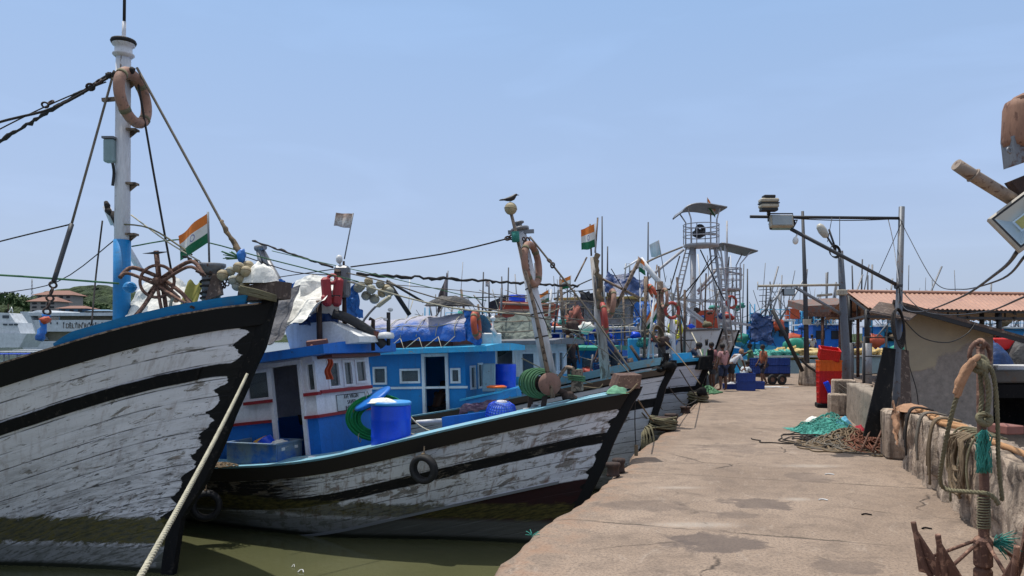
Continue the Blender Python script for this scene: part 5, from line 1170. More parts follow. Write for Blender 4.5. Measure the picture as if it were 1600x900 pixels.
stay(b1, [(168, 122, 10.4), (85, 168, 10.2), (-20, 196, 10.1), (-240, 262, 12.3)], .017, 'roped', 'fore_rope'); stay(b1, [(166, 128, 10.4), (90, 158, 10.3), (-20, 212, 10.2), (-240, 330, 12.3)], .009, 'roped', 'fore_rope')
rough(b1, (170, 118, 10.4), (-240, 364, 12.3), .028, 90, 'roped', 'thick_fore_rope', .012)
chain(b1, P(160, 124, 10.35), P(135, 140, 10.35), .022); chain(b1, P(84, 158, 10.2), P(66, 166, 10.2), .018)
mb = MB()
for k in range(5): mb.ball(P(170 + k * 9, 118 - k * 2, 10.35 - .03 * k), .045, 8, 6, (1, 1, 1), None, .6, k)
b1.part(mb, 'rope_knot', M['roped'])
stay(b1, [(-240, 440, 12.3), (-15, 381, 10.4), (108, 351, 9.9)], .010, 'roped', 'side_rope'); stay(b1, [(-240, 420, 12.3), (-15, 429, 10.2), (186, 443, 10.3)], .016, 'ropegb', 'side_rope')
stay(b1, [(-200, 500, 15), (-15, 462, 13), (90, 440, 12), (180, 374, 10.6)], .008, 'roped', 'side_rope')
stay(b1, [(160, 345, 11.9), (150, 430, 11.6), (143, 508, 11)], .013, 'roped', 'side_rope'); 
mb = MB(); mb.tube([P(166, 322, 12), P(178, 350, 12)], .06, 8); mb.tube([P(176, 338, 12), P(198, 385, 12), P(218, 420, 12)], .055, 8); b1.part(mb, 'derrick_boom', M['mastwhite'])
rough(b1, (164, 318, 11.95), (184, 345, 11.9), .05, 8, 'roped', 'boom_lashing', .03)
stay(b1, [(180, 350, 10.5), (235, 357, 10.3), (300, 398, 10.0)], .012, 'ropeo', 'side_rope'); stay(b1, [(205, 336, 10.6), (262, 378, 10.2), (312, 408, 9.9)], .010, 'ropew', 'side_rope')
stay(b1, [(206, 385, 10.5), (300, 375, 10.2), (420, 405, 11), (560, 440, 12)], .010, 'ropegb', 'side_rope')
rough(b1, (286, 400, 10.0), (318, 415, 9.9), .02, 12, 'roped', 'tackle', .015)
# samson post with collar and flag
c0 = P(330, 470, 9.95); mb = MB(); mb.lathe([(.12, 0), (.12, .42), (.13, .50), (.19, .56), (.19, .60), (.05, .61)], (c0.x, c0.y, c0.z - .1), (0, 0, 1), 18); b1.part(mb, 'samson_post', M['steel'])
mb = MB()
for k in range(5): mb.torus((c0.x, c0.y, c0.z + .02 + .08 * k), .135, .015, (.08 * (-1) ** k, .1, 1), 18, 5)
b1.part(mb, 'post_lashing', M['roped'])
for k in range(5): chain(b1, P(338 + k * 4, 418 + k, 9.9), P(339 + k * 4, 460 - k * 3, 9.9), .012)
flag(P(327, 410, 9.95), P(325, 331, 9.95), .40, M['flag'], 'large Indian tricolour flying above the near boat bow', droop=.55, seed=.5, ratio=1.25)
# bow lashings
mb = MB()
for k in range(14):
    a = P(372 + random.uniform(0, 6), 447 + k * .8, 9.45); b = P(432, 462 + k * .7, 9.5); mb.tube([a, a.lerp(b, .5) + V((0, -.02, random.uniform(-.02, .02))), b], .010, 5)
mb.build('reed_bundle', M['ropeo'], None, 'bundle of green and straw lines tied across the near bow head', 'rope')
mb = MB()
for k in range(16): a = P(378, 404, 9.8); mb.tube([a, a + V((-.12 - random.uniform(0, .16), 0, random.uniform(-.06, .06) + .04))], .006, 4)
b1.part(mb, 'frayed_leaves', M['ropegb'])
pts = [(P(348, 430, 9.72), 1.0)] + [(P(x, y, 9.7 + random.uniform(-.12, .12)), random.uniform(.85, 1.15)) for x, y in ((360, 424), (373, 418), (384, 424), (365, 438), (377, 434), (390, 436), (370, 447), (382, 446), (388, 416), (398, 430))]
floats(pts, .075, 'round plastic float in the bunch tied at the near bow', ('float', 'floatg', 'float'), 'floats in the bunch at the near bow')
heap('bow_bundle', P(408, 443, 9.7), (.45, .3, .26), M['tarpw'], 'pale rolled cloth bundle behind the floats on the bow head', 'bundle', 5)
# deck grapnel with hand wheel
t = thing('deck_grapnel', 'rusty five armed grapnel with a round hoop lying on the near foredeck', 'anchor', Matrix.Translation(P(248, 480, 9.75)))
hub = P(249, 440, 9.75)
mb = MB(); mb.tube([hub + V((0, -.08, 0)), hub + V((0, .5, -.2))], .06, 10); mb.ball(hub + V((0, -.09, 0)), .055, 10, 6); mb.tube([hub, P(244, 392, 9.75)], .035, 8); mb.build('shank', M['rust'], t)
mb = MB(); mb.torus(hub + V((0, -.06, .0)), .215, .021, (.12, -1, .12), 30, 8)
for k in range(5): a = R(90 + 72 * k); mb.tube([hub + V((0, -.06, 0)), hub + V((.21 * math.cos(a), -.06, .21 * math.sin(a)))], .016, 6)
mb.build('hoop', M['rust'], t)
for (x, y, d, bx_, by_) in ((187, 434, 9.6, 205, 422), (318, 430, 9.6, 296, 412), (205, 500, 9.5, 222, 482), (300, 480, 9.5, 282, 462), (262, 500, 9.6, 256, 478)):
    e = P(x, y, d); m_ = P(bx_, by_, d + .1); side = V((0, .06, .05)); mb = MB()
    mb.tube(smooth_path([hub + side, m_ + side * .7, e]), .028, 7); mb.tube(smooth_path([hub - side, m_ - side, e + (m_ - e) * .12]), .022, 7); arm = mb.build('arm', M['rust'], t)
    dd = (e - m_).normalized(); mb = MB(); mb.prism([e + dd * .05, m_ * .45 + e * .55 + V((0, .08, .03)), m_ * .45 + e * .55 + V((0, -.06, -.03))], V((0, .0, .015)) + dd.cross(V((0, 1, 0))) * .015); mb.build('palm', M['darkrust'], arm)
mb = MB(); mb.prism([P(222, 396, 9.7), P(243, 393, 9.7), P(263, 393, 9.7), P(243, 397, 9.7)], (0, .03, 0)); mb.build('stock', M['black'], t)
drape('tarpaulin', M['tarpw'], 'dirty white plastic sheet heaped behind the grapnel on the near foredeck', lambda u, v: P(200 + 118 * u, 502 - (70 * math.sin(math.pi * min(1, u * 1.0)) ** .45) * v, 10.2 + .5 * v), 34, 20, .08, 2.0, 1)
mb = MB(); mb.grid(lambda u, v: P(276 + 26 * u + 18 * v, 496 - 55 * v, 9.98 + .15 * v) + V((0, -.02, .04 * math.sin(u * 9))), 10, 14); mb.build('striped_sack', paint('yellow_stripe_sack', (.50, .46, .12), .8, .05), None, 'yellow striped plastic sack over the white sheet on the near foredeck', 'sack')
mb = MB(); mb.tube(PP([(262, 500, 9.7), (268, 470, 9.7), (274, 462, 9.7)]), .02, 6); mb.build('yellow_rope', M['ropew'], None, 'short pale rope end beside the grapnel', 'rope')
mb = MB(); mb.prism([P(320, 470, 9.7), P(345, 460, 9.7), P(340, 430, 9.8), P(332, 426, 9.8)], (0, .1, 0)); mb.build('wedge', M['darkwood'], None, 'dark wooden wedge standing by the post on the near foredeck', 'wedge')
mb = MB(); mb.ball(P(203, 449, 9.75), .085, 12, 8, (1, 1, .9)); mb.torus(P(203, 449, 9.75), .075, .016, (0, 0, 1), 16, 6); b1.part(mb, 'mast_pulley', M['bulwark'])
# mooring rope from the stem
mb = MB(); a = P(386, 585, 9.35); b = V((-1.22, .75, .12)); twist(mb, sag(a, b, .10, 40), .019); mb.build('mooring_rope', M['ropew'], None, 'taut pale mooring rope running from the near black stem down to the quay', 'rope')
bollard(-1.22, .75, .28, .12, 'rusty bollard holding the pale mooring rope')

H1 = b1.F @ Matrix.Translation((8.2, 0, 1.85)); house(b1.root, H1, 3.6, 1.25, 2.0, [(.3, 1.0, .9, 1.6), (1.4, 2.1, .05, 1.85, 'door'), (2.5, 3.2, .9, 1.6)], [(-.9, -.3, .9, 1.6), (.3, .9, .9, 1.6)], M['blue'], M['lilac'], .75, M['sky'], M['lilac'], M['redtrim'], (.4, .3), None, .14, floor=M['darkwood'])
q = V(P(-240, 480, 12.3)); mb = MB(); mb.tube([V((q.x, q.y, .4)), V((q.x, q.y, 4.8))], [.10, .07], 10); b1.part(mb, 'mizzen_mast', M['mastwhite'])

# ===== second boat
b2 = Boat('weathered wooden fishing boat with light blue gunwale and peeling black and white hull', 1.93, 11.2, -.93, .37, 10, 1.6, 4.8,
          [(0, 2.40), (.8, 2.20), (1.7, 1.97), (3.1, 1.60), (4.2, 1.30), (5.4, 1.12), (6.6, 1.02), (8, 1.0), (10, 1.15)],
          [(-.7, 1.5), (0, 1.15), (.9, .72), (1.35, .52), (1.75, .36), (2.2, .12), (2.4, 0)],
          hull_mat('second_hull', (.84, .84, .90), [(.60, .78, -1, 99, .44), (.24, .62, 4.8, 99, .47), (.8, 1.3, 6.0, 99, .46)], (.19, .13, .13), 1.34, (-1.05, -.78, .85), .19, .9, .7))
b2.sweep('rub_rail', hull_mat('rail_brown', (.17, .13, .10), [(-.1, .3, 3.2, 99, .38), (-.1, .3, -1, 99, .455)], None, None, None, .3, .95, .6, (.02, .017, .015)), [(.0, .0), (.0, .05), (.235, .045), (.24, 0)], .08)
b2.sweep('gunwale', M['cyan'], [(-.035, .06), (-.075, -.50), (-.03, -.50), (.0, .055)], .08)
b2.sweep('bulwark_lining', M['blue2'], [(-.0, -.50), (.45, -.44), (.45, -.47), (.0, -.52)], 1.2)
b2.sweep('rub_rail', hull_mat('rail_white2', (.68, .70, .76), [], None, None, None, .3, .4), [(1.30, 0), (1.30, .03), (1.345, .03), (1.35, 0)], .5)
b2.stempost(_pc.setdefault('stem2', hull_mat('stem_worn', (.06, .055, .05), [(-1, 9, -1, 99, .34)], None, None, None, .5, .3)), .05, .13, .05, .12)
b2.deck(paint('deck_boards', (.16, .15, .14), .8, .1), .38, .5)
mb = MB(); q = [P(962, 607, 11.15), P(1000, 607, 11.1), P(1003, 586, 11.15), P(969, 587, 11.2)]; mb.prism(q, (-.05, .42, .02)); b2.part(mb, 'bow_block', paint('rusty_plate', (.10, .05, .035), .7, .15, (.2, .12, .08), 3))
ma, mt = boatmast(b2, 861, 600, 813, 362, .118, .09, M['mastwhite'])
mb = MB(); d_ = (mt - ma).normalized(); mb.lathe([(.11, 0), (.15, .02), (.15, .06), (.05, .07), (.05, .12), (.09, .14), (.09, .16)], mt, d_, 14); mb.beam(mt + V((-.2, -.05, -.02)), mt + V((.22, -.05, .0)), .06, .06); b2.part(mb, 'mast_cap', M['steel'])
for k in (.3, .45, .62): mb = MB(); p = ma.lerp(mt, k); mb.tube([p, p + d_ * .02], .122 - .022 * k, 16); b2.part(mb, 'mast_band', M['roped'])
mb = MB(); mb.tube([P(864, 622, 11.1), P(835, 480, 11.3), P(799, 335, 11.4)], [.036, .030, .025], 8); b2.part(mb, 'pole', M['wood'])
mb = MB(); bc = P(798, 326, 11.4); mb.ball(bc, .098, 18, 12); mb.torus(bc, .098, .006, (.1, .1, 1), 24, 5); b2.part(mb, 'pole_ball', M['float'])
mb = MB(); mb.tube([P(805, 362, 11.3), P(806, 378, 11.3)], .06, 8); b2.part(mb, 'green_lashing', M['ropet'])
lifering(P(831, 413, 11.65), .32, .055, (1, -.40, .12), M['buoy'], 'faded pinkish life ring hanging from the leaning white mast')
chain(b2, P(824, 372, 11.7), P(826, 386, 11.7), .02); chain(b2, P(818, 370, 11.75), P(828, 440, 11.7), .014)
stay(b2, [(828, 370, 11.8), (872, 425, 11.6), (930, 500, 11.5), (985, 578, 11.2)], .016, 'ropegr'); chain(b2, P(856, 404, 11.7), P(866, 418, 11.6), .018)
stay(b2, [(800, 371, 11.8), (690, 397, 12.2), (548, 417, 12.9)], .013, 'roped'); chain(b2, P(790, 373, 11.8), P(803, 370, 11.8), .02)
stay(b2, [(826, 445, 11.6), (860, 520, 11.5)], .008, 'roped')
# bird
def crow(p):
    t_ = None; mb = MB(); p = V(p)
    k = .0087; 
    def q(x, z, y=0): return p + V((x * k, y * k, z * k))
    mb.tube([q(-19, 3.2), q(-12, 4), q(-6, 4.4), q(0, 5.5), q(4, 7.5), q(6.5, 10), q(8.5, 12.2), q(10.5, 12.6), q(12, 12.3)], [.012, .016, .030, .040, .040, .030, .022, .019, .008], 12)
    mb.box(q(-15, 3.3), (.10, .028, .010), Matrix.Rotation(R(-4), 3, 'Y'), .003)
    mb.tube([q(11.5, 12.4), q(13.5, 12.1), q(15.5, 11.6)], [.009, .006, .001], 8)
    for s_ in (-1, 1):
        mb.tube([q(-1, 3.5, s_ * 1.5), q(-1.5, 1.5, s_ * 1.5), q(-1, -.6, s_ * 1.4)], [.008, .0045, .004], 6)
        for dx, dy in ((2, 0), (1.6, 1), (1.6, -1), (-1.3, 0)): mb.tube([q(-1, -.5, s_ * 1.4), q(-1 + dx, -.8, s_ * 1.4 + dy)], .003, 5)
        mb.ball(q(10.2, 13, s_ * 2.0), .004, 8, 6)
    n_ = paint('crow_plumage', (.014, .014, .018), .5, 0); return mb.build('crow', n_, None, 'black crow perched on the ball at the pole top, facing the quay', 'bird')
crow(bc + V((0, 0, .105)))
# wheelhouse of the second boat
H2 = b2.F @ Matrix.Translation((5.06, .1, 1.00)) @ Matrix.Rotation(R(7), 4, 'Y'); W2 = .85
def opN(M4, W_, x0, y0, x1, y1, ex=()):
    ym = (y0 + y1) / 2; xm = (x0 + x1) / 2; a = LB(M4, x1, ym, 1, W_).x; b = LB(M4, x0, ym, 1, W_).x; return (a, b, LB(M4, xm, y1, 1, W_).z, LB(M4, xm, y0, 1, W_).z) + tuple(ex)
def opF(M4, x0, y0, x1, y1):
    ym = (y0 + y1) / 2; xm = (x0 + x1) / 2; a = LB(M4, x1, ym, 0, 0).y; b = LB(M4, x0, ym, 0, 0).y; return (a, b, LB(M4, xm, y1, 0, 0).z, LB(M4, xm, y0, 0, 0).z)
nears = [opN(H2, W2, 386, 580, 422, 625), opN(H2, W2, 430, 570, 473, 700, ('door',)), opN(H2, W2, 480, 566, 494, 612)]
nears[1] = (nears[1][0], nears[1][1], .06, nears[1][3], 'door')
Hh = 1.90
fronts = [opF(H2, 512, 562, 530, 606), opF(H2, 536, 561, 550, 603), opF(H2, 555, 559, 571, 598)]
zsp = LB(H2, 500, 650, 0, 0).z
clampo = lambda o: tuple([o[0], o[1], o[2], min(o[3], Hh - .1)]) + tuple(o[4:])
rf2 = house(b2.root, H2, 3.3, W2, Hh, [clampo(o) for o in nears], [clampo(o) for o in fronts], M['blue'], M['lilac'], zsp, M['blue'], M['lilac'], M['redtrim'], (.45, .28), M['redtrim'], .15, [(.95, 1.25, 1.0, 1.4)], floor=M['darkwood'], door_gap=(.22, .92))
mb = MB(H2); zf = fronts[0][2] - .05; mb.box((-.04, 0, zf), (.07, 1.55, .06)); b2.part(mb, 'front_sill', M['redtrim'])
mb = MB(H2); mb.box((-.18, 0, Hh - .03), (.3, 1.5, .05)); b2.part(mb, 'visor', M['brown'])
# name board
MF = H2 @ Matrix.Rotation(R(-90), 4, 'Z') @ Matrix.Rotation(R(90), 4, 'X')    # x runs towards the far side, facing forward
sa = LB(H2, 528, 625, 0, 0); sb = LB(H2, 566, 610, 0, 0); sc_ = (sa + sb) / 2; wz = abs(sb.y - sa.y)
mb = MB(H2); mb.box((-.006, sc_.y, zsp + .17), (.012, wz + .12, .29)); sg = b2.part(mb, 'name_board', paint('board_white', (.62, .66, .70), .5, .02))
mb = MB(H2)
for s_ in (-1, 1): mb.box((-.014, sc_.y + s_ * (wz / 2 + .055), zsp + .17), (.006, .010, .29)); mb.box((-.014, sc_.y, zsp + .17 + s_ * .14), (.006, wz + .1, .010))
mb.build('border', M['black'], sg)
text_mesh("AVE VIRGIN\nSAVIER\nIND GA 01", .105, 'lettering', M['black'], H2 @ Matrix.Translation((-.014, sc_.y, zsp + .165)) @ Matrix(((0, 0, -1, 0), (-1, 0, 0, 0), (0, 1, 0, 0), (0, 0, 0, 1))), sg, .82, .003)
# roof clutter
def HP(px, py, t_, H_=H2): return H_ @ LB(H_, px, py, 1, t_)
mb = MB(H2); a = LB(H2, 470, 548, 1, .55); b = LB(H2, 572, 535, 1, .3)
zt = Hh + .15
mb.prism([V((b.x, .5, zt)), V((a.x + .25, .5, zt)), V((a.x + .35, .5, zt + .50)), V((b.x + .55, .5, zt + .42)), V((b.x, .5, zt + .1))], (0, -.8, 0)); mb.build('roof_box', M['whitep'], None, 'white wedge shaped locker on the wheelhouse roof under the draped sheets', 'locker')
mb = MB(); mb.box(P(496, 540, 12.1), (.36, .05, .20), Matrix.Rotation(R(-7), 3, 'Y'), .02); mb.ball(P(487, 541, 12.05), .03, 8, 6); mb.build('lamp_board', M['brown'], None, 'brown board with a lamp on the roof edge of the second boat', 'board')
mb = MB(); mb.box(P(583, 523, 12.9), (.2, .12, .12)); mb.build('lamp_board', M['brown'], None, 'small brown box at the front corner of the second boat roof', 'box')
def tile(u, v):
    a = P(437, 480, 12.9).lerp(P(412, 545, 12.3), v); b = P(472, 462, 13.1).lerp(P(440, 553, 12.4), v); return a.lerp(b, u)
drape('felt_sheet', M['felt'], 'torn grey roofing felt hanging over the wheelhouse roof of the second boat', lambda u, v: P(430 + 40 * u - 38 * v * (1 - .2 * u), 458 - 14 * u + 88 * v + 2 * math.sin(v * 16), 12.6 - .6 * v), 20, 24, .03, 3, 3, 'roofing felt')
drape('tarpaulin', M['tarpw'], 'bright white crumpled sheet draped over the wheelhouse roof of the second boat', lambda u, v: P(462 + 68 * u - 64 * v ** 1.3 * (1 - .6 * u), 438 - 8 * math.sin(3 * u) + 6 * math.sin(u * 14 + v * 4) * v + 108 * v * (1 - .62 * u ** 1.5), 13.2 - 1.05 * v + .1 * u), 44, 46, .07, 1.7, 5)
drape('tarpaulin', M['tarpw'], 'pale grey sheet stretched towards the roof mast of the second boat', lambda u, v: P(470 + 60 * u, 440 + 48 * v + 22 * u * v, 12.95 - .2 * v + .2 * u), 26, 20, .04, 2.0, 8)
drape('tarpaulin', M['tarpb'], 'bright blue plastic scrap knotted behind the roof mast', lambda u, v: P(432 + 36 * u, 436 + 24 * v + 6 * u, 13.2), 20, 12, .09, 4, 9)
drape('tarpaulin', M['tarpb'], 'blue plastic sheet beside the red life jacket on the roof', lambda u, v: P(530 + 26 * u + 14 * v, 455 + 46 * v - 6 * u, 13.2 + .1 * u), 20, 20, .10, 3.4, 12)
drape('tarpaulin', M['tarpd'], 'dark blue sheet tucked under the white cloth on the roof', lambda u, v: P(468 + 62 * u, 492 + 16 * v + 3 * math.sin(u * 8), 12.72), 20, 8, .06, 4, 14)
mb = MB(); mb.tube(PP([(520, 490, 12.7), (545, 498, 12.75), (580, 520, 12.9), (600, 540, 13.0)]), .085, 9); mb.build('rolled_tarpaulin', M['tarpk'], None, 'dark rolled tarpaulin lying along the wheelhouse roof edge', 'tarpaulin')
def lifejacket(c, label, s_=1.0, mat=None):
    mat = mat or paint('maroon_lifejacket', (.36, .035, .045), .6, .04); c = V(c); t_ = thing('life_jacket', label, 'life jacket', Matrix.Translation(c - V((0, 0, .3 * s_))), 'life jackets on the boats')
    for sd_ in (-1, 1): mb = MB(); mb.box(c + V((sd_ * .085 * s_, sd_ * .04, .02)), (.16 * s_, .13 * s_, .50 * s_), Matrix.Rotation(R(5 * sd_), 3, 'Y'), .045 * s_); mb.box(c + V((sd_ * .09 * s_, sd_ * .04 - .05, -.12)), (.13 * s_, .12 * s_, .17 * s_), Matrix.Rotation(R(5 * sd_), 3, 'Y'), .03); mb.build('panel', mat, t_)
    mb = MB(); mb.torus(c + V((0, 0, .24 * s_)), .075 * s_, .03 * s_, (0, -1, .3), 14, 6); mb.build('collar', mat, t_)
    mb = MB(); mb.box(c + V((0, -.05, -.05)) * s_, (.30 * s_, .02, .025 * s_)); mb.build('strap', M['black'], t_)
lifejacket(P(519, 458, 12.55), 'maroon life jacket hung on the roof mast of the second boat')
am = P(539, 545, 12.9); bm_ = P(537, 400, 12.9); mb = MB(); mb.tube([am, P(538, 480, 12.9), P(537, 408, 12.9)], [.05, .04, .02], 8); mb.tube([P(500, 548, 12.5), P(498, 470, 12.6)], .05, 8); b2.part(mb, 'roof_mast', M['darkrust'])
mb = MB(); mb.box(P(535, 440, 12.85), (.26, .2, .55), None, .04); mb.build('lamp_cluster', M['steel'], None, 'grey weathered lamp housing bound to the roof mast', 'lamp')
rough(b2, (526, 424, 12.7), (532, 466, 12.7), .05, 12, 'darkrust', 'mast_lashing', .04)
mb = MB(); mb.ball(P(530, 405, 12.85), .06, 10, 7, (1, 1, 1.3)); mb.tube([P(530, 410, 12.85), P(537, 425, 12.87)], .02, 6); b2.part(mb, 'navigation_lamp', M['whitep'])
flag(P(538, 405, 12.9), P(552, 333, 12.9), .26, M['flagf'], 'small faded maroon and white flag on the roof mast of the second boat', droop=-.12, seed=2, ratio=1.3)
stay(b2, [(535, 425, 12.8), (600, 440, 12.5), (700, 470, 12.2), (862, 500, 11.6)], .012, 'ropegr')
# gallows frame of the second boat's stern
mb = MB(); mb.tube([P(406, 388, 14.5), P(440, 448, 14.3), P(470, 520, 14)], .075, 8); mb.tube([P(404, 390, 14.5), P(412, 440, 14.4)], .055, 8); mb.tube([P(400, 388, 14.5), P(414, 386, 14.4)], .06, 8); b2.part(mb, 'gallows_frame', M['steel'])
rough(b2, (394, 376, 14.4), (520, 418, 13.2), .022, 24, 'roped', 'wrapped_rope', .012)
stay(b2, [(425, 392, 14.2), (480, 405, 13.5), (600, 432, 13), (760, 470, 12.8)], .008, 'ropegb')
stay(b2, [(436, 433, 14.2), (470, 428, 13.7), (540, 418, 13.0)], .009, 'roped'); stay(b2, [(380, 400, 12), (460, 425, 12.6), (530, 430, 12.8)], .009, 'roped')
rough(b2, (556, 428, 13.4), (905, 447, 17.5), .032, 60, 'roped', 'wrapped_cable', .022)
stay(b2, [(530, 436, 12.8), (700, 480, 12.5), (846, 492, 11.8)], .016, 'ropew')
stay(b2, [(548, 440, 12.9), (700, 452, 13.5), (860, 470, 14.8)], .008, 'ropegr')
pts = [(P(x, y, 13.3 + random.uniform(-.1, .1)), random.uniform(.9, 1.1)) for x, y in ((564, 447), (576, 440), (580, 452), (594, 444), (604, 452), (572, 462), (585, 467), (597, 458), (608, 456), (560, 450))]
floats(pts, .086, 'dull round float in the second bunch hung over the roofs', ('floatg', 'float', 'floatg'), 'floats in the bunch over the roofs')
mb = MB(); mb.tube([P(606, 440, 13.6), P(640, 492, 13.8)], .045, 8); mb.tube([P(604, 438, 13.6), P(662, 472, 13.8)], .025, 6); b2.part(mb, 'boom', M['black'])
t = thing('street_lamp_head', 'long pale lamp head on a bent arm over the second roof', 'lamp', Matrix.Translation(P(566, 500, 13.1)))
mb = MB(); mb.tube(PP([(566, 540, 13), (566, 508, 13), (575, 492, 13), (588, 478, 13)]), .022, 6); mb.build('lamp_arm', M['steel'], t); mb = MB(); mb.box(P(600, 471, 13), (.32, .12, .07), Matrix.Rotation(R(-38), 3, 'Y'), .03); mb.build('lamp_head', paint('lamp_pale', (.45, .43, .32), .5, .05), t)
for k, (x, y0, y1) in enumerate(((583, 500, 536), (607, 488, 528))):
    t = thing('aerial_post', ['rusty exhaust pipe with a bent top on the second roof', 'dark post carrying white aerials on the second roof'][k], 'pole', Matrix.Translation(P(x, y1, 13)))
    mb = MB(); mb.tube([P(x, y1 + 12, 13), P(x, y0, 13)] + ([P(x - 6, y0 - 2, 13)] if k == 0 else []), .035, 8); mb.build('post', M['darkrust'] if k == 0 else M['black'], t)
    if k == 1:
        mb = MB(); mb.ball(P(610, 484, 13), .05, 10, 6, (1, 1, .7)); mb.ball(P(603, 499, 13), .05, 10, 6, (1, 1, .6)); mb.build('aerial', M['whitep'], t)
mb = MB(); mb.lathe([(.14, 0), (.15, .04), (.13, .10), (.03, .12)], P(603, 529, 12.9), (0, 0, 1), 16); mb.build('radar_dome', M['whitep'], None, 'small white radome on the roof corner of the second boat', 'radome')
# deck goods of the second boat
def drum(c, r, h, label, lid=True, mat='drum'):
    t_ = thing('plastic_drum', label, 'drum', Matrix.Translation(c), 'blue plastic drums on deck')
    mb = MB(); mb.lathe([(r * .93, 0), (r, .03), (r, h * .3), (r * 1.015, h * .33), (r, h * .36), (r, h * .66), (r * 1.015, h * .69), (r, h * .72), (r, h * .95), (r * .97, h)], c, (0, 0, 1), 28); mb.build('body', M[mat], t_)
    if lid: mb = MB(); mb.lathe([(r * 1.03, 0), (r * 1.04, .015), (r * 1.03, .04), (r * .95, .055), (r * .9, .035), (.01, .05)], V(c) + V((0, 0, h - .01)), (0, 0, 1), 28); mb.build('lid', M['drumlid'], t_)
    return t_
dz = P(611, 631, 11.62).z; dp = P(611, 705, 11.62); drum(V((dp.x, dp.y, dz - .76)), .312, .76, 'big bright blue drum with a lighter lid on the second boat deck')
heap('white_rag', V((dp.x - .12, dp.y - .1, dz + .03)), (.42, .3, .07), M['tarpw'], 'white rag thrown on the lid of the big blue drum', 'cloth', 11)
mb = MB(); n0 = V((.55, -.55, .55)); mb.lathe([(.01, -.03), (.31, -.02), (.34, 0), (.345, .03), (.30, .05), (.01, .06)], P(583, 624, 12.2), V((-.50, -.22, .84)), 26); mb.build('plastic_basin', M['blue'], None, 'tilted round blue basin beside the big drum', 'basin')
t = thing('green_hose_coil', 'coil of green hose tied with yellow cord behind the big blue drum', 'hose', Matrix.Translation(P(578, 690, 12)))
mb = MB()
for k in range(22): mb.torus(P(590 + (k % 5) * .8, 654 - (k // 5) * .4, 12.3 + .035 * (k % 4)), .21 + .026 * (k % 6) + .003 * k, .015, (.10 + .03 * math.sin(k), -1, .08 * math.cos(k * 2)), 30, 6, sx=1.38)
mb.build('hose', M['ropeg'], t); mb = MB(); mb.torus(P(562, 684, 12.3), .075, .008, (1, 0, .1), 12, 5, sx=1.3); mb.torus(P(574, 618, 12.3), .07, .008, (1, 0, .1), 12, 5, sx=1.3); mb.build('tie', M['ropew'], t)
bxw = V(P(414, 727, 12.33)); M4 = Matrix.Translation((bxw.x, bxw.y, bxw.z)) @ Matrix.Rotation(math.atan2(.37, -.93) + math.pi, 4, 'Z') @ Matrix.Rotation(R(-1), 4, 'Y')
def fishbox(M4, L, W, H, label):
    t_ = thing('fish_box', label, 'box', M4); mb = MB(M4); th = .035
    mb.box((0, 0, .03), (L, W, .06), None, .01)
    for s_ in (-1, 1): mb.box((0, s_ * (W / 2 - th / 2), H / 2 + .03), (L, th, H - .06), None, .008); mb.box((s_ * (L / 2 - th / 2), 0, H / 2 + .03), (th, W - 2 * th - .002, H - .06))
    for s_ in (-1, 1): mb.box((0, s_ * (W / 2 - .01), H), (L + .03, .05, .035), None, .008); mb.box((s_ * (L / 2 - .01), 0, H), (.05, W - .045, .035), None, .006)
    n_ = NT('fish_box_paint'); a = n_.noise(n_.obj, 2.2, 5, .65); c_ = n_.mix(n_.ramp(a, [(.45, 0), (.62, 1)]), (.17, .24, .30), (.02, .12, .42)); c_ = n_.mix(n_.ramp(n_.noise(n_.obj, 14, 5), [(.55, 0), (.7, .5)]), c_, (.10, .08, .06)); n_.out(c_, .6)
    mb.build('tub', n_.mat, t_); mb = MB(M4)
    for s_ in (-1, 1): mb.box((L / 2 + .006, s_ * W * .25, H * .78), (.02, .08, .05), None, .006)
    mb.build('handle', M['whitep'], t_); return t_
fishbox(M4, 1.02, .66, .40, 'faded blue grey fish box full of gear on the second boat stern deck')
mb = MB(); mb.lathe([(.14, 0), (.13, .02), (.01, .22)], M4 @ V((-.12, .05, .32)), M4.to_3x3() @ V((.4, -.1, .5)), 18); mb.build('yellow_bowl', paint('yellow_plastic', (.75, .36, .02), .4, 0), None, 'yellow plastic bowl sticking out of the fish box', 'bowl')
mb = MB(); mb.lathe([(.15, 0), (.14, .02), (.12, .18), (.01, .2)], M4 @ V((.08, .02, .30)), M4.to_3x3() @ V((-.3, -.15, .6)), 18); mb.build('blue_bowl', M['drum'], None, 'blue ribbed bowl sticking out of the fish box', 'bowl')
heap('wet_cloth', M4 @ V((.32, 0, .34)), (.34, .4, .10), M['tarpw'], 'white cloth in the right end of the fish box', 'cloth', 21)
mb = MB(); mb.box(P(494, 719, 11.7), (.36, .1, .05), Matrix.Rotation(R(-20), 3, 'Z')); mb.box(P(498, 715, 11.75), (.34, .1, .03), Matrix.Rotation(R(-20), 3, 'Z')); mb.build('plank_offcut', M['lilac'], None, 'two pale plank offcuts on the gunwale before the blue wall', 'plank')
rp = MB(); pile(rp, P(345, 725, 11.9).x, 11.9, .25, .2, .06, 14, .01, 31)
for i in range(len(rp.v)): rp.v[i].z += P(345, 728, 11.9).z
rp.build('rope_tangle', M['ropeb'], None, 'small brown rope tangle at the stern end of the second boat', 'rope')
tyre(P(662, 733, 10.98), .225, .075, (-.37, -.93, -.08), 'black tyre fender hanging on the second boat side by a knotted cord', P(663, 697, 11.02))
tyre(P(322, 790, 11.75), .245, .08, (.25, -.95, .05), 'dark tyre fender hanging between the near stem and the second hull', P(322, 745, 11.9))
t = thing('basket', 'upturned pale blue woven plastic basket behind the second gunwale', 'basket', Matrix.Translation(P(783, 668, 11.8)))
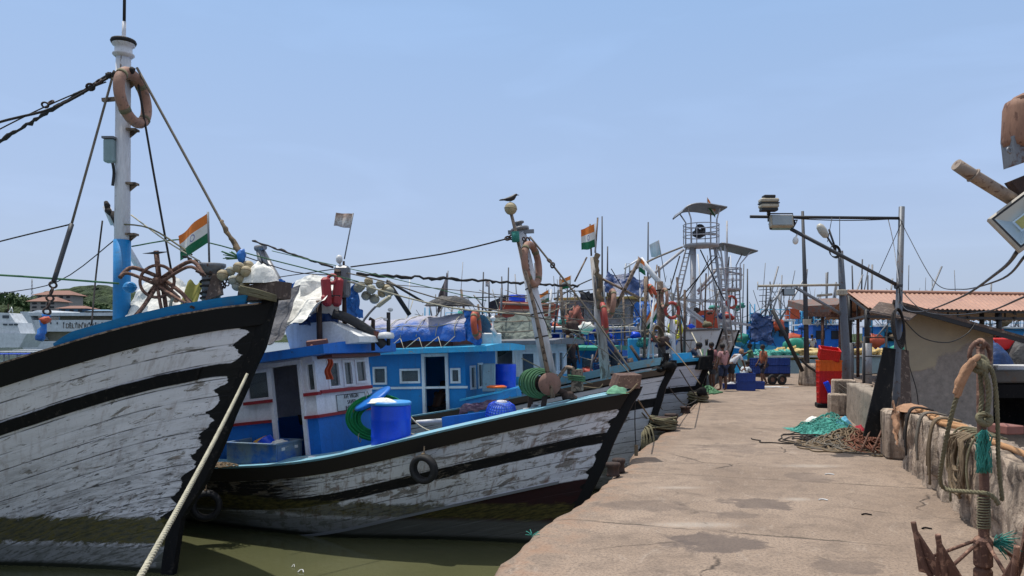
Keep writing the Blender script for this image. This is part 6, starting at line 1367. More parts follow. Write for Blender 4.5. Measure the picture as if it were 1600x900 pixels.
c0 = P(783, 651, 11.75); mb = MB(); mb.lathe([(.235, 0), (.245, .03), (.235, .12), (.20, .20), (.12, .25), (.06, .265), (.01, .268)], c0 + V((0, 0, -.02)), (.05, -.12, 1), 30); mb.build('bowl', paint('basket_blue', (.09, .20, .56), .5, .06, (.3, .35, .6), 8), t)
mb = MB(); ax_ = V((.05, -.12, 1)).normalized(); xx = ax_.orthogonal().normalized(); yy = ax_.cross(xx)
for k in range(32):
    a = k * math.pi / 16; d = xx * math.cos(a) + yy * math.sin(a); mb.tube([c0 + d * .248, c0 + d * .24 + ax_ * .10, c0 + d * .205 + ax_ * .19, c0 + d * .125 + ax_ * .238], .0055, 4)
for (z, r_) in ((.03, .250), (.07, .246), (.11, .24), (.15, .226), (.19, .206), (.225, .16)): mb.torus(c0 + ax_ * (z - .02), r_, .0055, ax_, 30, 4)
mb.build('weave', M['drum'], t); mb = MB(); mb.torus(c0 + ax_ * .245, .075, .010, ax_, 20, 5)
for k in range(4): a = k * math.pi / 4; d = xx * math.cos(a) + yy * math.sin(a); mb.tube([c0 + ax_ * .25 - d * .07, c0 + ax_ * .25 + d * .07], .007, 4)
mb.build('base_ring', M['lilac'], t)
# hatch boards, trunk and items on the fore deck
mb = MB(); q = [P(690, 652, 11.9), P(788, 640, 12.1), P(788, 672, 12.1), P(692, 682, 11.9)]; mb.prism(q, (.05, .12, 0)); mb.build('hatch_board', M['blue'], None, 'dark blue hatch board standing behind the basket', 'board')
mb = MB(); mb.tube([P(650, 660, 12.2), P(690, 657, 12.3)], .035, 8); mb.build('white_pole', M['whitep'], None, 'pale wooden pole lying from the drum to the hatch board', 'pole')
mb = MB()
for l in ([(640, 650, 11.9), (660, 668, 11.8), (700, 684, 11.6)], [(642, 678, 11.8), (670, 684, 11.7), (705, 688, 11.6)], [(640, 692, 11.7), (655, 694, 11.7), (668, 690, 11.7)]): mb.tube(PP(l), .013, 6)
mb.build('deck_line', M['ropew'], None, 'slack pale lines running from the drum to the gunwale', 'rope')
t = thing('rope_winch', 'round ended winch drum wound with green rope on the second foredeck', 'winch', Matrix.Translation(P(857, 640, 11.3)))
wc = P(858, 600, 11.15); mb = MB(); mb.lathe([(.170, 0), (.175, .02), (.175, .045), (.06, .05)], wc, (.25, -.97, .05), 28); mb.lathe([(.02, .05), (.02, .07)], wc, (.25, -.97, .05), 10); mb.build('end_disc', paint('winch_pink', (.26, .15, .12), .75, .1, (.12, .08, .06), 3), t)
mb = MB(); mb.cyl(wc + V((0, 0, 0)), wc + V((-.25, .55, -.03)), .12); mb.build('axle', M['darkrust'], t)
mb = MB()
for k in range(15): mb.torus(wc + V((-.07 - .013 * k, .08 + .024 * k, -.0)), .165 + .018 * (k % 3) + .025 * math.sin(k * .22), .016, (.25 + .06 * math.sin(k * 3), -.97, .05), 24, 6)
mb.build('wound_rope', M['ropegb'], t)
mb = MB(); mb.beam(wc + V((-.05, .12, -.12)), wc + V((-.1, .12, -.5)), .08, .08); mb.beam(wc + V((-.25, .5, -.12)), wc + V((-.3, .5, -.6)), .08, .08); mb.build('stand', M['darkrust'], t)
mb = MB(); mb.prism([P(892, 612, 11.5), P(909, 611, 11.5), P(908, 577, 11.5), P(893, 579, 11.5)], (.05, .22, 0)); b2.part(mb, 'samson_post', M['wood'])
mb = MB()
for k in range(3): mb.torus(P(901, 588 + 3 * k, 11.6), .13, .014, (.1, .05, 1), 16, 5)
b2.part(mb, 'post_lashing', M['ropegb'])
mb = MB(); mb.tube(PP([(872, 592, 11.5), (880, 580, 11.5), (886, 574, 11.5), (896, 576, 11.4)]), .03, 7); b2.part(mb, 'winch_lever', M['wood'])
mb = MB(); mb.tube(PP([(872, 610, 11.3), (890, 618, 11.3), (900, 624, 11.3)]), .05, 7); mb.ball(P(886, 618, 11.3), .09, 8, 6, (1.4, 1, .7), None, .6, 3); mb.build('machine_parts', M['darkrust'], None, 'rusty machine parts beside the winch on the second foredeck', 'machinery')
heap('green_twine', P(964, 614, 11.12), (.32, .24, .10), paint('pale_green_twine', (.16, .38, .24), .9, .1), 'pale green twine heap on the second bow', 'twine', 17)
stay(b2, [(955, 612, 11.1), (980, 614, 11.05), (996, 600, 11.1)], .016, 'ropeb', 'bow_rope')
mb = MB(); mb.tube(PP([(912, 604, 11.35), (935, 606, 11.3), (942, 600, 11.3)]), .01, 5); b2.part(mb, 'bow_line', M['ropeb'])
for (px, py, r_, lab, m_) in ((824, 652, .09, 'white plastic jar by the winch', 'whitep'), (836, 646, .08, 'grey can by the winch', 'steel')): mb = MB(); mb.lathe([(r_, 0), (r_, .15), (r_ * .7, .18), (r_ * .7, .2)], P(px, py + 6, 11.5), (0, 0, 1), 14); mb.build('jar', M[m_], None, lab, 'jar')

# ===== third boat
hm3 = hull_mat('third_hull', (.78, .79, .84), [(.0, .17, -1, 99, .38), (.62, .82, -1, 99, .27)], (.08, .14, .16), None, (-1.1, -.85, .7), .25, .4)
b3 = Boat('white planked fishing boat with a tarred bow behind the second boat', 3.36, 15.3, -.93, .37, 11, 1.75, 5.2, [(0, 2.62), (1, 2.38), (2.2, 2.1), (4, 1.7), (6, 1.35), (8, 1.25), (11, 1.4)], [(-.7, 1.2), (0, .95), (1.2, .5), (2.2, .2), (2.6, 0)], hm3)
b3.sweep('rub_rail', hull_mat('rail_brown3', (.30, .23, .18), [], None, None, None, .3, .9), [(.0, 0), (.0, .05), (.13, .05), (.13, 0)], .1); b3.sweep('gunwale', M['cyan'], [(-.03, .05), (-.03, -.4), (0, -.4), (0, .05)], .1); b3.stempost(_pc['stem2'], .12, .13, .06, .08); b3.deck(M['cyan'], .2, .4)
b3.sweep('bulwark_lining', M['blue2'], [(.0, -.18), (.4, -.1), (.4, -.13), (0, -.2)], .5)
mb = MB(); mb.ball(P(1046, 572, 15.2), .12, 10, 7, (1.2, .8, .9), None, .6, 2); mb.ball(P(1030, 577, 15.25), .10, 10, 7, (1.4, .8, .6), None, .6, 5); b3.part(mb, 'bow_wrapping', M['dark'])
ma3, mt3 = boatmast(b3, 948, 606, 928, 402, .115, .085, paint('old_white_timber', (.38, .36, .34), .8, .2, (.14, .11, .09), 1.5, streak=(1, 1, .2)))
mb = MB(); mb.tube([P(924, 400, 15.9), P(922, 350, 15.9)], .02, 5); mb.tube([P(930, 395, 15.9), P(934, 340, 15.9)], .02, 5); mb.tube([P(917, 402, 15.9), P(898, 440, 15.8)], .02, 5); mb.tube([P(962, 480, 15.8), P(1000, 404, 15.6)], .04, 6); mb.tube([P(930, 430, 15.9), P(1000, 466, 15.8)], .03, 6); b3.part(mb, 'spreader', M['wood'])
rough(b3, (933, 400, 15.8), (938, 480, 15.7), .055, 16, 'ropeb', 'mast_lashing', .05)
lifering(P(944, 497, 15.5), .29, .055, (1, -.05, .12), M['buoyr'], 'bright red life ring on the grey timber mast'); lifering(P(955, 474, 15.7), .27, .055, (1, .05, -.1), M['buoy'], 'faded tan life ring behind the red one on the timber mast')
flag(P(934, 470, 15.8), P(929, 349, 15.8), .50, M['flag'], 'Indian tricolour above the timber mast of the third boat', droop=.30, seed=1.2, ratio=.62)
H3 = b3.F @ Matrix.Translation((4.27, .15, 1.28)) @ Matrix.Rotation(R(2), 4, 'Y'); W3 = .85; Hh3 = 1.62
n3 = [opN(H3, W3, 705, 576, 719, 598), opN(H3, W3, 665, 568, 698, 655), opN(H3, W3, 626, 577, 656, 598), opN(H3, W3, 584, 574, 604, 600)]
n3[1] = (n3[1][0], n3[1][1], .05, Hh3 - .08, 'door')
n3 = [tuple([o[0], o[1], max(.05, o[2]), min(o[3], Hh3 - .08)]) + tuple(o[4:]) for o in n3]
house(b3.root, H3, 3.6, W3, Hh3, n3, [(.35, .6, .8, 1.3), (-.05, .2, .8, 1.35), (-.5, -.2, .8, 1.3)], M['blue2'], M['blue2'], None, M['sky'], M['whitep'], None, (.65, .3), None, .11, [(2.7, 2.9, 1.0, 1.3)], floor=M['darkwood'])
mb = MB(H3); mb.box((1.75, W3 + .012, .86), (3.6, .03, .05)); b3.part(mb, 'trim_strip', M['whitep'])
a = LB(H3, 625, 553, 1, .3); b = LB(H3, 720, 528, 1, .3); mb = MB(H3); mb.box(((a.x + b.x) / 2, .1, Hh3 + .11 + .19), (abs(a.x - b.x), 1.2, .36)); mb.build('roof_locker', M['brown'], None, 'long red brown locker on the roof of the third boat', 'locker')
zr = Hh3 + .46
def roll(u, v):
    x = -.05 + 4.2 * u; a = math.pi * 1.15 * v - .15; k = 1 + .12 * math.sin(u * 23) * .5 + .1 * fbm(V((u * 5, v * 3, 3)))
    return H3 @ V((x, .1 + .78 * math.cos(a) * k, zr - .12 + .50 * max(-.35, math.sin(a)) * k))
mb = MB(); mb.grid(lambda u, v: roll(u, v) + V((0, -.06 * abs(fbm(V((u * 9, v * 5, 1)), 3)), .06 * fbm(V((u * 8, v * 6, 7)), 3))), 90, 36); ml = [M['tarpg'], M['tarpb']]
n = NT('blue_grey_tarp'); a_n = n.noise(n.scale(n.obj, (1, 1, 2.2)), 2.0, 5, .65, 1.2); c = n.mix(n.ramp(n.m('ADD', n.m('MULTIPLY', a_n, .5), n.sep(n.uv)[1]), [(.40, 0), (.52, 1)]), (.02, .12, .46), (.34, .34, .42)); c = n.mix(n.ramp(n.noise(n.obj, 8, 4), [(.5, 0), (.75, .5)]), c, (.22, .22, .25)); n.bump(n.noise(n.obj, 9, 4, .6, 1.5), .8, .04); M['tarpmix'] = n.out(c, .6)
mb.build('tarpaulin', M['tarpmix'], None, 'long rolled grey and blue tarpaulin lashed on the roof of the third boat', 'tarpaulin')
t = thing('tarp_lashing', 'white cords lashing the long tarpaulin to the third roof', 'rope', H3 @ Matrix.Translation((2, .9, 1.7)))
mb = MB()
for k in range(9):
    u = .05 + k * .11; pts = [roll(u + .02 * math.sin(k + v * 3), v) + V((0, -.03, .02)) for v in (.05, .15, .25, .35, .45, .55, .65)]; mb.tube(pts, .010, 5)
    if k < 8: mb.tube([roll(u, .05) + V((0, -.02, 0)), H3 @ V((-.05 + 4.2 * (u + .06), W3 + .28, Hh3 + .1)), roll(u + .11, .05) + V((0, -.02, 0))], .009, 5)
mb.tube([roll(i / 20, .2) + V((0, -.04, 0)) for i in range(21)], .009, 5); mb.build('cord', M['ropew'], t)
drape('tarpaulin', M['tarpb'], 'bright blue tarpaulin end hanging at the front of the third roof', lambda u, v: P(722 + 22 * u + 10 * v, 484 + 62 * v * (.7 + .4 * u), 16.0 - .1 * u), 26, 30, .12, 3, 31)
lifering(P(744, 508, 15.75), .25, .068, (1, -.14, .1), M['buoyo'], 'orange life ring wedged at the end of the blue tarpaulin')
mb = MB(); mb.box(P(768, 532, 16.6), (.45, .05, .34), None, .03); b3.part(mb, 'roof_panel', M['whitep'])
mb = MB(); mb.tube([P(770, 545, 16.4), P(770, 500, 16.4)], .025, 6); mb.ball(P(770, 498, 16.4), .06, 8, 6); mb.tube([P(768, 512, 16.4), P(776, 525, 16.4)], .05, 6); mb.build('aerial_post', M['whitep'], None, 'white rag wrapped post on the third boat roof', 'pole')
heap('dark_bundle', P(702, 478, 16.6), (1.1, .6, .22), M['tarpk'], 'black bundle on top of the long tarpaulin', 'bundle', 41)
flag(P(698, 474, 16.6), P(700, 423, 16.6), .52, paint('grey_flag', (.22, .18, .18), .8, 0), 'ragged grey flag hanging limp over the long tarpaulin', droop=2.2, seed=3, ratio=.45)
# foredeck of the third boat
mb = MB(); q = [P(728, 625, 15.1), P(806, 607, 15.3), P(812, 641, 15.3), P(732, 655, 15.0)]; mb.prism(q, (.1, .9, 0)); b3.part(mb, 'deck_trunk', M['blue2'])
drape('purple_cover', cloth('purple_cloth', (.16, .09, .17), (.26, .2, .24)), 'purple and grey cloth slung along the blue trunk', lambda u, v: P(718 + 78 * u, 634 - 14 * u + 14 * v, 15.02 + .1 * u), 26, 10, .06, 4, 44, 'cloth')
mb = MB(); q = [P(718, 624, 15.0), P(800, 607, 15.3), P(815, 604, 15.9), P(745, 618, 15.8)]; mb.prism(q, (0, 0, -.04)); mb.build('trunk_lid', M['sky'], None, 'light blue lid sheet over the deck trunk', 'lid')
mb = MB(); mb.lathe([(.21, 0), (.22, .03), (.16, .05)], P(776, 606, 15.5), (0, 0, 1), 20, squash=.3); mb.build('orange_tray', M['crateo'], None, 'orange plastic tray on the light blue lid', 'tray')
mb = MB(); mb.box(P(764, 590, 16.2), (.28, .3, .62), None, .02); mb.build('cabinet', paint('pale_cabinet', (.30, .42, .46), .6, .12), None, 'pale green cabinet standing ahead of the third wheelhouse', 'cabinet')
drum(P(789, 606, 17.0), .26, .55, 'squat blue drum without a lid on the boat behind', False)

# ===== fourth row: boat with the green-grey net cover
hm4 = hull_mat('fourth_hull', (.6, .62, .68), [(.0, .15, -1, 99, .3), (.5, .66, -1, 99, .3)], (.08, .14, .2), None, (-1.1, -.85, .7), .25, .4)
b4 = Boat('fishing boat with a light blue rolled gunwale and net covered wheelhouse', 3.92, 18.6, -.93, .37, 11, 1.7, 5, [(0, 2.68), (1, 2.45), (2.2, 2.15), (4, 1.8), (6, 1.5), (11, 1.5)], [(-.7, 1.2), (0, .95), (1.2, .5), (2.7, 0)], hm4)
b4.sweep('gunwale', M['cyan'], [(-.1, .05), (-.1, -.22), (0.1, -.22), (.1, .05)], .1); b4.stempost(M['dark'], .15, .13, .06, .08); b4.deck(M['blue2'], .3, .4)
H4 = b4.F @ Matrix.Translation((2.9, .1, 1.55)) @ Matrix.Rotation(R(1), 4, 'Y'); Hh4 = 1.5
house(b4.root, H4, 2.7, .95, Hh4, [(.25, .62, .75, 1.3), (.85, 1.3, .05, 1.42, 'door'), (1.55, 1.9, .72, 1.3), (2.1, 2.5, .72, 1.3)], [(-.6, -.2, .75, 1.3), (0, .4, .75, 1.3)], M['sky'], M['whitep'], .68, M['steel'], M['whitep'], None, (.4, .35), None, .1, floor=M['darkwood'])
drape('net_cover', M['tarpn'], 'dark green grey net cover stretched over the fourth wheelhouse', lambda u, v: P(733 + 128 * u, 486 + 10 * u + (62 - 8 * u) * v + 4 * math.sin(u * 6), 20.4 - .9 * v), 40, 22, .15, 1.8, 51, 'net')
mb = MB()
for k in range(3): mb.tube(PP([(735, 500 + k * 18, 19.2), (800, 503 + k * 16, 19.1), (862, 498 + k * 15, 19.2)]), .014, 5)
mb.build('cover_rope', M['ropegr'], None, 'ropes stretched over the green grey net cover', 'rope')
a = P(1052, 600, 19); 
t = thing('orange_raft', 'orange rescue raft stowed on a roof beyond the leaning mast', 'raft', Matrix.Translation(P(815, 492, 27)))
mb = MB(); q = [P(776, 496, 26), P(862, 496, 26), P(866, 474, 26), P(782, 470, 26)]; mb.prism(q, (.3, 1.6, 0)); mb.build('body', paint('raft_orange', (.50, .075, .035), .6, .1, (.25, .08, .05)), t)
mb = MB(); mb.tube([P(778, 486, 25.9), P(866, 486, 25.9)], .07, 8); mb.tube([P(780, 474, 25.9), P(866, 477, 25.9)], .05, 8); mb.build('grab_line', M['buoy'], t)
drum(P(808, 474, 26.3), .3, .3, 'small blue keg on top of the orange raft', False)

# ===== boat 5 (blue with a green roofed house) in front of the white steel trawlers
hm5 = hull_mat('fifth_hull', (.68, .70, .78), [(.0, .16, -1, 99, .25), (.80, .98, -1, 99, .25)], (.10, .16, .2), None, (-1.1, -.85, .7), .25, .3)
b5 = Boat('white planked fishing boat with a black bow block where a man leans over', 5.92, 21.9, -.93, .37, 11, 1.8, 5, [(0, 2.62), (1, 2.52), (2.2, 2.3), (4, 1.9), (6, 1.6), (11, 1.6)], [(-.7, 1.4), (0, 1.15), (1.2, .6), (2.6, 0)], hm5)
b5.sweep('gunwale', M['sky'], [(-.05, .06), (-.05, -.22), (0.04, -.22), (.04, .06)], .1); b5.stempost(M['dark'], .25, .18, .08, .1); b5.deck(M['blue2'], .3, .4)
mb = MB(); q = [P(1092, 578, 21.6), P(1114, 577, 21.5), P(1112, 556, 21.5), P(1096, 558, 21.6)]; mb.prism(q, (-.1, .5, 0)); b5.part(mb, 'bow_block', M['dark'])
mb = MB(); mb.ball(P(1086, 640, 21.3), .16, 10, 7, (.8, .8, 1.3), None, .6); mb.ball(P(1096, 612, 21.3), .15, 10, 7, (1.2, .7, .8), None, .6, 3); b5.part(mb, 'tar_patch', M['dark'])
boatmast(b5, 1036, 612, 1031, 440, .13, .10, M['darkwood']); mb = MB(); mb.beam(P(1004, 456, 22.3), P(1046, 452, 22.3), .05, .05); b5.part(mb, 'spreader', M['roped'])
boatmast(b5, 1053, 600, 1050, 496, .085, .08, M['mastwhite'], 'post'); 
lifering(P(1050, 485, 22.0), .225, .048, (.35, -.95, 0), M['buoyr'], 'red life ring facing the quay on the white post')
lifering(P(1019, 455, 22.0), .19, .055, (1, .1, .5), M['buoyo'], 'orange life ring tilted beside the dark mast'); lifering(P(1038, 466, 22.0), .27, .05, (1, .1, 0), M['buoy'], 'pale pink life ring edge-on at the dark mast')
mb = MB()
for k in range(8): mb.torus(P(1025 + k * .6, 522, 21.8 - k * .03), .19 + .010 * k, .022, (.5, -1, .1 * k - .3), 18, 5, sx=.7)
mb.build('rope_coil', M['ropeb'], None, 'thick straw coloured rope coil on the dark mast', 'rope')
H5 = b5.F @ Matrix.Translation((3.1, .1, 1.6)); house(b5.root, H5, 2.4, .95, 1.25, [(.2, .6, .6, 1.05), (.9, 1.35, .05, 1.15, 'door'), (1.6, 2.0, .6, 1.05)], [(-.5, 0, .6, 1.05)], M['blue'], M['blue2'], .55, M['green'], M['blue2'], None, (.4, .4), None, .09, floor=M['darkwood'])
mb = MB(); mb.box(P(990, 552, 22.5), (.34, .2, .9), None, .02); b5.part(mb, 'side_panel', M['sky'])
mb = MB(); mb.tube([P(1010, 580, 22.4), P(985, 540, 22.4)], .05, 6); mb.tube([P(990, 586, 22.2), P(984, 560, 22.2)], .09, 7); b5.part(mb, 'bitt', M['darkwood'])
mb = MB(); q = [P(1050, 553, 22.0), P(1080, 551, 22.2), P(1084, 562, 22.2), P(1052, 564, 22.0)]; mb.prism(q, (.1, .5, 0)); mb.build('deck_box', M['sky'], None, 'light blue deck box behind the leaning man', 'box')

# ===== large blue boat with upper bridge
hm6 = paint('blue_hull_paint', (.010, .14, .52), .5, .08, (.12, .12, .12), streak=(.6, .6, 2))
b6 = Boat('big blue fishing boat with a tarpaulin covered upper bridge', 7.0, 27.5, -.93, .37, 13, 2.2, 5, [(0, 2.5), (2, 2.6), (4, 2.4), (6, 2.1), (13, 2.2)], [(-.7, 1.4), (0, 1.15), (1.2, .6), (2.6, 0)], hm6)
b6.sweep('gunwale', M['whitep'], [(-.03, .06), (-.03, -.22), (0.04, -.22), (.04, .06)], .1); b6.deck(M['blue'], .3, .4)
H6 = b6.F @ Matrix.Translation((2.6, .1, 2.2)); house(b6.root, H6, 4.4, 1.3, 1.35, [(.4, .9, .6, 1.1), (1.4, 1.9, .6, 1.1), (2.4, 2.9, .05, 1.2, 'door')], [(-.8, -.2, .6, 1.1), (.2, .8, .6, 1.1)], M['blue'], M['blue'], None, M['whitep'], M['whitep'], None, (.5, .3), None, .1)
H6b = b6.F @ Matrix.Translation((2.4, .1, 3.75)); house(b6.root, H6b, 2.6, 1.0, .95, [(.15, .65, .2, .75), (.95, 1.45, .2, .75), (1.7, 2.3, .2, .75)], [(-.8, -.35, .2, .75), (-.2, .3, .2, .75), (.45, .85, .2, .75)], M['steel'], M['steel'], None, paint('yellow_edge', (.42, .30, .08), .6, .1), M['steel'], None, (.25, .2), None, .08)
drape('tarpaulin', M['tarpd'], 'dark blue tarpaulin stretched over the upper bridge', lambda u, v: P(948 + 60 * u - 4 * v, 424 + 8 * u + 32 * v + 3 * math.sin(u * 9), 28.4 - .8 * v), 26, 16, .14, 1.6, 61)
drape('tarpaulin', M['tarpk'], 'black tarpaulin bundle left of the upper bridge', lambda u, v: P(906 + 38 * u, 452 + 4 * math.sin(u * 5) + 18 * v, 27.6), 18, 10, .16, 2, 63)
drape('tarpaulin', M['tarpb'], 'bright blue tarpaulin heaped on the rail beside the dark mast', lambda u, v: P(990 + 36 * u, 482 - 14 * math.sin(math.pi * u) + 34 * v, 26.0 - .3 * v), 22, 18, .2, 2, 64)
mb = MB()
for k in range(11): x = 880 + k * 13; mb.tube([P(x, 545, 25.8), P(x, 508, 25.8)], .025, 5)
for y in (508, 520, 532): mb.tube([P(878, y + 2, 25.8), P(1012, y - 2, 25.8)], .02, 5)
b6.part(mb, 'railing', M['steel'])
mb = MB(); mb.tube([P(1000, 404, 27), P(1016, 424, 27), P(1046, 460, 26.5)], .10, 8); mb.tube([P(975, 420, 27), P(1000, 404, 27)], .04, 6); mb.tube([P(976, 436, 27.6), P(978, 412, 27.6), P(984, 412, 27.6), P(984, 436, 27.6)], .03, 5); b6.part(mb, 'boom', M['whitep'])
def nethang(px, py, w_, h_, D, mat, label, seed=0):
    rnd = random.Random(seed); t_ = thing('net_bundle', label, 'net', Matrix.Translation(P(px, py + h_ / 2, D)))
    for k in range(16): mb = MB(); mb.ball(P(px + rnd.uniform(-.4, .4) * w_, py + rnd.uniform(-.35, .4) * h_, D + rnd.uniform(-.3, .3)), .010 * D * rnd.uniform(.6, 1.1) * h_ / 50, 8, 7, (.55, .6, 1.5), Matrix.Rotation(rnd.uniform(-.5, .5), 3, 'Y'), .9, k); mb.build('fold', mat, t_)
nethang(900, 503, 34, 38, 26, paint('dull_red_cloth', (.36, .12, .09), .8, .1), 'dull red life jackets bundled on a post of the blue boat', 1)
nethang(838, 505, 18, 30, 24, M['buoyr'], 'faded orange bundle hanging beyond the leaning mast', 2)
lifering(P(1055, 515, 27), .28, .08, (.6, -1, 0), paint('yellow_buoy', (.62, .60, .02), .5, 0), 'small yellow ring on the white trawler rail')

# ===== steel trawlers
TW = NT('trawler_white'); s3 = TW.sep(TW.uv); bg_ = TW.noise(TW.obj, 1.2, 5, .6); ru = TW.noise(TW.comb(TW.m('MULTIPLY', s3[0], 3.5), TW.m('MULTIPLY', s3[1], .5)), 2, 6, .7)
c = TW.mix(TW.ramp(bg_, [(.3, 0), (.7, 1)]), (.74, .76, .78), (.86, .88, .90)); c = TW.mix(TW.ramp(ru, [(.54, 0), (.66, .8)]), c, (.25, .15, .08)); TW.out(c, .5)
TR = NT('trawler_rusty'); s3 = TR.sep(TR.uv); bg_ = TR.noise(TR.obj, 1.5, 6, .7); ru = TR.noise(TR.comb(TR.m('MULTIPLY', s3[0], 3.5), TR.m('MULTIPLY', s3[1], .5)), 2, 6, .7)
c = TR.mix(TR.ramp(bg_, [(.3, 0), (.7, 1)]), (.56, .58, .60), (.70, .72, .74)); c = TR.mix(TR.ramp(TR.m('ADD', ru, TR.m('MULTIPLY', bg_, .4)), [(.62, 0), (.76, .9)]), c, (.16, .09, .045)); TR.out(c, .6)
def trawler(label, x, y, ax, ay, L, B, mat, zt=3.65, Le=3.2):
    b_ = Boat(label, x, y, ax, ay, L, B, Le, [(0, zt), (2, zt - .12), (5, zt - .3), (L, zt - .6)], [(-.7, 1.9), (0, 1.5), (zt, 0)], mat, 'steel_trawler', 'steel trawlers moored beyond the men')
    b_.sweep('gunwale', M['steel'], [(-.03, .08), (-.03, -.1), (0.05, -.1), (.05, .08)], .02); b_.sweep('black_line', M['black'], [(.42, 0.002), (.42, .02), (.46, .02), (.46, 0.002)], .5); b_.deck(M['steel'], .7, .5)
    b_.stempost(M['dark'], .02, .08, .05, .05); return b_
t1 = trawler('white steel trawler with a tall lookout tower and canopy', 9.15, 32, -.62, .78, 14, 2.5, TW.mat)
t2_ = trawler('rust streaked steel trawler with a lower tower behind the first', 11.1, 36, -.58, .81, 14, 2.6, TR.mat)
for k, (px, py) in enumerate(((1104, 534), (1010, 556))): mb = MB(); mb.tube([P(px, py - 4, 31.0), P(px, py + 6, 31.0)], [.08, .05], 6); t1.part(mb, 'hawse_mark', M['black'])
M['tower'] = paint('tower_grey', (.44, .45, .48), .5, .1, (.2, .12, .08), 1)
def tower(b_, D, pole, plat, canopy, leg, label=None):
    (px, pyb, pyt) = pole; s = D / 1150
    mb = MB(); mb.tube([P(px, pyb, D), P(px, pyt, D)], pole_r, 12); b_.part(mb, 'tower_pole', M['tower'])
    (x0, x1, y) = plat; c0 = P((x0 + x1) / 2, y, D); rx = (x1 - x0) / 2 * s
    mb = MB(); mb.lathe([(.2, -.12), (rx * .98, -.05), (rx, 0), (rx, .05), (.1, .05)], c0, (0, 0, 1), 20); b_.part(mb, 'lookout_platform', M['tower'])
    mb = MB(); hr = 28 * s
    for zf in (.45, .75, 1.0): mb.torus(c0 + V((0, 0, hr * 1.15 * zf)), rx, .022, (0, 0, 1), 24, 5)
    for k in range(8): a = k * math.pi / 4 + .3; q = c0 + V((rx * math.cos(a), rx * math.sin(a), 0)); mb.tube([q, q + V((0, 0, hr * 1.15))], .022, 5)
    b_.part(mb, 'guard_rail', M['tower'])
    (cx0, cx1, cyl, cyr, cy_top) = canopy; A_ = P(cx0, cyl, D); B_ = P(cx1, cyr, D); mb = MB()
    def cf(u, v): p = A_.lerp(B_, u); return p + V((0, (v - .5) * 2.0, .30 * math.sin(math.pi * u ** .6) * (1 if canopy_arch else .12)))
    mb.grid(cf, 16, 4); mb.grid(lambda u, v: cf(u, v) + V((0, 0, -.06)), 16, 4); mb.tube([cf(i / 16, 0) + V((0, 0, -.03)) for i in range(17)], .04, 5); mb.tube([cf(i / 16, 1) + V((0, 0, -.03)) for i in range(17)], .04, 5); b_.part(mb, 'canopy', M['steel'])
    mb = MB()
    for u in (.12, .88):
        for v in (.1, .9): q = cf(u, v); e = c0 + V(((u - .5) * 2 * rx * .95, (v - .5) * 2 * rx * .8, 0)); mb.tube([e, V((e.x, e.y, (q.z + e.z) / 2 + .3)), q], .035, 5)
    b_.part(mb, 'canopy_post', M['mastwhite'])
    for (xt, yt, xb, yb) in leg:
        mb = MB()
        for dx in (-4.5, 4.5): mb.tube([P(xt + dx * .8, yt, D), P(xb + dx, yb, D + .6)], .04, 6)
        n_ = 14
        for k in range(n_): f = (k + .5) / n_; p = P(xt, yt, D).lerp(P(xb, yb, D + .6), f); mb.tube([p + V((-4.5 * s, 0, 0)), p + V((4.5 * s, 0, 0))], .022, 4)
        b_.part(mb, 'ladder_leg', M['tower'])
pole_r = .135; canopy_arch = True
tower(t1, 33.3, (1083, 585, 382), (1068, 1123, 384), (1059, 1126, 336, 329, 321), [(1076, 386, 1054, 478), (1112, 384, 1130, 530), (1122, 386, 1142, 540)])
mb = MB(); mb.beam(P(1052, 467, 33.2), P(1128, 472, 33.2), .13, .12); mb.tube([P(1000, 445, 33), P(1068, 390, 33.2)], .07, 6); mb.tube([P(1062, 474, 32.8), P(1102, 502, 32.8)], .08, 7); mb.beam(P(1085, 364, 33.1), P(1118, 366, 33.1), .14, .1); t1.part(mb, 'cross_beam', M['tower'])
mb = MB(); mb.torus(P(1094, 360, 33), .20, .09, (.5, -1, 0), 18, 8); mb.lathe([(.1, 0), (.28, .1), (.28, .3), (.1, .4)], P(1092, 372, 33.2), (0, 0, 1), 12); t1.part(mb, 'radar', M['black'])
flag(P(1106, 330, 33), P(1105, 308, 33), .45, M['flag'], 'tricolour on top of the lookout canopy', droop=1.2, dirx=1, seed=2, ratio=.9)
pole_r = .12; canopy_arch = False
tower(t2_, 38, (1137, 560, 450), (1126, 1158, 452), (1119, 1174, 383, 395, 380), [(1132, 452, 1124, 520), (1152, 452, 1154, 530)])
mb = MB(); mb.torus(P(1137, 420, 37.6), .5, .03, (0, 0, 1), 16, 5); mb.beam(P(1125, 420, 37.7), P(1160, 430, 37.7), .08, .08); mb.tube([P(1136, 452, 37.9), P(1136, 345, 37.9)], .05, 5); mb.beam(P(1120, 500, 37.5), P(1172, 508, 37.5), .15, .12); mb.tube([P(1090, 455, 38), P(1120, 420, 38)], .09, 6); mb.tube([P(1090, 460, 38), P(1122, 430, 38)], .05, 6); t2_.part(mb, 'cross_beam', M['tower'])
lifering(P(1143, 472, 37.4), .29, .065, (.4, -1, 0), M['buoyr'], 'red life ring on the lower lookout tower')
mb = MB(); mb.prism([P(1075, 512, 36), P(1125, 512, 36), P(1122, 484, 36), P(1080, 486, 36)], (.4, 1.6, 0)); mb.build('orange_cover', _pc['raft_orange'], None, 'orange covered bundle on the deck of the white trawler', 'cover')
for (px0, py0, px1, py1, r_) in ((1056, 472, 1100, 505, .06), (1120, 400, 1060, 470, .03), (1094, 390, 1132, 470, .03), (1062, 400, 1040, 475, .03), (1112, 400, 1070, 470, .02)): mb = MB(); mb.tube([P(px0, py0, 32.8), P(px1, py1, 32.8)], r_, 5); t1.part(mb, 'rigging', M['mastwhite'] if r_ > .04 else M['roped'])
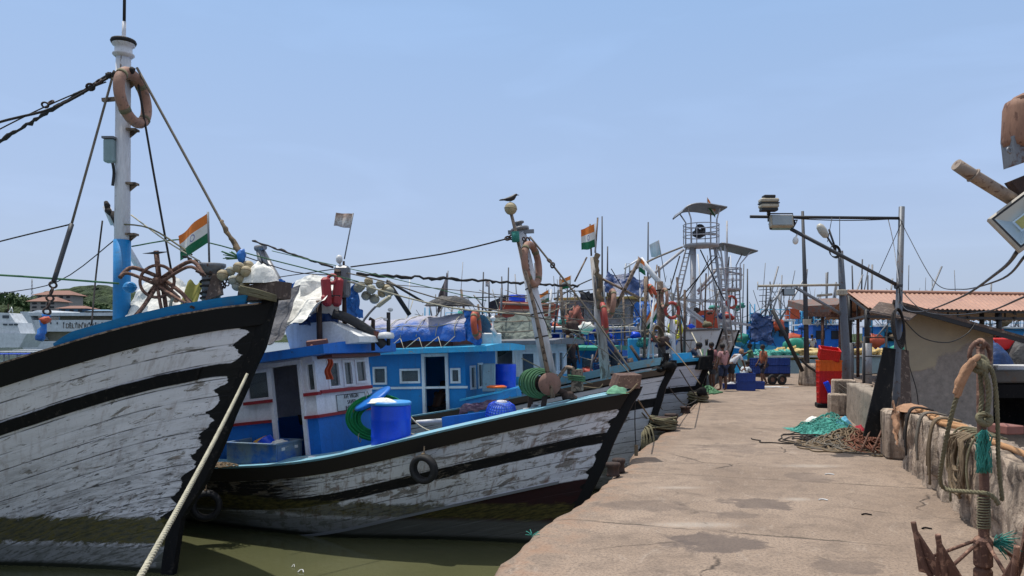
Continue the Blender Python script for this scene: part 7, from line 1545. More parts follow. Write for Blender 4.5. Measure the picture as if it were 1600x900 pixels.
# cloth on the front window, and the fleet's small clutter
mb = MB(); mb.grid(lambda u, v: P(511 + 8 * u + 2 * math.sin(v * 8) - 4 * v * (1 - u), 561 + 32 * v, 12.05 + .04 * math.sin(u * 12)), 10, 12); mb.build('rag', M['buoyo'], None, 'orange rag hanging over the front window of the white wheelhouse', 'cloth')
def clutter(boat, x0, x1, y0, y1, D0, D1, seed, n_pole=8, n_line=8, n_post=6):
    rnd = random.Random(seed); mats = ['galv', 'whitep', 'darkwood', 'wood', 'darkpole']
    for k in range(n_pole):
        px = rnd.uniform(x0, x1); D = rnd.uniform(D0, D1); top = rnd.uniform(y0 - 40, y0 + 15); l = rnd.uniform(-10, 10); mb = MB(); mb.tube([P(px, y1, D), P(px + l, top, D)], rnd.uniform(.015, .045), 5); mb.build('pole', M[rnd.choice(mats)], boat.root)
    for k in range(n_line):
        a = P(rnd.uniform(x0, x1), rnd.uniform(y0 - 20, y1 - 20), rnd.uniform(D0, D1)); b = P(rnd.uniform(x0, x1), rnd.uniform(y0, y1), rnd.uniform(D0, D1)); mb = MB(); mb.tube(sag(a, b, rnd.uniform(0, .25), 8), rnd.uniform(.007, .013), 4); mb.build('rigging', M[rnd.choice(['roped', 'ropegr', 'ropeb', 'ropew'])], boat.root)
    for k in range(n_post):
        px = rnd.uniform(x0, x1); py = rnd.uniform((y0 + y1) / 2, y1); D = rnd.uniform(D0, D1); mb = MB(); r_ = rnd.uniform(.10, .22); mb.ball(P(px, py, D), r_, 9, 7, (1.3, .8, .8), None, .9, k + seed); mb.build('deck_gear', M[rnd.choice(['tarpb', 'ropeb', 'darkrust', 'tarpd', 'buoyr', 'netmass' if 'netmass' in M else 'ropet', 'ropeo', 'tarpw', 'drum'])], boat.root)
clutter(b6, 870, 1010, 470, 545, 24, 27, 1, 12, 14, 12)
clutter(b5, 985, 1070, 470, 560, 21.5, 24, 2, 8, 10, 10)
clutter(b4, 745, 900, 470, 520, 19.5, 22, 3, 8, 12, 6)
clutter(b5, 880, 1000, 550, 600, 20.5, 22.5, 6, 6, 8, 12)
clutter(t1, 1000, 1126, 450, 512, 31, 35, 4, 10, 14, 12)
clutter(t2_, 1090, 1165, 430, 510, 36, 40, 5, 8, 10, 8)
clutter(b3, 600, 760, 470, 520, 17, 18.5, 8, 3, 5, 0)
n = 0
# ===== far blue trawlers across the basin
def far_trawler(label, px0, px1, D, hullc, housec, py_hull=560, seed=0, levels=2, canopy=True):
    rnd = random.Random(seed); s = D / 1150; x0 = P(px0, 0, D).x; x1 = P(px1, 0, D).x; L = x1 - x0
    t_ = thing('far_trawler', label, 'boat', Matrix.Translation(((x0 + x1) / 2, D, WZ)), 'trawlers across the basin'); zt = P(0, py_hull, D).z
    mb = MB(); mb.prism([(x0 + L * .06, D, WZ - .3), (x1 - L * .03, D, WZ - .3), (x1, D, zt), (x0, D, zt + .5), (x0 + L * .3, D, zt)], (0, 4.2, 0)); mb.build('hull', hullc, t_)
    z = zt; xx = x0 + L * .35; w_ = L * .5
    for k in range(levels):
        h_ = 2.1; mb = MB(); mb.box((xx + w_ / 2, D + 2.1, z + h_ / 2), (w_, 3.2 - .3 * k, h_)); mb.build('wheelhouse', housec, t_)
        for q in range(max(2, int(w_ / 1.3))): mb = MB(); mb.box((xx + .6 + q * 1.25, D + .48 + .15 * k, z + 1.3), (.7, .12, .7)); mb.build('window', M['black'], t_)
        mb = MB(); mb.box((xx + w_ / 2, D + 2.1, z + h_ + .06), (w_ + .8, 3.9 - .3 * k, .12)); mb.build('deck_roof', M['sky'] if k else M['whitep'], t_)
        mb = MB(); n_ = int(w_ / .7)
        for q in range(n_ + 1): mb.tube([(xx + w_ * q / n_, D + .3, z + h_), (xx + w_ * q / n_, D + .3, z + h_ + .9)], .025, 4)
        for zz_ in (.45, .9): mb.tube([(xx, D + .3, z + h_ + zz_), (xx + w_, D + .3, z + h_ + zz_)], .025, 4)
        mb.build('railing', M['steel'] if k else M['sky'], t_); z += h_; xx += w_ * .08; w_ *= .75
    mb = MB()
    for k in range(7): x = rnd.uniform(x0 + L * .05, x1 - L * .05); h_ = rnd.uniform(1.5, 5.5) if k else 7; b_ = z - rnd.uniform(0, 3); mb.tube([(x, D + rnd.uniform(0, 3), b_), (x + rnd.uniform(-.5, .5), D + 1, min(b_ + h_, z + 5))], rnd.choice((.03, .05, .08)), 5)
    for k in range(4): a = V((rnd.uniform(x0, x1), D - .2, zt + rnd.uniform(0, 2))); mb.tube([a, a + V((rnd.uniform(-3, 3), 0, rnd.uniform(2, 5)))], .07, 5)
    mb.build('mast', M['steel'], t_)
    mb = MB()
    for k in range(12): a = V((rnd.uniform(x0, x1), D - .1, zt + rnd.uniform(0, 3))); b_ = V((rnd.uniform(x0, x1), D + .5, z + rnd.uniform(0, 3))); mb.tube(sag(a, b_, .3, 8), .02, 4)
    mb.build('rigging', M['roped'], t_)
    mb = MB()
    for k in range(5): mb.tube([(x0 + L * .15 + .35 * (k % 2), D - .05, zt), (x0 + L * .15 + .35 * (k % 2), D - .05, zt + 3.4)], .05, 5); mb.tube([(x0 + L * .15, D - .05, zt + .6 * k + .3), (x0 + L * .15 + .35, D - .05, zt + .6 * k + .3)], .04, 4)
    mb.build('ladder', M['sky'], t_)
    for k in range(4): mb = MB(); mb.ball((rnd.uniform(x0, x1), D - .1, zt + rnd.uniform(.2, 2.8)), rnd.uniform(.3, .6), 9, 7, (1.2, .6, .9), None, .7, k + seed); mb.build('gear_bundle', [M['tarpb'], M['ropeb'], M['buoyo'], M['ropet']][k], t_)
    if canopy: mb = MB(); mb.box(((x0 + x1) / 2 + L * .1, D + 1.5, z + 1.9), (L * .28, 2.5, .07)); [mb.tube([((x0 + x1) / 2 + L * .1 + sx_ * L * .12, D + 1.5 + sy_, z), ((x0 + x1) / 2 + L * .1 + sx_ * L * .13, D + 1.5 + sy_, z + 1.9)], .035, 4) for sx_ in (-1, 1) for sy_ in (-1, 1)]; mb.build('canopy', M['steel'], t_)
    return t_
far_trawler('bright blue trawler with ladders and heaped blue sheets right of the towers', 1158, 1250, 56, M['sky'], M['blue2'], 545, 1, 1, False)
far_trawler('blue trawler with an orange roof raft behind the slender pole', 1236, 1345, 60, M['blue2'], M['blue'], 548, 2, 1, False)
far_trawler('blue trawler seen under the pink roof by the railing', 1335, 1470, 58, M['blue'], M['sky'], 552, 3, 1, False)
far_trawler('white and blue trawler at the far right under the roof', 1462, 1640, 62, M['whitep'], M['blue2'], 552, 4, 1, True)
far_trawler('trawler hull filling the gap behind the towers', 1040, 1165, 64, M['blue2'], M['whitep'], 545, 6, 1, False)
far_trawler('distant blue trawler behind the leaning mast', 800, 930, 60, M['blue2'], M['blue'], 545, 7, 1, False)
far_trawler('distant trawler behind the upper bridge', 905, 1050, 66, M['whitep'], M['blue'], 545, 8, 1, False)
far_trawler('far trawler left of the ragged grey flag', 640, 800, 58, M['blue'], M['blue2'], 548, 9, 1, False)
far_trawler('farthest trawler with a thin canopy above the pink roof ridge', 1370, 1480, 80, M['blue2'], M['sky'], 545, 10, 2, True)
far_trawler('farthest dark trawler behind the slender pole', 1215, 1330, 84, M['blue'], M['blue2'], 545, 11, 2, False)
drape('tarpaulin', M['tarpd'], 'deep blue tarpaulin hung on the bright blue trawler', lambda u, v: P(1172 + 34 * u, 490 - 4 * math.sin(u * 6) + 46 * v, 55.6 - .6 * v), 24, 20, .3, 1.2, 71)
mb = MB(); mb.prism([P(1230, 498, 57), P(1250, 498, 57), P(1249, 482, 57), P(1229, 482, 57)], (.2, 1, 0)); mb.build('orange_box', paint('box_orange', (.55, .09, .03), .6, .05), None, 'orange box on the roof left of the slender pole', 'box')
for k in range(46):
    pass
# thin aerials everywhere behind the roofs
rnd = random.Random(77)
for k, (px, yb, yt, D, lab) in enumerate(((753, 475, 425, 30, 'thin dark aerial left of the leaning mast'), (765, 478, 440, 31, 'short aerial with a small cream flag box'), (786, 478, 432, 33, 'tilted whip aerial left of the leaning mast'), (792, 478, 418, 34, 'tallest whip aerial left of the leaning mast'), (878, 470, 432, 34, 'thin aerial right of the leaning mast'), (941, 420, 338, 30, 'tall whip aerial above the blue bridge'), (949, 420, 385, 30, 'pair of short whips above the blue bridge'), (1012, 440, 347, 31, 'tall whip aerial right of the blue bridge'), (889, 500, 440, 27, 'thin flag staff over the pink bundle'), (1030, 450, 420, 29, 'whip aerial near the pale flag'), (1168, 470, 420, 52, 'thin mast right of the lower tower'), (1195, 480, 445, 58, 'thin mast with cross arms over the blue sheets'), (1207, 480, 440, 59, 'taller mast with cross arms over the blue sheets'), (1290, 480, 425, 62, 'thin mast between the lamp poles'), (1334, 458, 415, 70, 'tilted thin mast above the old shed'), (1345, 458, 405, 72, 'whip aerial above the pink roof corner'), (1356, 458, 430, 74, 'short mast above the pink roof corner'))):
    t_ = thing('aerial', lab, 'aerial', Matrix.Translation(P(px, yb + 30, D)), 'thin aerials over the roofs'); l = rnd.uniform(-4, 4)
    mb = MB(); mb.tube([P(px, yb + 45, D), P(px + l, yt, D)], [.0014 * D, .0009 * D], 5); mb.build('whip', M['darkpole'], t_)
    if 'cross' in lab: mb = MB(); [mb.beam(P(px - 9, yt + 8 + 9 * q, D), P(px + 9, yt + 7 + 9 * q, D), .05, .05) for q in range(3)]; mb.build('cross_arm', M['darkpole'], t_)
flag(P(889, 500, 26), P(892, 430, 26), .42, M['flag'], 'small tricolour on the thin staff over the pink bundle', droop=.35, seed=4, ratio=1.0)
flag(P(858, 478, 26), P(857, 452, 26), .42, M['flag'], 'low faded tricolour right behind the leaning mast', droop=.5, seed=5, ratio=.9)
flag(P(1000, 450, 25), P(997, 400, 25), .52, M['flag'], 'dirty tricolour above the bright blue heap', droop=.6, dirx=1, seed=6, ratio=.5)
flag(P(1040, 440, 25), P(1029, 375, 25), .5, M['flagp'], 'pale blue flag on a leaning staff', droop=.35, dirx=-1, seed=7, ratio=.65)
flag(P(1026, 500, 22), P(1027, 470, 22), .5, M['flag'], 'green edged flag drooping by the orange ring', droop=1.5, seed=8, ratio=.7)
flag(P(765, 470, 30), P(765, 436, 30), .3, M['flagf'], 'tiny cream flag on the short aerial', droop=.1, seed=9, ratio=.6)
flag(P(790, 478, 28), P(792, 460, 28), .45, paint('black_flag', (.03, .03, .035), .8, 0), 'small black flag beside the orange raft', droop=.35, seed=9, ratio=1.6)
# long pale boat beyond the quay end with yellow and turquoise nets
t = thing('long_pale_boat', 'long pale blue hull loaded with yellow nets beyond the quay end', 'boat', Matrix.Translation(P(1270, 590, 45)))
mb = MB(); D = 44; x0 = P(1178, 0, D).x; x1 = P(1420, 0, D).x; zt = P(0, 556, D).z; mb.prism([(x0 + 1.5, D, WZ - .3), (x1, D, WZ - .3), (x1, D, zt), (x0 + .3, D, zt - .35), (x0 - .6, D, zt - .1)][:4] + [(x0, D, zt - .3)], (0, 3.6, 0)); mb.build('hull', paint('pale_hull', (.36, .47, .54), .5, .03), t)
mb = MB(); mb.beam((x0, D - .03, zt - .05), (x1, D - .03, zt), .12, .1); mb.build('gunwale', M['whitep'], t); mb = MB(); mb.beam((x0 + 1, D - .02, -.35), (x1, D - .02, -.35), .06, .12); mb.build('waterline', M['sky'], t)
def strewn(name, x0, x1, D, dep, z, h, n_, mat, label, seed):
    rnd = random.Random(seed); mb = MB()
    for k in range(n_): mb.ball((rnd.uniform(x0, x1), D + rnd.uniform(.2, dep), z + rnd.uniform(0, h)), rnd.uniform(.14, .32), 8, 6, (1.7, 1, .6), Matrix.Rotation(rnd.uniform(-.6, .6), 3, 'Y'), .8, k)
    return mb.build(name, mat, None, label, 'net', kind='stuff')
n = NT('yellow_net'); c = n.mix(n.ramp(n.noise(n.obj, 2.5, 5, .7), [(.35, 0), (.65, 1)]), (.42, .25, .05), (.62, .50, .26)); n.bump(n.noise(n.obj, 12, 3), .8, .05); M['ynet'] = n.out(c, .8)
strewn('yellow_nets', P(1238, 0, 44).x, P(1400, 0, 44).x, 44, 2.5, zt - .1, .45, 150, M['ynet'], 'yellow fishing nets heaped along the long pale hull', 3)
strewn('turquoise_nets', P(1196, 0, 44).x, P(1240, 0, 44).x, 44, 2.0, zt - .15, .3, 40, M['netmass'], 'turquoise fishing nets at the left end of the long pale hull', 4)
mb = MB(); mb.ball(P(1241, 541, 46), .65, 12, 8, (1.1, .5, .8), None, .2); mb.build('green_net_bundle', M['green'], None, 'green wrapped net bundle behind the yellow nets', 'net')
mb = MB(); mb.ball(P(1420, 548, 50), 1.0, 14, 8, (1.3, .5, .6), None, .2); mb.build('green_net_bundle', M['green'], None, 'large green net heap seen under the pink roof', 'net')
# mooring lines of the third and fifth boats and slack lines between the masts
for l, r_, mt_, lab in (([(1003, 645, 15.3), (1025, 668, 15.8), (1036, 668, 16.6)], .016, 'ropeb', 'mooring line from the third bow to the rope heaped bollard'), ([(997, 625, 11.8), (1018, 655, 14), (1032, 664, 16.4)], .014, 'ropeb', 'mooring line crossing to the rope heaped bollard'), ([(1062, 578, 15.3), (1085, 615, 19), (1093, 622, 21.6)], .014, 'roped', 'dark mooring line from the third bow to the far bollard'), ([(1045, 605, 15.5), (1070, 632, 18), (1090, 624, 21.5)], .014, 'roped', 'lower dark mooring line to the far bollard'), ([(1106, 545, 30), (1094, 600, 23), (1092, 622, 21.6)], .02, 'ropegb', 'green line from the white trawler down to the far bollard'), ([(1081, 520, 31), (1096, 552, 28), (1108, 585, 26)], .025, 'ropew', 'pale line down the white trawler side'), ([(1062, 520, 31), (1085, 556, 28), (1104, 590, 26)], .022, 'roped', 'dark line down the white trawler side'), ([(993, 618, 11.3), (992, 660, 11.3), (994, 705, 11.3)], .009, 'roped', 'thin line hanging straight down beside the second stem'), ([(994, 695, 11.3), (994, 712, 11.3)], .03, 'ropeb', 'frayed rope end beside the second stem')):
    line('mooring_line', PP(l), r_, M[mt_], lab, 'rope')
for k, (l, r_, m_) in enumerate((([(862, 500, 15), (960, 560, 15.2), (1035, 640, 15.8)], .010, 'ropegr'), ([(866, 468, 20), (905, 445, 24), (940, 430, 26)], .02, 'roped'), ([(700, 466, 17), (820, 462, 22), (930, 452, 26)], .016, 'roped'), ([(840, 478, 18), (900, 470, 20), (990, 478, 24)], .016, 'ropegr'), ([(860, 492, 18), (920, 500, 20), (1010, 494, 22)], .012, 'ropegr'), ([(870, 512, 18), (940, 520, 20), (1020, 515, 22)], .012, 'ropew'), ([(955, 420, 16), (985, 470, 16.5), (1040, 560, 16)], .010, 'roped'), ([(985, 425, 27), (1020, 405, 30), (1066, 386, 33)], .04, 'ropegr'), ([(930, 470, 16), (905, 520, 17), (880, 560, 18)], .009, 'ropegr'), ([(948, 540, 15.5), (985, 585, 15), (1000, 600, 15)], .011, 'ropegr'), ([(1035, 530, 21.8), (1060, 556, 20), (1094, 600, 19)], .014, 'ropeb'), ([(815, 560, 12), (870, 585, 13), (935, 602, 15.5)], .009, 'ropeo'))):
    line('rigging_line', PP(l), r_, M[m_], ['slack grey line from the leaning mast to the third bow', 'heavy dark line to the black tarpaulin bundle', 'dark line passing over the orange raft', 'grey line from mast to mast above the rails', 'second grey line above the blue railing', 'pale line just under the second grey line', 'dark line from the timber mast to the knobby bow', 'thick line rising to the lookout tower', 'thin line left of the timber mast', 'grey line low on the timber mast', 'brown line from the straw coil to the bow', 'olive line from the pole to the timber mast'][k], 'rope')
# ---------------------------------------------------------------- people
def skin_mesh(pts, edges, root_i, sub=2):
    me = bpy.data.meshes.new('tmp'); me.from_pydata([p[:3] for p in pts], edges, []); o = bpy.data.objects.new('tmp', me); COL.objects.link(o)
    o.modifiers.new('s', 'SKIN'); lay = me.skin_vertices[0].data if me.skin_vertices else None
    if lay is None: return None
    for i, p in enumerate(pts): r = p[3]; lay[i].radius = r if isinstance(r, tuple) else (r, r); lay[i].use_root = (i == root_i)
    sm = o.modifiers.new('u', 'SUBSURF'); sm.levels = sub; sm.render_levels = sub
    bpy.context.view_layer.update(); ev = o.evaluated_get(bpy.context.evaluated_depsgraph_get()); m2 = ev.to_mesh()
    vs_ = [v.co.copy() for v in m2.vertices]; fs = [tuple(p.vertices) for p in m2.polygons]; ev.to_mesh_clear(); bpy.data.objects.remove(o); bpy.data.meshes.remove(me); return vs_, fs
def add_raw(mb, vs_, fs): b = [mb.pt(v) for v in vs_]; [mb.face([b[i] for i in f], True) for f in fs]
PN = 0
def person(loc, yaw, label, shirt, shorts, J=None, height=1.66, bare=False, hairc=None, long_trousers=False, cap=None, group='men working at the boats'):
    "local frame: the figure faces +x, left hand at +y; J overrides joints"
    global PN; PN += 1
    j = dict(pel=(0, 0, .93), wai=(0, 0, 1.08), che=(0, 0, 1.28), nck=(0, 0, 1.46), hed=(.02, 0, 1.53), shl=(0, .175, 1.41), shr=(0, -.175, 1.41), ell=(-.02, .235, 1.13), elr=(-.02, -.235, 1.13), wrl=(.06, .25, .90), wrr=(.06, -.25, .90),
             hil=(0, .09, .88), hir=(0, -.09, .88), knl=(.03, .10, .49), knr=(.03, -.10, .49), anl=(0, .10, .09), anr=(0, -.10, .09), tol=(.16, .12, .035), tor=(.16, -.12, .035))
    j.update(J or {}); k = height / 1.72; M4 = Matrix.Translation(loc) @ Matrix.Rotation(R(yaw), 4, 'Z') @ Matrix.Scale(k, 4)
    names = list(j); g = {n_: V(j[n_]) for n_ in names}
    t = thing('person', label, 'person', Matrix.Translation(loc) @ Matrix.Rotation(R(yaw), 4, 'Z'), group)
    rad = dict(pel=(.15, .11), wai=(.135, .095), che=(.16, .11), nck=.052, hed=.055, shl=.062, shr=.062, ell=.042, elr=.042, wrl=.028, wrr=.028, hil=.092, hir=.092, knl=.058, knr=.058, anl=.038, anr=.038, tol=.03, tor=.03)
    pts = []; ix = {}
    def ad(n_, p, r): ix[n_] = len(pts); pts.append((p[0], p[1], p[2], r)); return ix[n_]
    for n_ in names: ad(n_, g[n_], rad[n_])
    ed = [('pel', 'wai'), ('wai', 'che'), ('che', 'nck'), ('nck', 'hed'), ('che', 'shl'), ('che', 'shr'), ('pel', 'hil'), ('pel', 'hir')]
    E = [(ix[a], ix[b]) for a, b in ed]
    def limb(a, b, ra, n_=1):
        m_ = g[a].lerp(g[b], .4); i = ad(a + b, m_, ra); E.append((ix[a], i)); E.append((i, ix[b]))
    for s_ in 'lr':
        limb('sh' + s_, 'el' + s_, .052); limb('el' + s_, 'wr' + s_, .040); limb('hi' + s_, 'kn' + s_, .082); limb('kn' + s_, 'an' + s_, .060); limb('an' + s_, 'to' + s_, .040)
        w_ = g['wr' + s_]; d = (w_ - g['el' + s_]).normalized(); sd = d.cross(V((1, 0, 0))); sd = sd.normalized() if sd.length > .1 else V((0, 1, 0)); fw = d.cross(sd).normalized()
        pm = ad('pm' + s_, w_ + d * .06, (.036, .022)); E.append((ix['wr' + s_], pm))
        for q in range(4):
            o = fw * (q - 1.5) * .021; ln = (.062, .072, .068, .052)[q]; a = ad(f'f{s_}{q}a', w_ + d * .10 + o, .009); b = ad(f'f{s_}{q}b', w_ + d * (.10 + ln * .55) + o + sd * .006, .0085); c = ad(f'f{s_}{q}c', w_ + d * (.10 + ln) + o + sd * .022, .0075); E += [(pm, a), (a, b), (b, c)]
        a = ad(f't{s_}a', w_ + d * .04 - fw * .04, .011); b = ad(f't{s_}b', w_ + d * .075 - fw * .058 + sd * .01, .0095); E += [(pm, a), (a, b)]
    r = skin_mesh(pts, E, ix['pel'], 1); mb = MB(M4)
    if r: add_raw(mb, *r)
    # head with face, joined to the neck
    fw = V(j.get('look', (1, 0, 0))).normalized() if 'look' in j else V((1, 0, 0)); hc = g['hed'] + (g['hed'] - g['nck']).normalized() * .085; up = (hc - g['nck']).normalized(); fw = (fw - up * fw.dot(up)).normalized(); lf = up.cross(fw)
    B3 = Matrix((fw, lf, up)).transposed()
    nu, nv = 20, 16; rows = []
    for q in range(nv + 1):
        ph = math.pi * q / nv; row = []
        for i in range(nu):
            th = 2 * math.pi * i / nu; x = math.sin(ph) * math.cos(th); y = math.sin(ph) * math.sin(th); z = math.cos(ph)
            rx, ry, rz = .098, .076, .118
            if z < -.1: ry *= 1 + .35 * (z + .1); rx *= 1 + (.12 * (z + .1) if x > 0 else .45 * (z + .1))
            p = V((x * rx, y * ry, z * rz))
            if x > .75:
                if abs(y) < .2 and -.35 < z < .1: p.x += .018 * (1 - abs(y) / .2) * (1 if z < -.05 else .6)   # nose
                if .12 < abs(y) < .5 and 0 < z < .2: p.x -= .008                                             # eye sockets
                if abs(y) < .3 and -.62 < z < -.45: p.x += .006                                              # lips
            row.append(mb.pt(hc + B3 @ p))
        rows.append(row)
    for a, b in zip(rows, rows[1:]):
        for q in range(nu): mb.face((a[q], b[q], b[(q + 1) % nu], a[(q + 1) % nu]), True)
    for s_ in (-1, 1): mb.ball(hc + B3 @ V((0, s_ * .077, -.01)), .024, 8, 6, (.6, .35, 1.2), B3)
    mb.build('body', M['skin'], t)
    mb = MB(M4)
    for s_ in (-1, 1): mb.ball(hc + B3 @ V((.083, s_ * .030, .012)), .011, 8, 6)
    mb.build('eyes', M['hair'], t)
    mb = MB(M4); mb.ball(hc + B3 @ V((-.014, 0, .028)), .107, 14, 10, (1.0, .84, 1.0), B3, .12, PN); mb.build('hair', M[cap] if cap else M['hair'], t)
    def garment(chain_, edges, nm, mat, sub=1):
        p_ = []; e_ = []; im = {}
        for n_, pos, r_ in chain_: im[n_] = len(p_); p_.append((pos[0], pos[1], pos[2], r_))
        r2 = skin_mesh(p_, [(im[a], im[b]) for a, b in edges], 0, sub)
        if r2:
            m2 = MB(M4); vs_, fs = r2; vs_ = [v + V((1, 1, .5)) * .012 * mnoise.noise(v * 14 + V((PN, 0, 0))) for v in vs_]; add_raw(m2, vs_, fs); m2.build(nm, mat, t)
    if not bare:
        sl = .75
        garment([('a', g['pel'] + V((0, 0, -.04)), (.172, .135)), ('b', g['wai'], (.165, .125)), ('c', g['che'], (.178, .13)), ('n', g['nck'] - (g['nck'] - g['che']) * .28, .085), ('l', g['shl'], .078), ('r', g['shr'], .078), ('l2', g['shl'].lerp(g['ell'], sl), .066), ('r2', g['shr'].lerp(g['elr'], sl), .066)],
                [('a', 'b'), ('b', 'c'), ('c', 'n'), ('c', 'l'), ('c', 'r'), ('l', 'l2'), ('r', 'r2')], 'shirt', shirt)
    f = .97 if not long_trousers else 1.0
    ch = [('p', g['pel'] + V((0, 0, .03)), (.160, .125)), ('l', g['hil'], .108), ('r', g['hir'], .108), ('l2', g['hil'].lerp(g['knl'], f), .088), ('r2', g['hir'].lerp(g['knr'], f), .088)]; ee = [('p', 'l'), ('p', 'r'), ('l', 'l2'), ('r', 'r2')]
    if long_trousers: ch += [('l3', g['knl'].lerp(g['anl'], .92), .062), ('r3', g['knr'].lerp(g['anr'], .92), .062)]; ee += [('l2', 'l3'), ('r2', 'r3')]
    garment(ch, ee, 'trousers' if long_trousers else 'shorts', shorts)
    return t
def fab(n_, c): return cloth(n_, c, mul(c, .8), .85, 3, .4, .1)
q = G(1130, 611)
walk = dict(knl=(.14, .10, .50), anl=(.10, .10, .10), tol=(.26, .11, .04), knr=(-.02, -.10, .49), anr=(-.20, -.10, .12), tor=(-.06, -.11, .04), elr=(.04, -.25, 1.13), wrr=(.16, -.22, .95))
person(q, 118, 'man in a pink shirt and navy shorts standing barefoot on the quay edge', fab('pink_shirt', (.46, .24, .24)), fab('navy_shorts', (.02, .03, .07)), dict(anl=(-.03, .15, .09), tol=(.13, .19, .035), anr=(.02, -.16, .09), tor=(.17, -.2, .035), knl=(.0, .13, .49), knr=(.03, -.13, .49)), 1.68)
p_ = P(1112, 611, 28.0); person(V((P(1113, 0, 27.4).x, 27.4, 0)), 200, 'man in a dark red shirt behind the black bow block', fab('dark_pink_shirt', (.30, .12, .13)), fab('grey_shorts', (.06, .06, .07)), None, 1.72)
bend = dict(pel=(0, 0, .88), wai=(.08, 0, 1.0), che=(.24, 0, 1.16), nck=(.38, 0, 1.27), hed=(.43, 0, 1.32), shl=(.30, .17, 1.24), shr=(.30, -.17, 1.24), ell=(.42, .22, .98), elr=(.42, -.22, .98), wrl=(.52, .18, .76), wrr=(.52, -.18, .76), hil=(-.02, .09, .84), hir=(-.02, -.09, .84))
person(V((P(1142, 0, 28.6).x, 28.6, 0)), 20, 'stooping man in a white shirt behind the man in pink', fab('white_shirt', (.55, .56, .60)), fab('black_shorts', (.025, .025, .03)), bend, 1.68, cap='sack')
person(V((P(1173, 0, 31.2).x, 31.2, 0)), 165, 'man in a green shirt reaching over the blue crates', fab('green_shirt', (.13, .24, .12)), fab('black_shorts', (.02, .02, .03)), dict(ell=(.22, .28, 1.3), wrl=(.42, .22, 1.28), elr=(.2, -.3, 1.28), wrr=(.36, -.3, 1.15)), 1.66)
squat = dict(pel=(0, 0, .30), wai=(.05, 0, .42), che=(.16, 0, .60), nck=(.24, 0, .76), hed=(.27, 0, .83), shl=(.18, .17, .72), shr=(.18, -.17, .72), ell=(.32, .22, .52), elr=(.32, -.22, .52), wrl=(.48, .16, .40), wrr=(.48, -.16, .40), hil=(.0, .10, .28), hir=(.0, -.10, .28), knl=(.34, .18, .50), knr=(.34, -.18, .50), anl=(.12, .15, .09), anr=(.12, -.15, .09), tol=(.28, .17, .035), tor=(.28, -.17, .035))
person(V((P(1160, 0, 29.4).x, 29.4, 0)), 30, 'man in a striped white shirt squatting beside the blue crates', fab('stripe_shirt', (.50, .56, .62)), fab('grey_trousers', (.20, .20, .21)), squat, 1.66, long_trousers=True)
person(V((P(1193, 0, 29.0).x, 29.0, 0)), 190, 'man in a rust orange shirt walking past the crate cart', fab('rust_shirt', (.33, .10, .05)), fab('navy_shorts2', (.02, .022, .04)), walk, 1.62)
lean = dict(bend); lean.update(wrl=(.66, .16, .86), wrr=(.60, -.16, .84), ell=(.48, .22, 1.02), elr=(.48, -.22, 1.0))
person(P(1068, 606, 22.6), -15, 'man in dark clothes leaning over the white planked bow', fab('ink_shirt', (.02, .03, .06)), fab('black_shorts', (.02, .02, .03)), lean, 1.6)
person(P(1269, 566, 45.2), 90, 'man in a pale grey shirt standing among the yellow nets', fab('pale_shirt', (.42, .43, .44)), fab('dark_shorts3', (.04, .04, .05)), None, 1.7)
person(b2.W(5.9, .25, .98), 30, 'man in a blue shirt inside the white wheelhouse doorway', fab('blue_shirt', (.02, .07, .20)), fab('black_shorts', (.02, .02, .03)), None, 1.5)
person(b3.W(5.4, .25, 1.30), 60, 'bare chested man sitting in the dark doorway of the blue wheelhouse', M['skin'], fab('black_shorts', (.02, .02, .03)), dict(squat), 1.5, bare=True)
person(P(960, 600, 19.8), 190, 'man in a dark blue shirt working on deck right of the timber mast', fab('navy_shirt', (.02, .05, .14)), fab('black_shorts', (.02, .02, .03)), bend, 1.6)
person(P(893, 603, 21.0), -80, 'man in dark clothes by the green roofed house', fab('dark_brown_shirt', (.06, .04, .04)), fab('black_shorts', (.02, .02, .03)), None, 1.45)
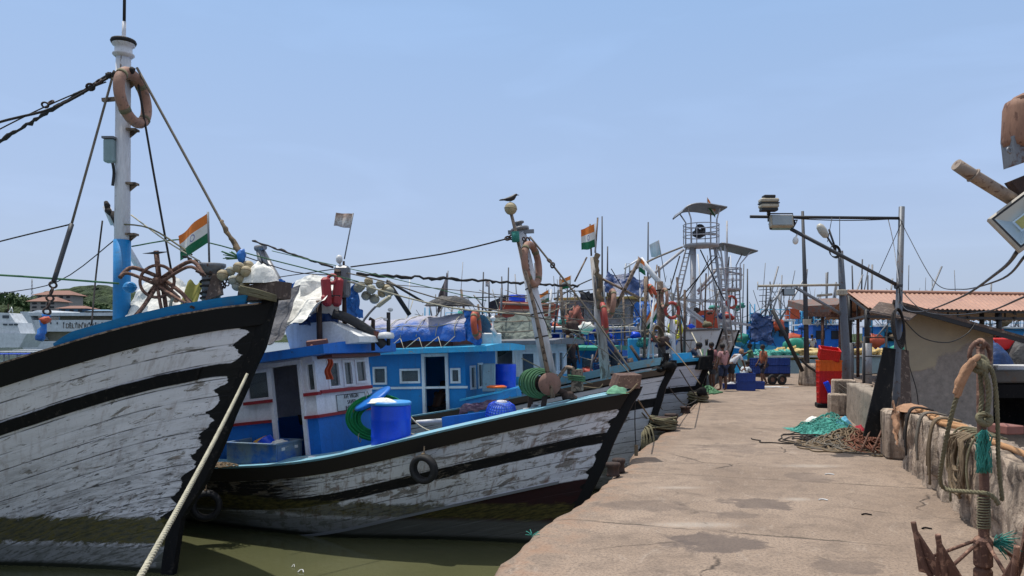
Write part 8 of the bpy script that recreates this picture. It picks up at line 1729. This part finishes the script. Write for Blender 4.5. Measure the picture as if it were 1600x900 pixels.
# crates on the quay and the cart
def cratestack(px, D, n_, label, rz, mat='crateb', L=.62, W=.42, H=.31, z0=0.0, dx=0):
    for k in range(n_):
        crate(TM(P(px, 0, D).x + dx, D, z0 + k * (H + .005), rz + (k % 2) * 3), M[mat], label=label[k], group='blue crates on the quay', L=L, W=W, H=H)
cratestack(1165, 26.5, 2, ['navy crate at the foot of the front pair beside the men', 'navy crate on top of the front pair beside the men'], -12)
crate(TM(P(1184, 0, 27.3).x, 27.3, 0, -10), M['crateb'], label='low navy crate right of the front pair', group='blue crates on the quay', L=.42, W=.4, H=.28)
crate(TM(P(1146, 0, 27.0).x, 27.3, 0, 8), M['crateb'], label='navy crate of white fish left of the front pair', group='blue crates on the quay', L=.5, W=.4, H=.2)
heap('fish_heap', V((P(1146, 0, 27.0).x, 27.3, .1)), (.42, .34, .16), paint('silver_fish', (.5, .5, .52), .3, .1), 'white fish piled in the low navy crate', 'fish', 9)
t = thing('hand_cart', 'low hand cart on two rubber wheels loaded with blue crates', 'cart', Matrix.Translation((P(1205, 0, 30).x, 30, 0)))
cx = P(1205, 0, 30).x; mb = MB(); mb.box((cx, 30.2, .42), (1.4, .8, .06)); mb.box((cx, 29.82, .38), (1.4, .05, .1)); mb.tube([(cx - .7, 30.2, .42), (cx - 1.3, 30.2, .75)], .025, 6); mb.build('bed', M['darkrust'], t)
for px in (1206, 1221):
    x = P(px, 0, 29.8).x; c = (x, 29.75, .22); mb = MB(); mb.torus(c, .16, .065, (.35, -1, 0), 20, 8, sx=1); wq = mb.build('wheel', M['rubber'], t); mb = MB(); mb.lathe([(.10, -.03), (.11, 0), (.10, .03)], c, (.35, -1, 0), 14); mb.build('hub', M['rust'], wq)
for i, (dx, z, lab) in enumerate(((-.42, .45, 'navy crate low at the left end of the cart'), (.02, .45, 'navy crate low in the middle of the cart'), (.44, .45, 'navy crate low at the right end of the cart'), (-.42, .77, 'navy crate high at the left end of the cart'), (.02, .77, 'navy crate high in the middle of the cart'), (.44, .77, 'navy crate high at the right end of the cart'))):
    crate(TM(cx + dx * 1.12, 30.2, z, 0), M['crateb'], label=lab, group='blue crates on the cart', L=.46, W=.7, H=.31)
mb = MB(); mb.box((P(1200, 0, 28.3).x, 28.3, .012), (1.1, .35, .02), Matrix.Rotation(R(10), 3, 'Z')); mb.box((P(1222, 0, 28.3).x, 28.2, .01), (.4, .2, .015), Matrix.Rotation(R(-14), 3, 'Z')); mb.build('spilled_ice', M['whitep'], None, 'white spilled ice in front of the cart on the quay', 'ice')
mb = MB(); rnd = random.Random(3); pile(mb, P(1103, 0, 25.8).x, 25.5, .35, .6, .25, 26, .025, 12); mb.build('rope_pile', M['ropegb'], None, 'green and straw rope heap at the quay edge by the men', 'rope')
mb = MB(); mb.tube([P(1098, 545, 25), P(1098, 608, 25)], .02, 6); mb.build('stake', M['ropegb'], None, 'thin green stake at the quay edge beside the black bow block', 'stake')
